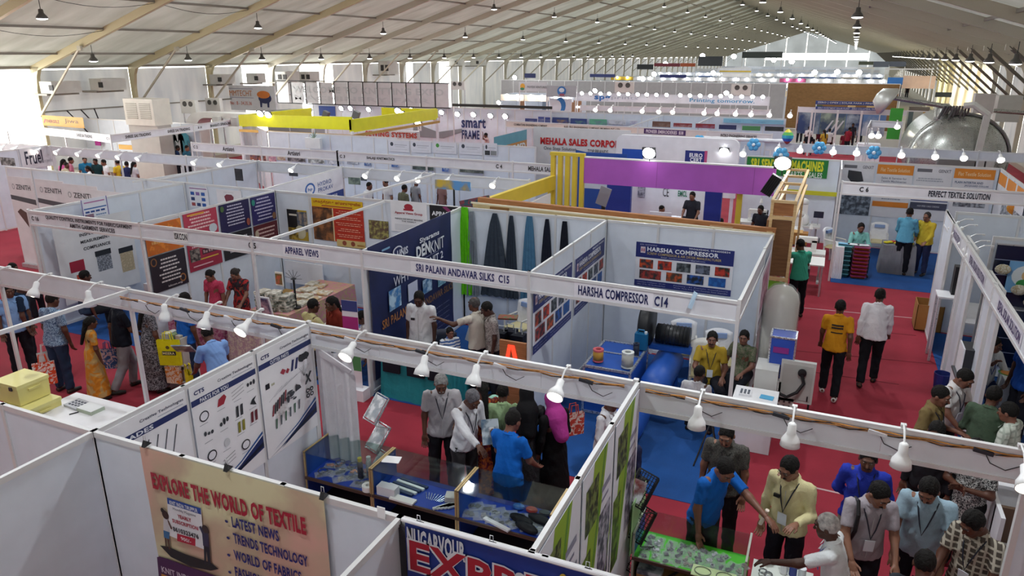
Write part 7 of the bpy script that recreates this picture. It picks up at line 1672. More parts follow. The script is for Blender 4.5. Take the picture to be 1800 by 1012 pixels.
def sewing(label, x, y, kind=0):
 t = thing('sewing_machine', label, 'sewing machine', (x, y, 0), 'sewing machines')
 MB().b2((x-.5, y-.25, .72), (x+.5, y+.25, .77)).obj('tabletop', M('d8d8d4', .4), t)
 for dx in (-.4, .4):
  MB().b2((x+dx-.025, y-.03, .05), (x+dx+.025, y+.03, .72)).obj('leg', M('b4b8b8', .4), t); MB().b2((x+dx-.03, y-.25, .013), (x+dx+.03, y+.25, .06)).obj('foot', M('b4b8b8', .4), t)
 MB().b2((x-.2, y-.15, .15), (x+.2, y+.1, .35)).obj('motor', M('34363a', .5), t)
 W_ = M('ecebe6', .35)
 if kind == 0:
  MB().b2((x-.22, y-.08, .77), (x+.28, y+.1, .84)).obj('bed', W_, t); MB().b2((x+.16, y-.07, .84), (x+.28, y+.08, 1.05)).obj('pillar', W_, t); MB().b2((x-.2, y-.07, 1.0), (x+.28, y+.08, 1.12)).obj('arm', W_, t)
  MB().b2((x-.22, y-.06, .88), (x-.14, y+.06, 1.1)).obj('head', W_, t); MB().lathe([(.07, 0), (.07, .03)], (x+.3, y, 1.05), 14, 0, Matrix.Rotation(pi/2, 3, 'Y')).obj('handwheel', BLACK, t)
  MB().tube([(x+.1, y+.12, 1.1), (x+.1, y+.12, 1.5)], .01, 5).obj('thread_stand', ALU, t); MB().lathe([(.05, 1.3), (.02, 1.42)], (x+.1, y+.12, 0), 10).obj('thread_cone', M('e8e8e4', .6), t)
 else:
  MB().lathe([(.16, .77), (.2, .85), (.18, 1.0), (.1, 1.1)], (x, y, 0), 14).obj('bed', W_, t, smooth=True); MB().b2((x-.1, y-.08, 1.0), (x+.12, y+.1, 1.35)).obj('head', W_, t); MB().ball((x, y, 1.42), (.14, .12, .1), 10, 6).obj('cover', W_, t, smooth=True)
  for k in range(3): MB().tube([(x-.08+.08*k, y-.1, 1.0), (x-.1+.1*k, y-.12, .85)], .012, 5).obj('needle_bar', ALU, t)
for i, (px, py, k) in enumerate([(1395, 378, 0), (1432, 392, 1), (1425, 366, 1), (1455, 395, 0)]):
 x, y = [(-1.75, 21.9), (-.55, 20.2), (-.5, 22.0), (-.3, 18.9)][i]; sewing(['white sewing machine behind the wooden column', 'round white embroidery head nearest the aisle', 'tall white overlock head at the back', 'white sewing machine beside the textile stall post'][i], x, y, k)
x, y = W(1406, 420, .9); t = thing('carton', 'small open cardboard box on the sewing stall table', 'box', (x, y, .78)); MB().b2((x-.18, y-.15, .78), (x+.18, y+.15, 1.08)).obj('body', CBD, t); MB().b2((x-.2, y-.17, 1.08), (x+.05, y+.17, 1.1)).obj('flap', M('c89c5c', .8), t)
table('front table of the sewing machine stall', -.75, 17.6, .2, 18.4, .77, M('e4e4e0', .4))
X, Z = onY(1439, 378, 22.0); t = thing('control_screen', 'small dark control screen above the sewing machines', 'screen', (X, 22, 0)); MB().b2((X-.13, 22.0, Z-.08), (X+.13, 22.03, Z+.1)).obj('screen', M('24283c', .2), t); MB().tube([(X, 22.02, .78), (X, 22.02, Z)], .012, 5).obj('pole', ALU, t)
# ---- the purple stand
PU = M('b45cc0', .5); YE = M('e0c238', .5); WO = M('dcc090', .6, 0, 'wood', 0, 'c4a06c'); PLY = M('b07848', .7, 0, 'wood', 0, '946038')
def pbeam(name, label, cat, p, q, Y, z0, z1, mat, d=.12, Y2=None, part='beam'):
 t = thing(name, label, cat, (p, Y, z0)); MB().add([(p, Y, z0), (q, Y2 or Y, z0), (q, (Y2 or Y)+d, z0), (p, Y+d, z0), (p, Y, z1), (q, Y2 or Y, z1), (q, (Y2 or Y)+d, z1), (p, Y+d, z1)], [(3, 2, 1, 0), (4, 5, 6, 7), (0, 1, 5, 4), (1, 2, 6, 5), (2, 3, 7, 6), (3, 0, 4, 7)]).obj(part, mat, t); return t
t = pbeam('purple_beam', 'long purple header beam of the certification stand', 'beam', -5.52, -1.05, 17.2, 2.36, 2.98, PU, .1)
for s_ in (-3.7, -1.5): MB().b2((s_-.006, 17.196, 2.36), (s_+.006, 17.2, 2.98)).obj('seam', M('94489c', .5), t)
MB().b2((-5.52, 17.19, 2.98), (-1.05, 17.32, 3.01)).obj('top_edge', M('e4e0e0', .5), t)
t = thing('yellow_slat_fence', 'yellow slatted screen at the left end of the purple beam', 'screen', (-5.95, 17.2, 0))
for i in range(5): MB().b2((-6.38+.19*i+(.0), 17.18, .013), (-6.27+.19*i, 17.28, 3.02)).obj('slat', YE, t)
MB().b2((-6.4, 17.17, 3.0), (-5.5, 17.29, 3.08)).obj('top_rail', YE, t)
t = thing('yellow_side_beam', 'yellow sloping side beam running from the slatted screen to the wooden frame', 'beam', (-6.3, 15, 2.2))
MB().add([(-6.35, 17.2, 2.15), (-6.35, 17.2, 2.5), (-6.5, 13.3, 2.55), (-6.5, 13.3, 2.25), (-6.25, 17.2, 2.15), (-6.25, 17.2, 2.5), (-6.4, 13.3, 2.55), (-6.4, 13.3, 2.25)], [(0, 1, 2, 3), (7, 6, 5, 4), (1, 5, 6, 2), (0, 3, 7, 4), (0, 4, 5, 1), (3, 2, 6, 7)]).obj('beam', YE, t)
for Y in (13.35, 17.15): MB().b2((-6.42, Y-.05, .013), (-6.32, Y+.05, 2.3)).obj('post', YE, t)
tag(MB().b2((-6.3, 13.6, 1.2), (-6.26, 16.9, 2.1)).obj('white_fabric_wall', M('f4f2ee', .7)), 'bright white panel under the yellow side beam', 'panel')
t = thing('timber_beams', 'rough wooden double beam along the back of the compressor stalls', 'frame', (-3.4, 13.2, 0))
MB().beam((-6.5, 13.3, 2.55), (-.7, 13.25, 2.44), .1, .12).obj('beam', PLY, t); MB().beam((-6.5, 13.05, 2.5), (-.7, 13.0, 2.4), .05, .1).obj('batten', M('d8c490', .6), t); MB().beam((-6.5, 12.95, 2.56), (-.7, 12.92, 2.47), .03, .03).obj('tube', M('e4dcc0', .4), t)
for x in (-6.45, -3.6, -.8): MB().b2((x-.05, 13.2, .013), (x+.05, 13.3, 2.45)).obj('post', WO, t)
for x in (-5.9, -1.6): MB().b2((x-.2, 12.98, 2.44), (x+.2, 13.06, 2.5)).obj('joint_block', M('8c6434', .7), t)
t = thing('wooden_portal', 'box-like wooden portal with brown and green infill at the right end of the purple beam', 'frame', (-.6, 15, 0))
PA, PB_ = -.84, -.46
for x0 in (PA, PB_):
 for y0 in (13.38, 17.35): MB().b2((x0, y0, .013), (x0+.05, y0+.05, 2.95)).obj('post', WO, t)
 for z in (2.95, 2.62): MB().beam((x0+.02, 13.4, z), (x0+.07, 17.4, z), .05, .05).obj('side_rail', WO, t)
for y in (13.4, 14.4, 15.4, 16.4, 17.38): MB().beam((PA, y, 2.95), (PB_+.05, y, 2.95), .05, .05).obj('cross_bar', WO, t)
for z in (2.66, 1.55): MB().beam((PA, 13.4, z), (PB_+.05, 13.4, z), .05, .06).obj('cross_bar', WO, t)
MB().b2((PA+.05, 13.4, 1.6), (PB_, 13.42, 2.62)).obj('infill_panel', M('7c5634', .7, 0, 'wood', 0, '6a4628'), t); MB().b2((PA+.05, 13.4, 2.7), (PB_, 13.42, 2.92)).obj('infill_panel', PLY, t)
MB().b2((PA+.05, 13.4, .3), (PB_, 13.42, 1.5)).obj('green_infill', M('7cb42c', .5), t); MB().b2((PA-.04, 13.42, .3), (PA-.01, 17.3, 2.6)).obj('side_panel', M('8c6440', .7), t)
t = thing('black_flood_light', 'big black ribbed flood light seen from behind at the right end of the purple beam', 'flood light', (-1.0, 16.4, 2.7))
X, Z = onY(1356, 325, 15.6); Rr = Matrix.Rotation(.5, 3, 'Y')
MB().box((X, 15.6, Z), (.22, .16, .42), rot=Rr).obj('housing', BLACK, t)
for k in range(6): MB().box(Vector((X, 15.5, Z))+Rr@Vector((-.1+.04*k, 0, 0)), (.012, .08, .42), rot=Rr).obj('fin', BLACK, t)
for i, (px, c, w, lb) in enumerate([(1090, '1c3c98', .42, 'blue upright at the left of the certification room'), (1398-7, 'e0c238', .1, 'yellow upright seen below the purple beam')]):
 pass
X = onY(1090, 350, 20.0)[0]; tag(MB().b2((X-.4, 20.0, .013), (X+.3, 20.15, 2.6)).obj('blue_column', M('1c3490', .5)), 'broad blue upright at the left of the certification room', 'column')
X = onY(1251, 370, 19.0)[0]; tag(MB().b2((X-.2, 19.0, .013), (X+.22, 19.15, 2.6)).obj('blue_column', M('1c2c84', .5)), 'broad blue upright at the right of the certification room', 'column')
X = onY(1298, 370, 17.4)[0]; tag(MB().b2((X-.06, 17.35, .013), (X+.06, 17.45, 2.36)).obj('yellow_column', YE), 'thin yellow upright under the right part of the purple beam', 'column')
X0 = onY(1108, 350, 22.3)[0]; X1 = onY(1240, 350, 22.3)[0]
t = thing('certification_wall', 'glowing white back wall with certification marks', 'wall panel', ((X0+X1)/2, 21, 0))
MB().b2((X0, 22.3, .013), (X1, 22.36, 2.3)).obj('panel', M('eef2f8', .5), t)
pl = Plane((X0, 22.29, .5), (1, 0, 0), (0, 0, 1), X1-X0, 1.8); draw(pl, [('t', .44, .4, .52, .55, 'CE', '30343c', 0), ('t', .64, .42, .76, .52, 'EMCL', '3c8c6c', .03), ('p', .1, .35, .2, .8, 'b8bcc8', '6c7080', 12.)], t, .003)
MB().box(((X0+X1)/2, 22.2, 2.2), (1.6, .1, .03)).obj('tube_light', M('f4f8ff', .5, emit=8), t)
table('white table with glossy top in the certification room', X0+.9, 21.2, X1-.3, 21.8, .75, WHITE)
t = thing('monitor', 'white monitor on the table of the certification room', 'screen', ((X0+X1)/2+.2, 20, .75)); MB().b2(((X0+X1)/2, 20.0, .85), ((X0+X1)/2+.6, 20.04, 1.2)).obj('screen', M('e4e8ee', .3), t); MB().b2(((X0+X1)/2+.25, 19.95, .75), ((X0+X1)/2+.35, 20.05, .86)).obj('foot', WHITE, t)
X, Z = onY(1058, 335, 20.4)
pl = Plane((X-.8, 20.4, .6), (1, 0, 0), (0, 0, 1), 1.5, 2.1); board('poster', 'blue sign board of the machine booth behind the yellow screen', 'sign', pl, '2050a4', [('r', .1, .5, .9, .8, 'd8e4f0'), ('t', .2, .58, .7, .72, 'MEHA', '34446c', .03)])
t = thing('desktop_monitor', 'grey monitor tilted behind the yellow slats', 'screen', (-4.4, 18.6, .8)); X, Z = onY(1061, 345, 18.6); MB().box((X, 18.6, Z), (.3, .05, .5), rot=Matrix.Rotation(.3, 3, 'Y')).obj('screen', M('9c9ca4', .4), t); MB().b2((X-.05, 18.6, .8), (X+.05, 18.65, Z-.2)).obj('stand', BLACK, t)
table('dark table behind the yellow slats', -5.4, 18.2, -4.0, 18.8, .8, M('3c3c40', .5))
for k in range(7):
 X, Z = onY(1030+6*k, 342+2*(k % 3), 18.4); tag(MB().ball((X, 18.4, .9+.05*(k % 2)), .07, 8, 6).obj('soft_toy', M(['e8e0e0', 'c83c3c', 'f0f0f0', 'b8b0b0'][k % 4], .7)), 'red or white flower in the bunch behind the yellow slats', 'flower', 'flower bunch behind the slats')
X0, z1 = onY(1083, 252, 24.5); X1, _ = onY(1300, 258, 24.5);
t = thing('rounded_header_board', 'white board with rounded corners and a navy square', 'sign', ((X0+X1)/2, 24.5, 0))
r_ = .25; zt = 2.8; pts = [(X0, .9), (X1, .9)]+[(X1-r_+r_*cos(a*pi/10), zt-r_+r_*sin(a*pi/10)) for a in range(6)]+[(X0+r_-r_*cos(a*pi/10), zt-r_+r_*sin(a*pi/10)) for a in range(5, -1, -1)]
n = len(pts); MB().add([(x, 24.5, z) for x, z in pts]+[(x, 24.7, z) for x, z in pts], [tuple(range(n)), tuple(range(2*n-1, n-1, -1))]+[(i, n+i, n+(i+1) % n, (i+1) % n) for i in range(n)]).obj('panel', M('e4e4ea', .5), t)
pl = Plane((X0, 24.49, .9), (1, 0, 0), (0, 0, 1), X1-X0, zt-.9)
draw(pl, [RR(pl, (1094, 261), (1130, 282), '1c50b4'), RR(pl, (1205, 264), (1240, 287), '1c2c7c'), TT(pl, (1212, 272), (1235, 274), .14, 'EURO', 'e8ecf4', .04), TT(pl, (1213, 280), (1234, 282), .14, 'CERT', 'e8ecf4', .04), RR(pl, (1239, 265), (1242, 288), 'b84c7c')], t, .003)
for xx in (X0+.1, X1-.1): MB().b2((xx-.05, 24.55, .013), (xx+.05, 24.65, .9)).obj('leg', WHITE, t)
X0, _ = onY(938, 240, 25.5); X1, _ = onY(1108, 250, 25.5)
t = thing('lettered_panel', 'grey white wall sign with bold red capitals', 'wall sign', ((X0+X1)/2, 25.5, 0))
MB().b2((X0, 25.5, .013), (X1, 25.55, 2.85)).obj('panel', M('d8d8da', .6), t)
pl = Plane((X0, 25.49, 0), (1, 0, 0), (0, 0, 1), X1-X0, 2.85)
draw(pl, [TT(pl, (950, 246), (1130, 257), .26, 'MEHALA SALES CORPORATION', 'c01c20', .05), TT(pl, (956, 260), (1013, 264), .16, 'One Step Solution', '34343c', 0), TT(pl, (1033, 265), (1069, 268), .14, 'TOP BRANDS', '34343c', 0), ('g', [uvp(pl, 1012, 263), uvp(pl, 1065, 275), uvp(pl, 1065, 290), uvp(pl, 1012, 290)], '2458a8')], t, .003)
pl = PX(-10.4, 22.5, 25.4, .9, 2.75, face=1); board('poster', 'teal and orange side panel left of the red lettered wall', 'panel', pl, '5c98a8', [('r', .2, 0, 1, .8, 'b8803c'), ('t', .3, .62, .95, .76, 'FLAT BED', 'd8e4e8', .03), ('r', .3, .4, .55, .52, 'dcd8c8'), ('r', .65, .42, .9, .54, 'dcd8c8'), ('r', .3, .2, .55, .32, 'dcd8c8'), ('r', .65, .22, .9, .34, 'dcd8c8'), ('t', .28, .55, .95, .6, 'SEWING MACHINE', 'e8e4d8')])
for i, (a, b, g) in enumerate([(682, 720, 0), (722, 758, 0), (762, 803, 1), (807, 848, 0), (851, 874, 2)]):
 backposter('small logo poster on the fourth row back wall, %s from the left' % ordn[i], Yg-.63, (a, 246+i*1.2), (b, 268+i*1.6), 'e0e2ea', [('e', .1, .5, .25, .85, '4ca044' if g == 1 else '3c4450'), ('r', .3, .6, .9, .64, '9ca0ac'), ('r', .35, .45, .8, .48, 'b0b4bc'), ('r', .1, .2, .9, .22, 'b0b4bc')]+([('r', .05, .05, .45, .4, '34383c'), ('r', .5, .05, .95, .4, '8c9090')] if g == 2 else []), group='small logo posters')
for i, (a, y0, b, y1, c1, c2) in enumerate([(439, 268, 455, 282, '9c5838', '5c3c5c'), (452, 270, 468, 283, 'a85c4c', '2c2024'), (472, 272, 486, 284, 'd8a8b0', 'a8708c'), (487, 274, 502, 282, 'c8b8a0', '9c6c5c'), (505, 274, 537, 285, '8c8488', '28262a'), (541, 276, 571, 288, 'd4d8d8', '6c706c'), (575, 279, 602, 289, 'dfe2e6', 'a8b0bc'), (610, 280, 630, 289, '8c94a0', 'dfe2e6'), (640, 282, 652, 292, '3c64a0', 'c8d0dc'), (688, 286, 700, 294, '3460a8', 'a8c0dc'), (725, 288, 762, 300, '5c6c68', '3c4844'), (777, 291, 789, 302, '2c58b0', 'b8cce4'), (808, 293, 850, 305, '7c847c', '4c5450')]):
 backposter('picture panel on the wall below the fourth row fascias, %s from the left' % ordn[i], Yg-.7 if i > 8 else Yg-.05, (a, y0), (b, y1), c1, [('p', .02, .02, .98, .98, c1, c2, 7.)], group='picture panels below the fascias')
pl = Plane((-11.62, 12.9, 1.55), (-.12, 1, 0), (0, 0, 1), 3.35, .93)
board('banner', 'white and navy pump banner with a round blue emblem', 'banner', pl, 'e6e6ec', [('r', .4, 0, 1, .4, '1f3c84'), ('t', .62, .68, .82, .8, 'HYDRO', '3c5c9c', .01), ('t', .62, .52, .84, .64, 'PROKAV', '3c5c9c', .01), ('e', .44, .5, .58, .85, '2c64ac'), ('e', .46, .55, .56, .8, 'e6e6ec'), ('t', .48, .62, .54, .72, 'hp', '2c64ac', .03), ('t', .55, .24, .9, .34, 'CAVITY PUMP FOR', 'd8dce8', .03), ('t', .6, .08, .85, .18, 'SUCTION', 'd8dce8', .03)])
table('white table behind the visitors near the pump stall', -10.3, 14.3, -8.2, 15.2, .85, WHITE, WHITE)
X, Z = onY(797, 325, 15.3); t = thing('display_screen', 'flat screen with a blue and yellow picture on a black pole', 'screen', (X, 15.3, 0)); MB().b2((X-.5, 15.3, Z-.12), (X+.45, 15.34, Z+.1)).obj('screen', M('5c94c8', .4, 0, 'picture', 0, 'c8a838', 3.), t); MB().tube([(X, 15.32, .013), (X, 15.32, Z-.1)], .025, 6).obj('pole', BLACK, t)
X, Z = onY(836, 352, 13.6); t = thing('printed_chair', 'chair with a dark red and teal patterned back by the wooden frame', 'chair', (X, 13.6, 0)); MB().box((X, 13.6, Z-.1), (.7, .06, .3), rot=Matrix.Rotation(-.25, 3, 'Y')).obj('backrest', M('7c3440', .7, 0, 'print', 0, '2c4c58', 14), t); MB().b2((X-.35, 13.3, .4), (X+.35, 13.7, .46)).obj('seat', BLACK, t)
backposter('grey lined chart in the third row visitor stall', Yg-.75, (343, 293), (368, 325), 'b8b8ba', lines(12, .05, .95, .3, .98, '606064', 2, .4))
t = None
for i, (a, y0, b, y1, c, c2, lb) in enumerate([(372, 298, 392, 312, '2c64a0', '5c9cc8', 'blue picture'), (412, 296, 428, 318, '3c383c', '2a282c', 'black screen panel'), (508, 303, 524, 310, '34343c', '50505c', 'small dark panel'), (612, 311, 634, 325, '8c9c8c', '4c5c5c', 'grey-green photo'), (634, 311, 645, 318, '4c545c', '8c949c', 'small dark photo')]):
 backposter('%s hanging in the third row visitor stalls' % lb, 15.0 if i < 3 else 16.0, (a, y0), (b, y1), c, [('p', .03, .03, .97, .97, c, c2, 5.)], group='pictures in the visitor stalls')
X, Z = onY(362, 322, 13.4)
t = thing('fabric_heap', 'heap of white and patterned bags below the grey chart', 'fabric', (X, 13.5, .9)); MB().ball((X, 13.5, 1.0), (.5, .25, .3), 12, 8).obj('heap', M('dcdad4', .8, 0, 'print', 0, '8c8c80', 12), t, smooth=True)
table('low table under the white heap', X-.6, 13.2, X+1.6, 13.8, .75, M('d0a890', .5))
# ---- solar stall interior
SOL = M('101c3c', .2)
t = thing('solar_panel_wall', 'wall of dark blue solar panels with silver frames in the solar stall', 'solar panels', (4.5, 14, 0))
for i in range(3):
 for j in range(2):
  x0 = 2.75+i*1.05; z0 = .25+j*1.1; MB().b2((x0, 14.0, z0), (x0+1.0, 14.04, z0+1.05)).obj('solar_panel', SOL, t)
  for q in range(1, 4): MB().b2((x0, 13.995, z0+q*.26), (x0+1.0, 14.0, z0+q*.26+.012)).obj('cell_line', M('8c98b8', .4), t)
  MB().beam((x0, 13.99, z0+1.05), (x0+1.0, 13.99, z0+1.05), .02, .025).obj('panel_frame', ALU, t)
pl = PX(3.6, 8.6, 12.1, .3, 2.4, face=-1)
partition('dark backed side wall of the solar stall seen behind the near fascia', 4.6, 8.4, 4.6, 14.0, 6, mat=SOL)
backposter('light blue poster with a sun-flower emblem in the solar stall', 13.95, (1776, 458), (1835, 520), '7cb4e4', [('e', .1, .2, .9, .9, 'e8f0f4'), ('e', .35, .4, .65, .75, 'e0b880'), ('e', .25, .15, .6, .45, '3c9c50')])
for i, (a, b) in enumerate([(1762, 472), (1790, 508), (1812, 530)]):
 X, Z = onY(a, b, 13.9); tag(MB().ball((X, 13.85, Z), (.12, .06, .09), 10, 6).obj('flower_bunch', M('d8d4c4', .8, 0, 'print', 0, 'b8a888', 20)), 'white flower cluster on the solar panels, %s from the left' % ordn[i], 'flowers')
t = thing('speaker_column', 'tall black speaker column against the white wall of the solar stall', 'speaker', (2.6, 13.0, 0)); x, zt_ = onY(1690, 470, 14.6); z = onY(1690, 520, 14.6)[1]; MB().b2((x-.08, 14.6, z), (x+.1, 14.8, zt_)).obj('body', BLACK, t)
table('white table under the black speaker column', x-.3, 14.4, x+.15, 14.85, z, WHITE)
t = thing('black_cabinet', 'black appliance cube with a white side on a white pedestal', 'appliance', (2.6, 10.3, .8)); x, y = W(1712, 620, 1.15); MB().b2((x-.15, y-.2, .82), (x+.12, y+.2, 1.25)).obj('body', M('24262c', .4), t); MB().b2((x-.17, y-.2, .82), (x-.15, y+.2, 1.26)).obj('side_panel', WHITE, t)
MB().b2((x-.2, y-.3, .013), (x+.15, y+.25, .78)).obj('pedestal', M('e0e2e8', .5), t); MB().b2((x-.21, y-.31, .78), (x+.16, y+.26, .81)).obj('pedestal_top', M('44464c', .5), t)
t = thing('waste_bin', 'dark blue waste bin on the red carpet by the solar stall', 'bin', (0, 0, 0)); x, y = W(1655, 668, .2); t.location = (x, y, 0); ORG[t.name] = Vector((x, y, 0)); MB().lathe([(.1, .013), (.13, .33), (.12, .33), (.09, .03)], (x, y, 0), 16).obj('body', M('1c2c74', .5), t)
t = thing('white_board_leaning', 'white panel leaning against the solar stall wall', 'panel', (2.3, 11.8, 0)); MB().add([(2.12, 11.3, .014), (2.2, 12.2, .014), (2.27, 12.2, .95), (2.22, 11.3, .95), (2.09, 11.3, .014), (2.17, 12.2, .014), (2.24, 12.2, .95), (2.19, 11.3, .95)], [(0, 1, 2, 3), (7, 6, 5, 4), (3, 2, 6, 7), (0, 4, 5, 1), (0, 3, 7, 4), (1, 5, 6, 2)]).obj('panel', WHITE, t)
partition('short white wall section at the front of the solar stall', 2.32, 10.9, 2.32, 11.9, 1, z1=2.45)
t = table('white table with a round sun emblem in the solar stall', 2.8, 11.9, 4.2, 12.4, .78, WHITE, M('dfe6ea', .6)); x, y = W(1772, 655, .79); MB().lathe([(.001, 0), (.13, 0), (.13, .004), (.001, .005)], (x, y, .785), 20).obj('emblem_ring', M('5c9c50', .5), t); MB().lathe([(.001, .004), (.1, .004), (.1, .007), (.001, .008)], (x, y, .785), 20).obj('emblem_disc', M('d0883c', .5), t)
t = thing('brown_counter', 'white rimmed counter with a brown inside at the solar stall', 'counter', (2.6, 8.2, 0));
MB().b2((2.0, 8.2, 1.02), (3.4, 8.28, 1.06)).obj('rim', WHITE, t); MB().b2((2.0, 7.85, .6), (3.4, 7.9, 1.0)).obj('inner_panel', M('5c4434', .6), t); MB().b2((2.0, 7.6, .56), (3.4, 8.2, .6)).obj('shelf', WHITE, t); MB().b2((2.0, 8.22, .013), (3.4, 8.26, 1.02)).obj('front', WHITE, t)
for x in (2.0, 3.36): MB().b2((x, 7.6, .013), (x+.04, 8.26, 1.02)).obj('side', WHITE, t)
for i, (px, py) in enumerate([(1708, 390), (1714, 408), (1727, 425), (1735, 440), (1742, 448)]):
 y, z = onX(px, py, 2.55); spot(P_mid, 2.55, min(y, 16), 2.5, 'small spot lamp inside the solar stall fascia, %s from the far end' % ordn[i], 'spot lamps of the solar stall', rz=-pi/2, scale=.8)
t = thing('white_ribbon', 'white and blue ribbon tied to the compressor fascia', 'ribbon', (-1.1, 9.0, 2.3)); x, z = onY(1222, 527, 8.93); MB().add([(x-.02, 8.92, z+.12), (x+.03, 8.9, z+.1), (x-.03, 8.9, z-.12), (x-.08, 8.9, z-.1), (x-.02, 8.91, z+.12), (x+.03, 8.89, z+.1), (x-.03, 8.89, z-.12), (x-.08, 8.89, z-.1)], [(0, 1, 2, 3), (7, 6, 5, 4), (0, 4, 5, 1), (1, 5, 6, 2)]).obj('ribbon', M('b8d4e8', .6), t)
# ================================================================ FAR HALF OF THE HALL
def sign(name, label, cat, Y, TL, BR, base, els=(), d=.08, foot=None, group=None):
 X0, z1 = onY(*TL, Y); X1, z0 = onY(*BR, Y)
 t = thing(name, label, cat, ((X0+X1)/2, Y, z0), group)
 MB().b2((X0, Y, z0), (X1, Y+d, z1)).obj('board', M(base, .5), t)
 if els: draw(Plane((X0, Y-.002, z0), (1, 0, 0), (0, 0, 1), X1-X0, z1-z0), els, t, .006, .004)
 if foot is not None:
  for x in (X0+.05, X1-.05): MB().b2((x-.03, Y+.01, foot), (x+.03, Y+.06, z0)).obj('post', ALUW, t)
 return t
YY = M('e6e400', .45)
t = thing('yellow_header', 'bright yellow suspended header frame of a corner stand', 'header frame', (-20, 24.5, 2.4))
MB().add([(-23, 24.3, 2.5), (-17.4, 24.3, 2.55), (-17.4, 24.4, 2.55), (-23, 24.4, 2.5), (-23, 24.3, 2.97), (-17.4, 24.3, 3.05), (-17.4, 24.4, 3.05), (-23, 24.4, 2.97)], [(3, 2, 1, 0), (4, 5, 6, 7), (0, 1, 5, 4), (1, 2, 6, 5), (2, 3, 7, 6), (3, 0, 4, 7)]).obj('front_panel', YY, t)
MB().b2((-17.5, 24.3, 2.45), (-17.4, 31.2, 2.95)).obj('side_panel', YY, t); MB().b2((-23.1, 24.3, 2.45), (-23, 29, 2.95)).obj('side_panel', YY, t); MB().b2((-20.5, 31.2, 2.4), (-17.4, 31.3, 2.9)).obj('rear_panel', YY, t)
for a, b in (((-23, 24.2), (-17.3, 24.2)), ((-17.3, 24.2), (-17.3, 31.2))): MB().beam((*a, 2.33), (*b, 2.33), .12, .1).obj('gold_rail', M('c89c50', .4, .4), t)
for x, y in ((-23, 24.25), (-17.35, 24.25), (-17.4, 31.2), (-23, 29)): MB().b2((x-.05, y-.05, 0), (x+.05, y+.05, 2.5)).obj('post', WHITE, t)
sign('sewing_sign', 'red lettered board below the bright yellow frame', 'sign', 30, (632, 226), (737, 246), 'dcdce2', [('t', .1, .15, .97, .8, 'SEWING SYSTEMS', 'c05044', .05)], foot=0)
pl = Plane((-30, 37.97, 0), (1, 0, 0), (0, 0, 1), 16.9, 2.5)
t = thing('sign_lettering', 'navy lettering with a grey printing machine picture on the tall white wall', 'lettering', (-18, 37.9, 0))
draw(pl, [TT(pl, (811, 214), (854, 219), .55, 'smart', '2c3c6c', .03), TT(pl, (812, 235), (843, 238), .5, 'FRAME', '2c3c6c', .03), RR(pl, (560, 186), (590, 204), '24489c'), RR(pl, (674, 188), (702, 206), '2c509c'), ('g', [uvp(pl, *q) for q in ((726, 240), (727, 205), (740, 204), (744, 222), (770, 232), (812, 226), (812, 232), (780, 243))], '8c9094'), RR(pl, (734, 220), (741, 230), 'dfe2e4'), TT(pl, (760, 208), (774, 209), .25, 'CHT', 'd8a8a0', .01), ('g', [uvp(pl, *q) for q in ((840, 213), (846, 210), (848, 216))], '3c8cd0')], t, .004)
t = thing('framed_hoarding', 'high hoarding of twelve white panels in black frames', 'hoarding', (-25, 37.3, 2.5))
for i in range(12):
 a = onY(485+25.4*i, 144+.25*i, 37.3); b = onY(485+25.4*(i+1), 186, 37.3)
 MB().b2((a[0]+.03, 37.3, 2.53), (b[0]-.03, 37.33, a[1])).obj('panel', M('d6d6d8', .6), t); MB().b2((a[0]-.03, 37.28, 2.5), (a[0]+.03, 37.36, a[1]+.03)).obj('frame_post', BLACK, t)
X0, X1 = onY(485, 144, 37.3)[0], onY(790, 147, 37.3)[0]
for z in (2.5, a[1]+.02): MB().b2((X0, 37.28, z-.03), (X1, 37.36, z+.02)).obj('frame_rail', BLACK, t)
draw(Plane((X0, 37.29, 2.6), (1, 0, 0), (0, 0, 1), X1-X0, 1.1), [('t', .1, .5, .97, .85, 'WELCOME TO KNITTING EXPO', 'c4c8ca', .03), ('t', .1, .1, .9, .35, 'MACHINERY FAIR', 'c9cbce', .03)], t, .003)
sign('stall_sign', 'white board with orange lettering, stall number and orange-navy emblem', 'sign', 34, (379, 149), (486, 196), 'd8dade', [('t', .12, .58, .62, .8, 'ARMMTECHT', 'c87c3c', .0), ('r', .1, .5, .64, .52, '8c8ca8'), ('r', .1, .86, .64, .88, '8c8ca8'), ('t', .12, .2, .6, .36, 'Stall No : B - 34,35,36', 'c8583c', .0), ('e', .72, .3, .94, .72, '28305c'), ('e', .7, .5, .92, .8, 'd87c2c'), ('g', [(.74, .15), (.77, .15), (.78, .4), (.74, .4)], '28305c'), ('g', [(.86, .15), (.89, .15), (.9, .4), (.86, .4)], '28305c')], foot=0)
CO = M('c9c8c2', .5)
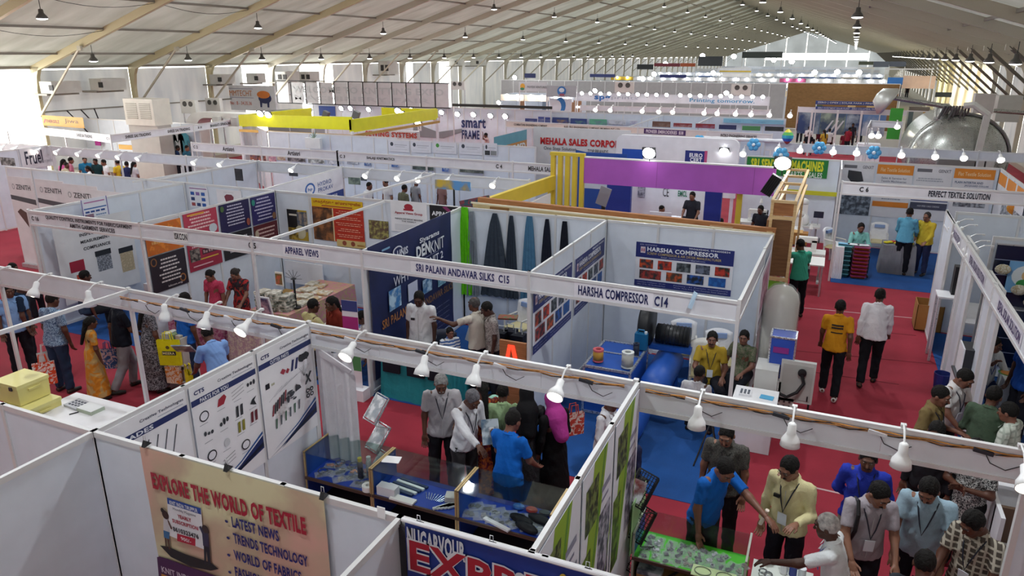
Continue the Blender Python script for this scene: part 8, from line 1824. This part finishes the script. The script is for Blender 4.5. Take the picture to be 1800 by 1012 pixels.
for i, (a, b, c, d, holes) in enumerate([(77, 143, 137, 163, 1), (163, 138, 217, 158, 1), (372, 131, 410, 147, 1), (485, 126, 526, 143, 2), (527, 126, 560, 143, 2), (664, 108, 700, 130, 2), (787, 104, 818, 115, 1), (822, 104, 860, 115, 1), (438, 129, 462, 145, 1)]):
 Yw = None; d0 = ray((a+c)/2, (b+d)/2)
 k = cos(TR)*d0.x-sin(TR)*d0.y; tt = (XL+.9)/k; P = d0*tt; w = (c-a)/FPX*tt*1.0; h = (d-b)/FPX*tt; z = CAMH+P.z
 t = thing('air_cooler', 'beige cooler box on the left tent wall, %s from the left' % ordn[i], 'air cooler', (P.x, P.y, z-h/2), 'cooler boxes along the left wall')
 MB().box((P.x, P.y, z), (.8, w*.9, h), -TR).obj('cabinet', CO, t); MB().box((P.x-.4, P.y, z-h/2-.05), (1.0, w, .08), -TR).obj('bracket', M('8f8b82', .5), t)
 for q in range(holes): MB().box((P.x+.35, P.y-w*.46, z), (.25, .05, h*.45), -TR).obj('outlet', M('2c2a28', .6), t) if q == 0 else MB().box((P.x-.05, P.y-w*.46, z), (.25, .05, h*.45), -TR).obj('outlet', M('2c2a28', .6), t)
def outlet_box(label, Y, TL, BR, col='d4d2cc'):
 X0, z1 = onY(*TL, Y); X1, z0 = onY(*BR, Y); t = thing('cooler_outlet', label, 'air cooler', ((X0+X1)/2, Y, z0), 'cooler outlet boxes'); MB().b2((X0, Y, z0), (X1, Y+.2, z1)).obj('cabinet', M(col, .5), t)
 r = (X1-X0)*.13
 for f in (.3, .7): MB().lathe([(.001, .03), (r*.6, .02), (r, 0), (r, .03)], (X0+(X1-X0)*f, Y-.03, z0+(z1-z0)*.7), 14, 0, Matrix.Rotation(-pi/2, 3, 'X')).obj('round_vent', M('4c4a46', .5), t)
 for x in (X0, X1-.05): MB().b2((x, Y+.1, 0), (x+.05, Y+.15, z0)).obj('leg', ALU, t)
outlet_box('pale outlet box with two round vents below the left cooler boxes, left one', 27, (316, 175), (345, 200)); outlet_box('pale outlet box with two round vents left of the orange lettered board', 28, (360, 172), (388, 198))
outlet_box('outlet box with two round vents right of the framed hoarding', 42, (792, 143), (816, 158)); outlet_box('outlet box with two round vents above the long lit board, left one', 47, (1081, 144), (1113, 163)); outlet_box('outlet box with two round vents above the long lit board, right one', 47, (1286, 148), (1319, 168))
X0, z1 = onY(215, 173, 22.6); X1, z0 = onY(272, 213, 22.6)
t = thing('desert_cooler', 'large cream desert cooler with louvred sides standing at the left block', 'air cooler', ((X0+X1)/2, 22.6, 0)); MB().b2((X0, 22.6, z0-.2), (X1, 23.5, z1)).obj('cabinet', M('dcd8cc', .5), t); MB().b2((X0, 22.7, 0), (X1, 23.4, z0-.2)).obj('stand', M('b0aca4', .5), t)
for s_ in (0, 1):
 for k in range(9): MB().box((X0+(X1-X0)*(.27+.46*s_), 22.59, z0+(z1-z0)*(.1+.085*k)), ((X1-X0)*.36, .03, .03)).obj('louvre', M('a8a294', .5), t)
t = thing('curved_duct', 'white curved duct hood standing behind the left stalls', 'duct', (-24.5, 26.5, 0)); X0, z1 = onY(322, 196, 26.5); X1, _ = onY(434, 198, 26.5); n = 9
pr = [(X0, 0)]+[(X0+.9-.9*cos(a*pi/16), z1-.9+.9*sin(a*pi/16)) for a in range(n)]+[(X1, z1), (X1, z1-.25)]+[(X0+1.3-.6*cos(a*pi/16), z1-.85+.6*sin(a*pi/16)) for a in range(n-1, -1, -1)]+[(X0+.7, 0)]
m = len(pr); MB().add([(x, 26.5, z) for x, z in pr]+[(x, 27.3, z) for x, z in pr], [(i, m+i, m+(i+1) % m, (i+1) % m) for i in range(m)]+[(i, i+1, m-2-i, m-1-i) for i in range(m//2-1)]).obj('hood', M('dedcd6', .5), t)
for k in range(2): MB().box((X0+2.2+1.1*k, 26.4, z1-.35), (.35, .3, .4)).obj('fan_box', CO, t)
sign('dark_header', 'long dark header beam right of the framed hoarding', 'header', 37, (795, 182), (970, 192), '30322f', foot=0)
t = sign('long_lit_board', 'long white lit board with blue lettering and a row of lamps', 'sign', 44, (1014, 163), (1352, 186), 'd0d2d8', [('t', .1, .05, .19, .72, 'spg', '2c64a4', .04), ('t', .195, .22, .34, .72, 'prints', 'a4a8b4', .01), ('t', .61, .1, .93, .66, 'Printing tomorrow.', '3c84ac', .015)], foot=0)
MB().b2((onY(1014, 163, 44)[0], 43.95, onY(1100, 192, 44)[1]), (onY(1352, 163, 44)[0], 44.0, onY(1100, 189, 44)[1])).obj('light_strip', M('ffffff', .5, emit=3), t)
sign('logo_board', 'grey board with a round blue bag emblem', 'sign', 43, (961, 150), (1013, 171), 'a8aaae', [('e', .36, .1, .66, .95, '2c6cac'), ('e', .42, .4, .6, .8, 'd4dce4'), ('r', .44, .1, .6, .3, '9c4c5c')], foot=0); sign('logo_poster', 'white poster with a large blue curve under the grey emblem board', 'poster', 43.5, (966, 173), (1004, 196), 'd8dce2', [('e', .25, -.2, .75, 1.1, '2c74b4'), ('e', .1, -.2, .55, .9, 'd8dce2')], foot=0)
sign('pale_sign', 'pale board with grey capitals and a small orange and green mark', 'sign', 50, (912, 144), (962, 161), 'c4c8cc', [('t', .3, .35, .98, .6, 'PIOTEX VENTURES', '5c6468', .01), ('e', .05, .2, .22, .85, 'd8a43c'), ('e', .05, .1, .2, .4, '3c8c64')], foot=0)
for i, (a, y0, b, y1, c1, c2) in enumerate([(923, 208, 944, 217, '3c4c8c', 'b8c4d8'), (946, 205, 956, 217, '4c5ca0', 'c8d0e0'), (958, 206, 968, 218, '3c4c94', '8c98bc'), (971, 206, 999, 220, '3c4c84', 'd8b05c'), (1003, 208, 1031, 221, '3c508c', '8cc89c'), (1036, 209, 1066, 221, '6cb894', '9c5cc0'), (1070, 210, 1100, 220, 'dcdee4', '5c6068'), (1107, 211, 1120, 219, 'dcdce6', '6c5cb0'), (1147, 213, 1178, 224, '6c4c40', 'b8a498'), (1184, 216, 1216, 224, '8c3438', 'd8ccc8'), (1223, 217, 1256, 226, '8c2c34', 'a8a0c8'), (1264, 219, 1294, 228, '28305c', '3c4c7c'), (1305, 221, 1336, 230, '4c8c54', '5c9c64'), (1345, 222, 1377, 231, '2c3034', '4c5450')]):
 sign('poster', 'far poster on the engineering row, %s from the left' % ordn[i], 'poster', 37.2 if i < 8 else 33.4, (a, y0), (b, y1), c1, [('p', .03, .03, .97, .7, c1, c2, 1.5), ('r', .03, .75, .97, .95, c1)], d=.03, group='far posters of the engineering row')
sign('pale_blue_board', 'long pale blue board over the far engineering stalls', 'board', 37.1, (1272, 208), (1377, 219), '8cc4dc', [('t', .1, .3, .3, .6, 'Orange', '5ca4c8', 0), ('t', .5, .3, .7, .6, 'Orange', '5ca4c8', 0)])
sign('brown_shelf', 'brown shelf panel seen under the purple name plate', 'shelf', 33.2, (1146, 237), (1177, 252), 'a8988c', [('r', .0, .2+.3*q, 1, .27+.3*q, '6c5848') for q in range(3)], foot=0)
t = sign('finance_sign', 'blue and white header about zero collateral solar finance', 'sign', 45.4, (1434, 177), (1551, 186), '2c4484', [('t', .03, .2, .97, .8, 'ZERO | OPEX | SOLAR PARK | FINANCE', 'd8dce0', .02)], foot=0); sign('finance_sign', 'blue lower line of the header about zero investment solar plants', 'sign', 45.3, (1434, 187), (1551, 195), '24408c', [('t', .03, .2, .97, .8, 'ZERO INVESTMENT SOLAR PLANT - ZERO COLLATERAL FINANCE', 'd8dce4', .01)])
t = sign('solar_mural', 'wall of solar park pictures behind the seated group', 'wall panel', 49, (1405, 193), (1553, 240), '4c6c94', [('p', 0, .0, .25, 1, '8c9ca8', '2c4470', 1.2), ('p', .26, 0, .55, 1, '3c5068', '8c9c8c', 1.2), ('p', .56, 0, .74, 1, '243c64', '9ca8b4', 1.2), ('p', .75, 0, 1, 1, '5c7ca8', 'b8c4d0', 1.2)]+[('g', [(.3+.06*q, .05), (.33+.06*q, .05), (.42+.06*q, .6), (.4+.06*q, .6)], 'c8ccd0') for q in range(3)])
for x in (1470, 1512, 1425): X = onY(x, 220, 44)[0]; tag(MB().b2((X-.05, 44, 0), (X+.05, 44.1, 2.5)).obj('white_post', ALUW), 'white upright of the solar finance stall, %s from the left' % ordn[[1425, 1470, 1512].index(x)], 'post')
X, _ = onY(1534, 240, 40); table('white lectern table right of the seated group', X-.6, 40, X+.4, 40.8, 1.2, WHITE, WHITE)
sign('green_strip', 'green vertical panel left of the steel vessel', 'panel', 41, (1566, 190), (1580, 245), '3c9c34', foot=None); sign('striped_backdrop', 'backdrop with yellow vertical stripes behind the steel vessel', 'panel', 42, (1595, 196), (1645, 232), 'b8bcb0', [('r', .5+.2*q, 0, .57+.2*q, 1, 'c8a04c') for q in range(3)]+[('r', .05, 0, .2, 1, '5c6c6c')])
ST = M('a8aaa4', .32, .75, 'metal')
cx, cz, R0 = 4.62, 1.45, 1.72
t = thing('steel_vessel', 'huge stainless steel dyeing vessel with a round dished end', 'machine', (cx, 33, 0))
Rv = Matrix.Rotation(-pi/2, 3, 'X')
MB().lathe([(.001, -1.0), (R0*.4, -.92), (R0*.75, -.65), (R0*.95, -.3), (R0, 0), (R0, .0)], (cx, 33.6, cz), 40, 0, Matrix.Rotation(-pi/2, 3, 'X')).obj('dished_end', ST, t, smooth=True)
MB().lathe([(R0, 0), (R0*1.04, .02), (R0*1.04, .14), (R0, .16), (R0, 4.5)], (cx, 33.6, cz), 40, 0, Rv).obj('shell', ST, t, smooth=True)
MB().b2((cx-.75, 32.3, .9), (cx+.45, 32.75, 1.55)).obj('control_box', M('7c7e7c', .5, .3), t)
for q in range(2): MB().b2((cx+.5+.32*q, 32.3, .8), (cx+.76+.32*q, 32.7, 1.65)).obj('panel_door', M('b8bab6', .5), t)
MB().add([(cx+.4, 32.4, 1.7), (cx+.62, 32.4, 1.7), (cx+.62, 32.6, 1.7), (cx+.4, 32.6, 1.7), (cx+.48, 32.4, 3.3), (cx+.7, 32.4, 3.3), (cx+.7, 32.6, 3.3), (cx+.48, 32.6, 3.3)], [(3, 2, 1, 0), (4, 5, 6, 7), (0, 1, 5, 4), (1, 2, 6, 5), (2, 3, 7, 6), (3, 0, 4, 7)]).obj('support_arm', M('c8cac4', .5), t)
MB().tube([(cx+.6, 32.5, 3.25), (cx+.1, 32.5, 3.6), (cx-.2, 32.6, 3.55)], .12, 8).obj('elbow_arm', M('c8cac4', .5), t)
MB().tube([(cx-2.6, 33.5, 3.75), (cx-.6, 33.5, 3.45), (cx-.2, 33.5, 3.2)], .09, 10).obj('pipe', ST, t); MB().lathe([(.2, 0), (.28, .1), (.28, .9), (.2, 1.0)], (cx-.75, 33.8, 2.55), 16).obj('dome', ST, t, smooth=True)
MB().lathe([(.55, -.1), (.6, 0), (.3, .45), (.05, .5)], (cx-2.75, 33.6, 3.6), 18, 0, Matrix.Rotation(-1.0, 3, 'Y')).obj('valve_hood', M('d0d2cc', .4, .5), t, smooth=True)
for q in range(9): MB().tube([(cx-.9+.12*q, 33.3, 3.0+.1*(q % 3)), (cx-.75+.1*q, 33.2, 3.5)], .045, 6).obj('pipe_fitting', M('6c6e6a', .4, .6), t)
MB().tube([(cx+.9, 33.4, 3.35), (cx+2.9, 33.4, 3.25), (cx+3.0, 33.4, 2.9)], .08, 10).obj('pipe', ST, t); MB().lathe([(.25, .3), (.3, .45), (.3, 2.4), (.22, 2.6), (.08, 2.7)], (cx+2.6, 33, 0), 16).obj('side_cylinder', ST, t, smooth=True)
MB().tube([(cx+R0*1.02*cos(a*pi/20), 33.5, cz+R0*1.02*sin(a*pi/20)) for a in range(13)], .06, 6).obj('flange_pipe', M('8c8e8a', .4, .6), t)
for q in (-1, 1): MB().b2((cx+q-.12, 33.6, 0), (cx+q+.12, 36, .6)).obj('saddle', M('7c7e7c', .5), t)
sign('white_cabinet', 'tall whitish plastic covered cabinet right of the steel vessel', 'cabinet', 40, (1757, 168), (1790, 215), 'b8b8b2', d=.8); sign('white_cabinet', 'broad plastic wrapped cabinet behind the steel vessel', 'cabinet', 44, (1716, 165), (1748, 200), 'c4c4c0', d=.8)
for i, (px, py, Y) in enumerate([(1229, 248, 26.6), (1325, 254, 26.6), (1440, 260, 26.4), (1536, 268, 26.2), (1373, 272, 22.9)]):
 X, Z = onY(px, py, Y); t = thing('balloon_flower', 'light blue balloon flower on the far fascia, %s from the left' % ordn[i], 'balloons', (X, Y, Z), 'blue balloon flowers')
 for k in range(6): MB().ball((X+.13*cos(k*pi/3), Y, Z+.13*sin(k*pi/3)), (.1, .08, .1), 10, 6).obj('balloon', M('5cb4e8', .25), t, smooth=True)
 MB().ball((X, Y-.08, Z), .06, 8, 6).obj('balloon_centre', M('e8f4fc', .3), t, smooth=True)
X, Z = onY(1385, 239, 26.5); t = thing('rainbow_balloon', 'rainbow striped paper balloon hanging at the fascia corner', 'balloon', (X, 26.5, Z))
for k, c in enumerate(('a83c3c', '3c64c8', '34a4c8', '5cb45c', 'e0d03c')): MB().lathe([(.16*sin((k+.001)*pi/5)+.03, Z-.26+.1*k), (.16*sin((k+1)*pi/5)+.03, Z-.16+.1*k)], (X, 26.4, 0), 14).obj('band', M(c, .5), t)
for k in range(7): X, Z = onY(1240+22*k, 240+k*.7, 27); tag(MB().ball((X, 26.9, 2.56), (.35, .1, .07), 8, 5).obj('white_frill', M('e8e8ec', .6)), 'white cloth frill on the far fascia near the balloons', 'cloth', 'white frills on the far fascia')
for i, (px, c) in enumerate([(248, '18181c'), (266, 'b8b8c4'), (277, '3c3ca0'), (290, '2c2820'), (303, '3c4044'), (315, 'c8ccd0'), (323, '50a0b0')]):
 X, Z = onY(px, 252, 24.2); t = thing('hanging_shirt', ['black', 'lilac grey', 'violet blue', 'dark olive', 'charcoal', 'white', 'turquoise'][i]+' T-shirt hanging on the back wall of the left block', 'shirt', (X, 24.2, Z)); w = .28
 MB().add([(X+a*w, 24.2+d, Z+b) for d in (0, .05) for a, b in ((-.7, -.5), (.7, -.5), (.75, .15), (1.2, 0), (1.0, .35), (.3, .5), (-.3, .5), (-1.0, .35), (-1.2, 0), (-.75, .15))], [tuple(range(10)), tuple(range(19, 9, -1))]+[(k, 10+k, 10+(k+1) % 10, (k+1) % 10) for k in range(10)]).obj('shirt_body', M(c, .7), t)
sign('yellow_counter', 'long yellow counter front below the hanging T-shirts', 'counter', 23.4, (208, 254), (270, 266), 'd8a420', foot=None)
for i, (a, b, c) in enumerate([(88, 246, '9c5c30'), (108, 247, 'a8803c'), (134, 249, '2c3464'), (166, 250, 'b02c8c'), (70, 243, '5c9c70')]): sign('picture', 'small framed picture in the left block stall, %s from the left' % ordn[i], 'picture', 24.3, (a, b-4), (a+11, b+6), c, d=.03)
rf = random.Random(11)
def farrow(Y, px0, px1, ytop, cols, label, h=2.5):
 X0 = max(onY(px0, ytop, Y)[0], -30+Y*.014); X1 = onY(px1, ytop, Y)[0]; n = max(3, int((X1-X0)/3)); w = (X1-X0)/n
 for i in range(n):
  t = thing('exhibition_stall', 'distant stall in the row %s, %s from the left' % (label, ordn[min(i, 22)]), 'stall', (X0+w*(i+.5), Y, 0), 'distant stalls '+label)
  MB().b2((X0+w*i, Y+3, 0), (X0+w*(i+1)-.05, Y+3.05, h)).obj('back_wall', PANEL, t); MB().b2((X0+w*i, Y, 0), (X0+w*i+.04, Y+3, h)).obj('side_wall', PANEL, t)
  MB().b2((X0+w*i, Y-.02, h-.45), (X0+w*(i+1)-.03, Y+.02, h)).obj('header', M(rf.choice(cols), .5), t)
  if Y < 130:
   MB().b2((X0+w*i+.3, Y+2.95, .8), (X0+w*(i+1)-.4, Y+2.98, h-.5)).obj('poster_band', M(rf.choice(['3c5c9c', 'c8b8a0', 'dfe2e8', '8c98a8', 'a87c5c', 'e4e4e8']), .6), t)
   MB().ball((X0+w*(i+.3), Y-.2, h-.1), .15, 8, 5).obj('lamp_bulb', M('ffffff', .5, emit=12), t); MB().ball((X0+w*(i+.75), Y-.2, h-.1), .15, 8, 5).obj('lamp_bulb', M('ffffff', .5, emit=12), t)
LT = ['e4e4e8', 'dcdce0', 'e8e4dc', 'd8dce4', 'e4e4e8', 'c8ccd4']
farrow(52, 880, 1010, 143, ['c8c4bc', 'd8ccb8', 'b8bcc4'], 'behind the emblem board'); farrow(66, 905, 1390, 130, ['c8a468', 'd8b880', 'dcd8d0', '34407c'], 'just beyond the grey hoarding'); farrow(66, 1400, 1560, 130, ['2c4484', 'dcdce4', 'd8d8dc'], 'just beyond the brown hoarding')
farrow(82, 960, 1560, 118, LT, 'at eighty metres'); farrow(100, 1050, 1570, 112, LT+['c85c8c', '9c3c3c', 'd8b43c'], 'at a hundred metres'); farrow(125, 1130, 1560, 108, LT, 'at a hundred and twenty metres'); farrow(160, 1200, 1550, 104, LT, 'near the far end'); farrow(195, 1250, 1540, 102, LT, 'at the very end of the hall')
for i, (Y, a, b, c, d, col, lb) in enumerate([(64, 1037, 130, 1081, 136, '2c3468', 'dark blue header flag in the lit row, left one'), (64, 1160, 131, 1206, 137, '28306c', 'dark blue header flag in the lit row, right one'), (64, 922, 129, 941, 137, '2c3468', 'small dark blue header far left'), (75, 1228, 99, 1269, 116, '34383c', 'black mesh tower box'), (80, 1305, 91, 1375, 102, '3c4442', 'long dark banner under the gable'), (90, 1150, 111, 1195, 117, '8c3848', 'crimson part of a distant banner'), (90, 1196, 111, 1222, 117, 'c8643c', 'orange part of a distant banner'), (90, 1120, 113, 1148, 122, '34383c', 'dark part of a distant banner'), (70, 1263, 119, 1320, 127, 'd8d8dc', 'white header with grey letters'), (68, 1270, 128, 1318, 136, 'f4f4f4', 'glowing white box under a yellow strip'), (67.8, 1265, 124, 1320, 127, 'd8b83c', 'thin yellow strip over the white box'), (78, 1510, 108, 1535, 114, '4c5444', 'dark green header at right'), (78, 1536, 108, 1562, 118, '5c6474', 'slate canopy with lamps, left'), (78, 1564, 108, 1592, 117, '50586a', 'slate canopy with lamps, right'), (70, 1561, 136, 1586, 149, '2c6cb4', 'blue picture wall on the far platform'), (70.5, 1588, 133, 1642, 156, 'd8b8a4', 'peach picture wall on the far platform'), (66, 1556, 120, 1640, 123, 'dcdce0', 'white lintel over the far platform'), (64, 1645, 162, 1672, 171, '1c2428', 'low black unit by the yellow curtain')]):
 sign('distant_sign', lb, 'sign', Y, (a, b), (c, d), col, d=.1, foot=0 if i not in (9, 10, 14, 15) else None)
for i, px in enumerate((1442, 1462, 1500, 1515, 1533)): X = onY(px, 165, 59)[0]; tag(MB().b2((X-.25, 58.6, 0), (X+.25, 58.7, 1.9-.2*(i % 2))).obj('cutout_board', M('c8a878' if i > 1 else '3c4c34', .6)), ['dark green board', 'dark plant box'][i] + ' leaning before the brown hoarding' if i < 2 else 'tan board standing before the brown hoarding, %s' % ['left of three', 'middle of three', 'right of three'][i-2], 'board')
X = onY(1613, 160, 66)[0]; table('white table with machines on the far platform', X-.5, 65.5, X+1.2, 66.3, 1.0, WHITE); tag(MB().b2((X-.4, 65.6, 1.05), (X+1.0, 66.2, 1.5)).obj('engine', M('5c5450', .5, .3)), 'dark engine like machine on the far platform table', 'machine')
t = thing('fabric_printer', 'long grey fabric printing machine behind the yellow frame', 'machine', (-25, 32, 0)); X0 = onY(468, 198, 32)[0]; X1 = onY(548, 198, 32)[0]
MB().b2((X0, 32, .5), (X1, 33, 1.9)).obj('body', M('9c9ea0', .5), t); MB().tube([(X0, 32, 2.4), (X1, 32, 2.6)], .1, 10).obj('roller', M('b8bcc0', .3, .6), t); MB().tube([(X0-.3, 32, 2.2), (X1-.4, 32, 2.2)], .1, 10).obj('roller', M('c8ccd0', .3, .6), t)
for i, (px, Y) in enumerate(((573, 29), (626, 28))): X, Z = onY(px, 202, Y); t = thing('tilted_panel', 'small grey tilted box above the yellow frame, %s one' % ['left', 'right'][i], 'lamp box', (X, Y, Z)); MB().box((X, Y, Z), (.28, .2, .35), rot=Matrix.Rotation(.4, 3, 'Y')).obj('box', M('6c6e70', .5), t); MB().b2((X-.02, Y, 0), (X+.02, Y+.04, Z)).obj('pole', ALU, t)
X, Z = onY(553, 240, 22.9); t = thing('potted_plant', 'small dry plant with pale leaves on the fourth row wall', 'plant', (X, 22.9, Z-.3)); MB().b2((X-.4, 22.8, Z-.45), (X+.3, 22.95, Z-.05)).obj('pot_box', M('e4e6e6', .6), t)
for k in range(12): a = k*.52; MB().tube([(X, 22.85, Z-.05), (X+.3*cos(a)*.6, 22.85, Z+.12+.15*sin(a*1.7))], [.02, .006], 5).obj('leaf', M('7c8058' if k % 2 else 'a0c0c0', .6), t)
# ---- wiring clipped along the near fascia boards
for i, (xa, xb, lb) in enumerate([(-8.1, -5.3, 'left of the poster wall'), (-5.1, -1.5, 'above the glass counters'), (-1.3, 1.7, 'above the foreground crowd')]):
 t = thing('cable_run', 'orange and black lamp wiring along the near fascia '+lb, 'cable', (xa, 6.2, 2.4)); n = 40
 for c, o, a in (('c8883c', .0, .012), ('a87038', .012, .02), ('24242a', .004, .03)):
  MB().tube([(xa+(xb-xa)*k/n, 6.105+.01*sin(k*1.3+o*90)-.02*(xb < -2 and 0), 2.455-o-a*abs(sin(k*.7+o*300))) for k in range(n+1)], .006, 5).obj('wire', M(c, .6), t)
 for k in range(4): x = xa+(xb-xa)*(k+.6)/4; MB().beam((x-.08, 6.1, 2.44), (x+.06, 6.1, 2.42), .025, .03).obj('connector', M('2a2c34' if k % 2 else 'dcdce0', .5), t); MB().tube([(x, 6.105, 2.43), (x+.05, 6.11, 2.34), (x+.16, 6.11, 2.3), (x+.25, 6.105, 2.36)], .004, 4).obj('loose_wire', BLACK, t)
for k, (a, b) in enumerate([(23.2, 24.6), (23.9, 25.3), (24.6, 25.0), (26.3, 26.3)]): tag(MB().tube([T(XL+.15, a, 2.9), T(XL+.2, (a+b)/2, 2.0), T(XL+.3, b, .9)], .03, 5).obj('hanging_cable', BLACK), 'black cable hanging down the left tent wall, %s from the left' % ordn[k], 'cable')
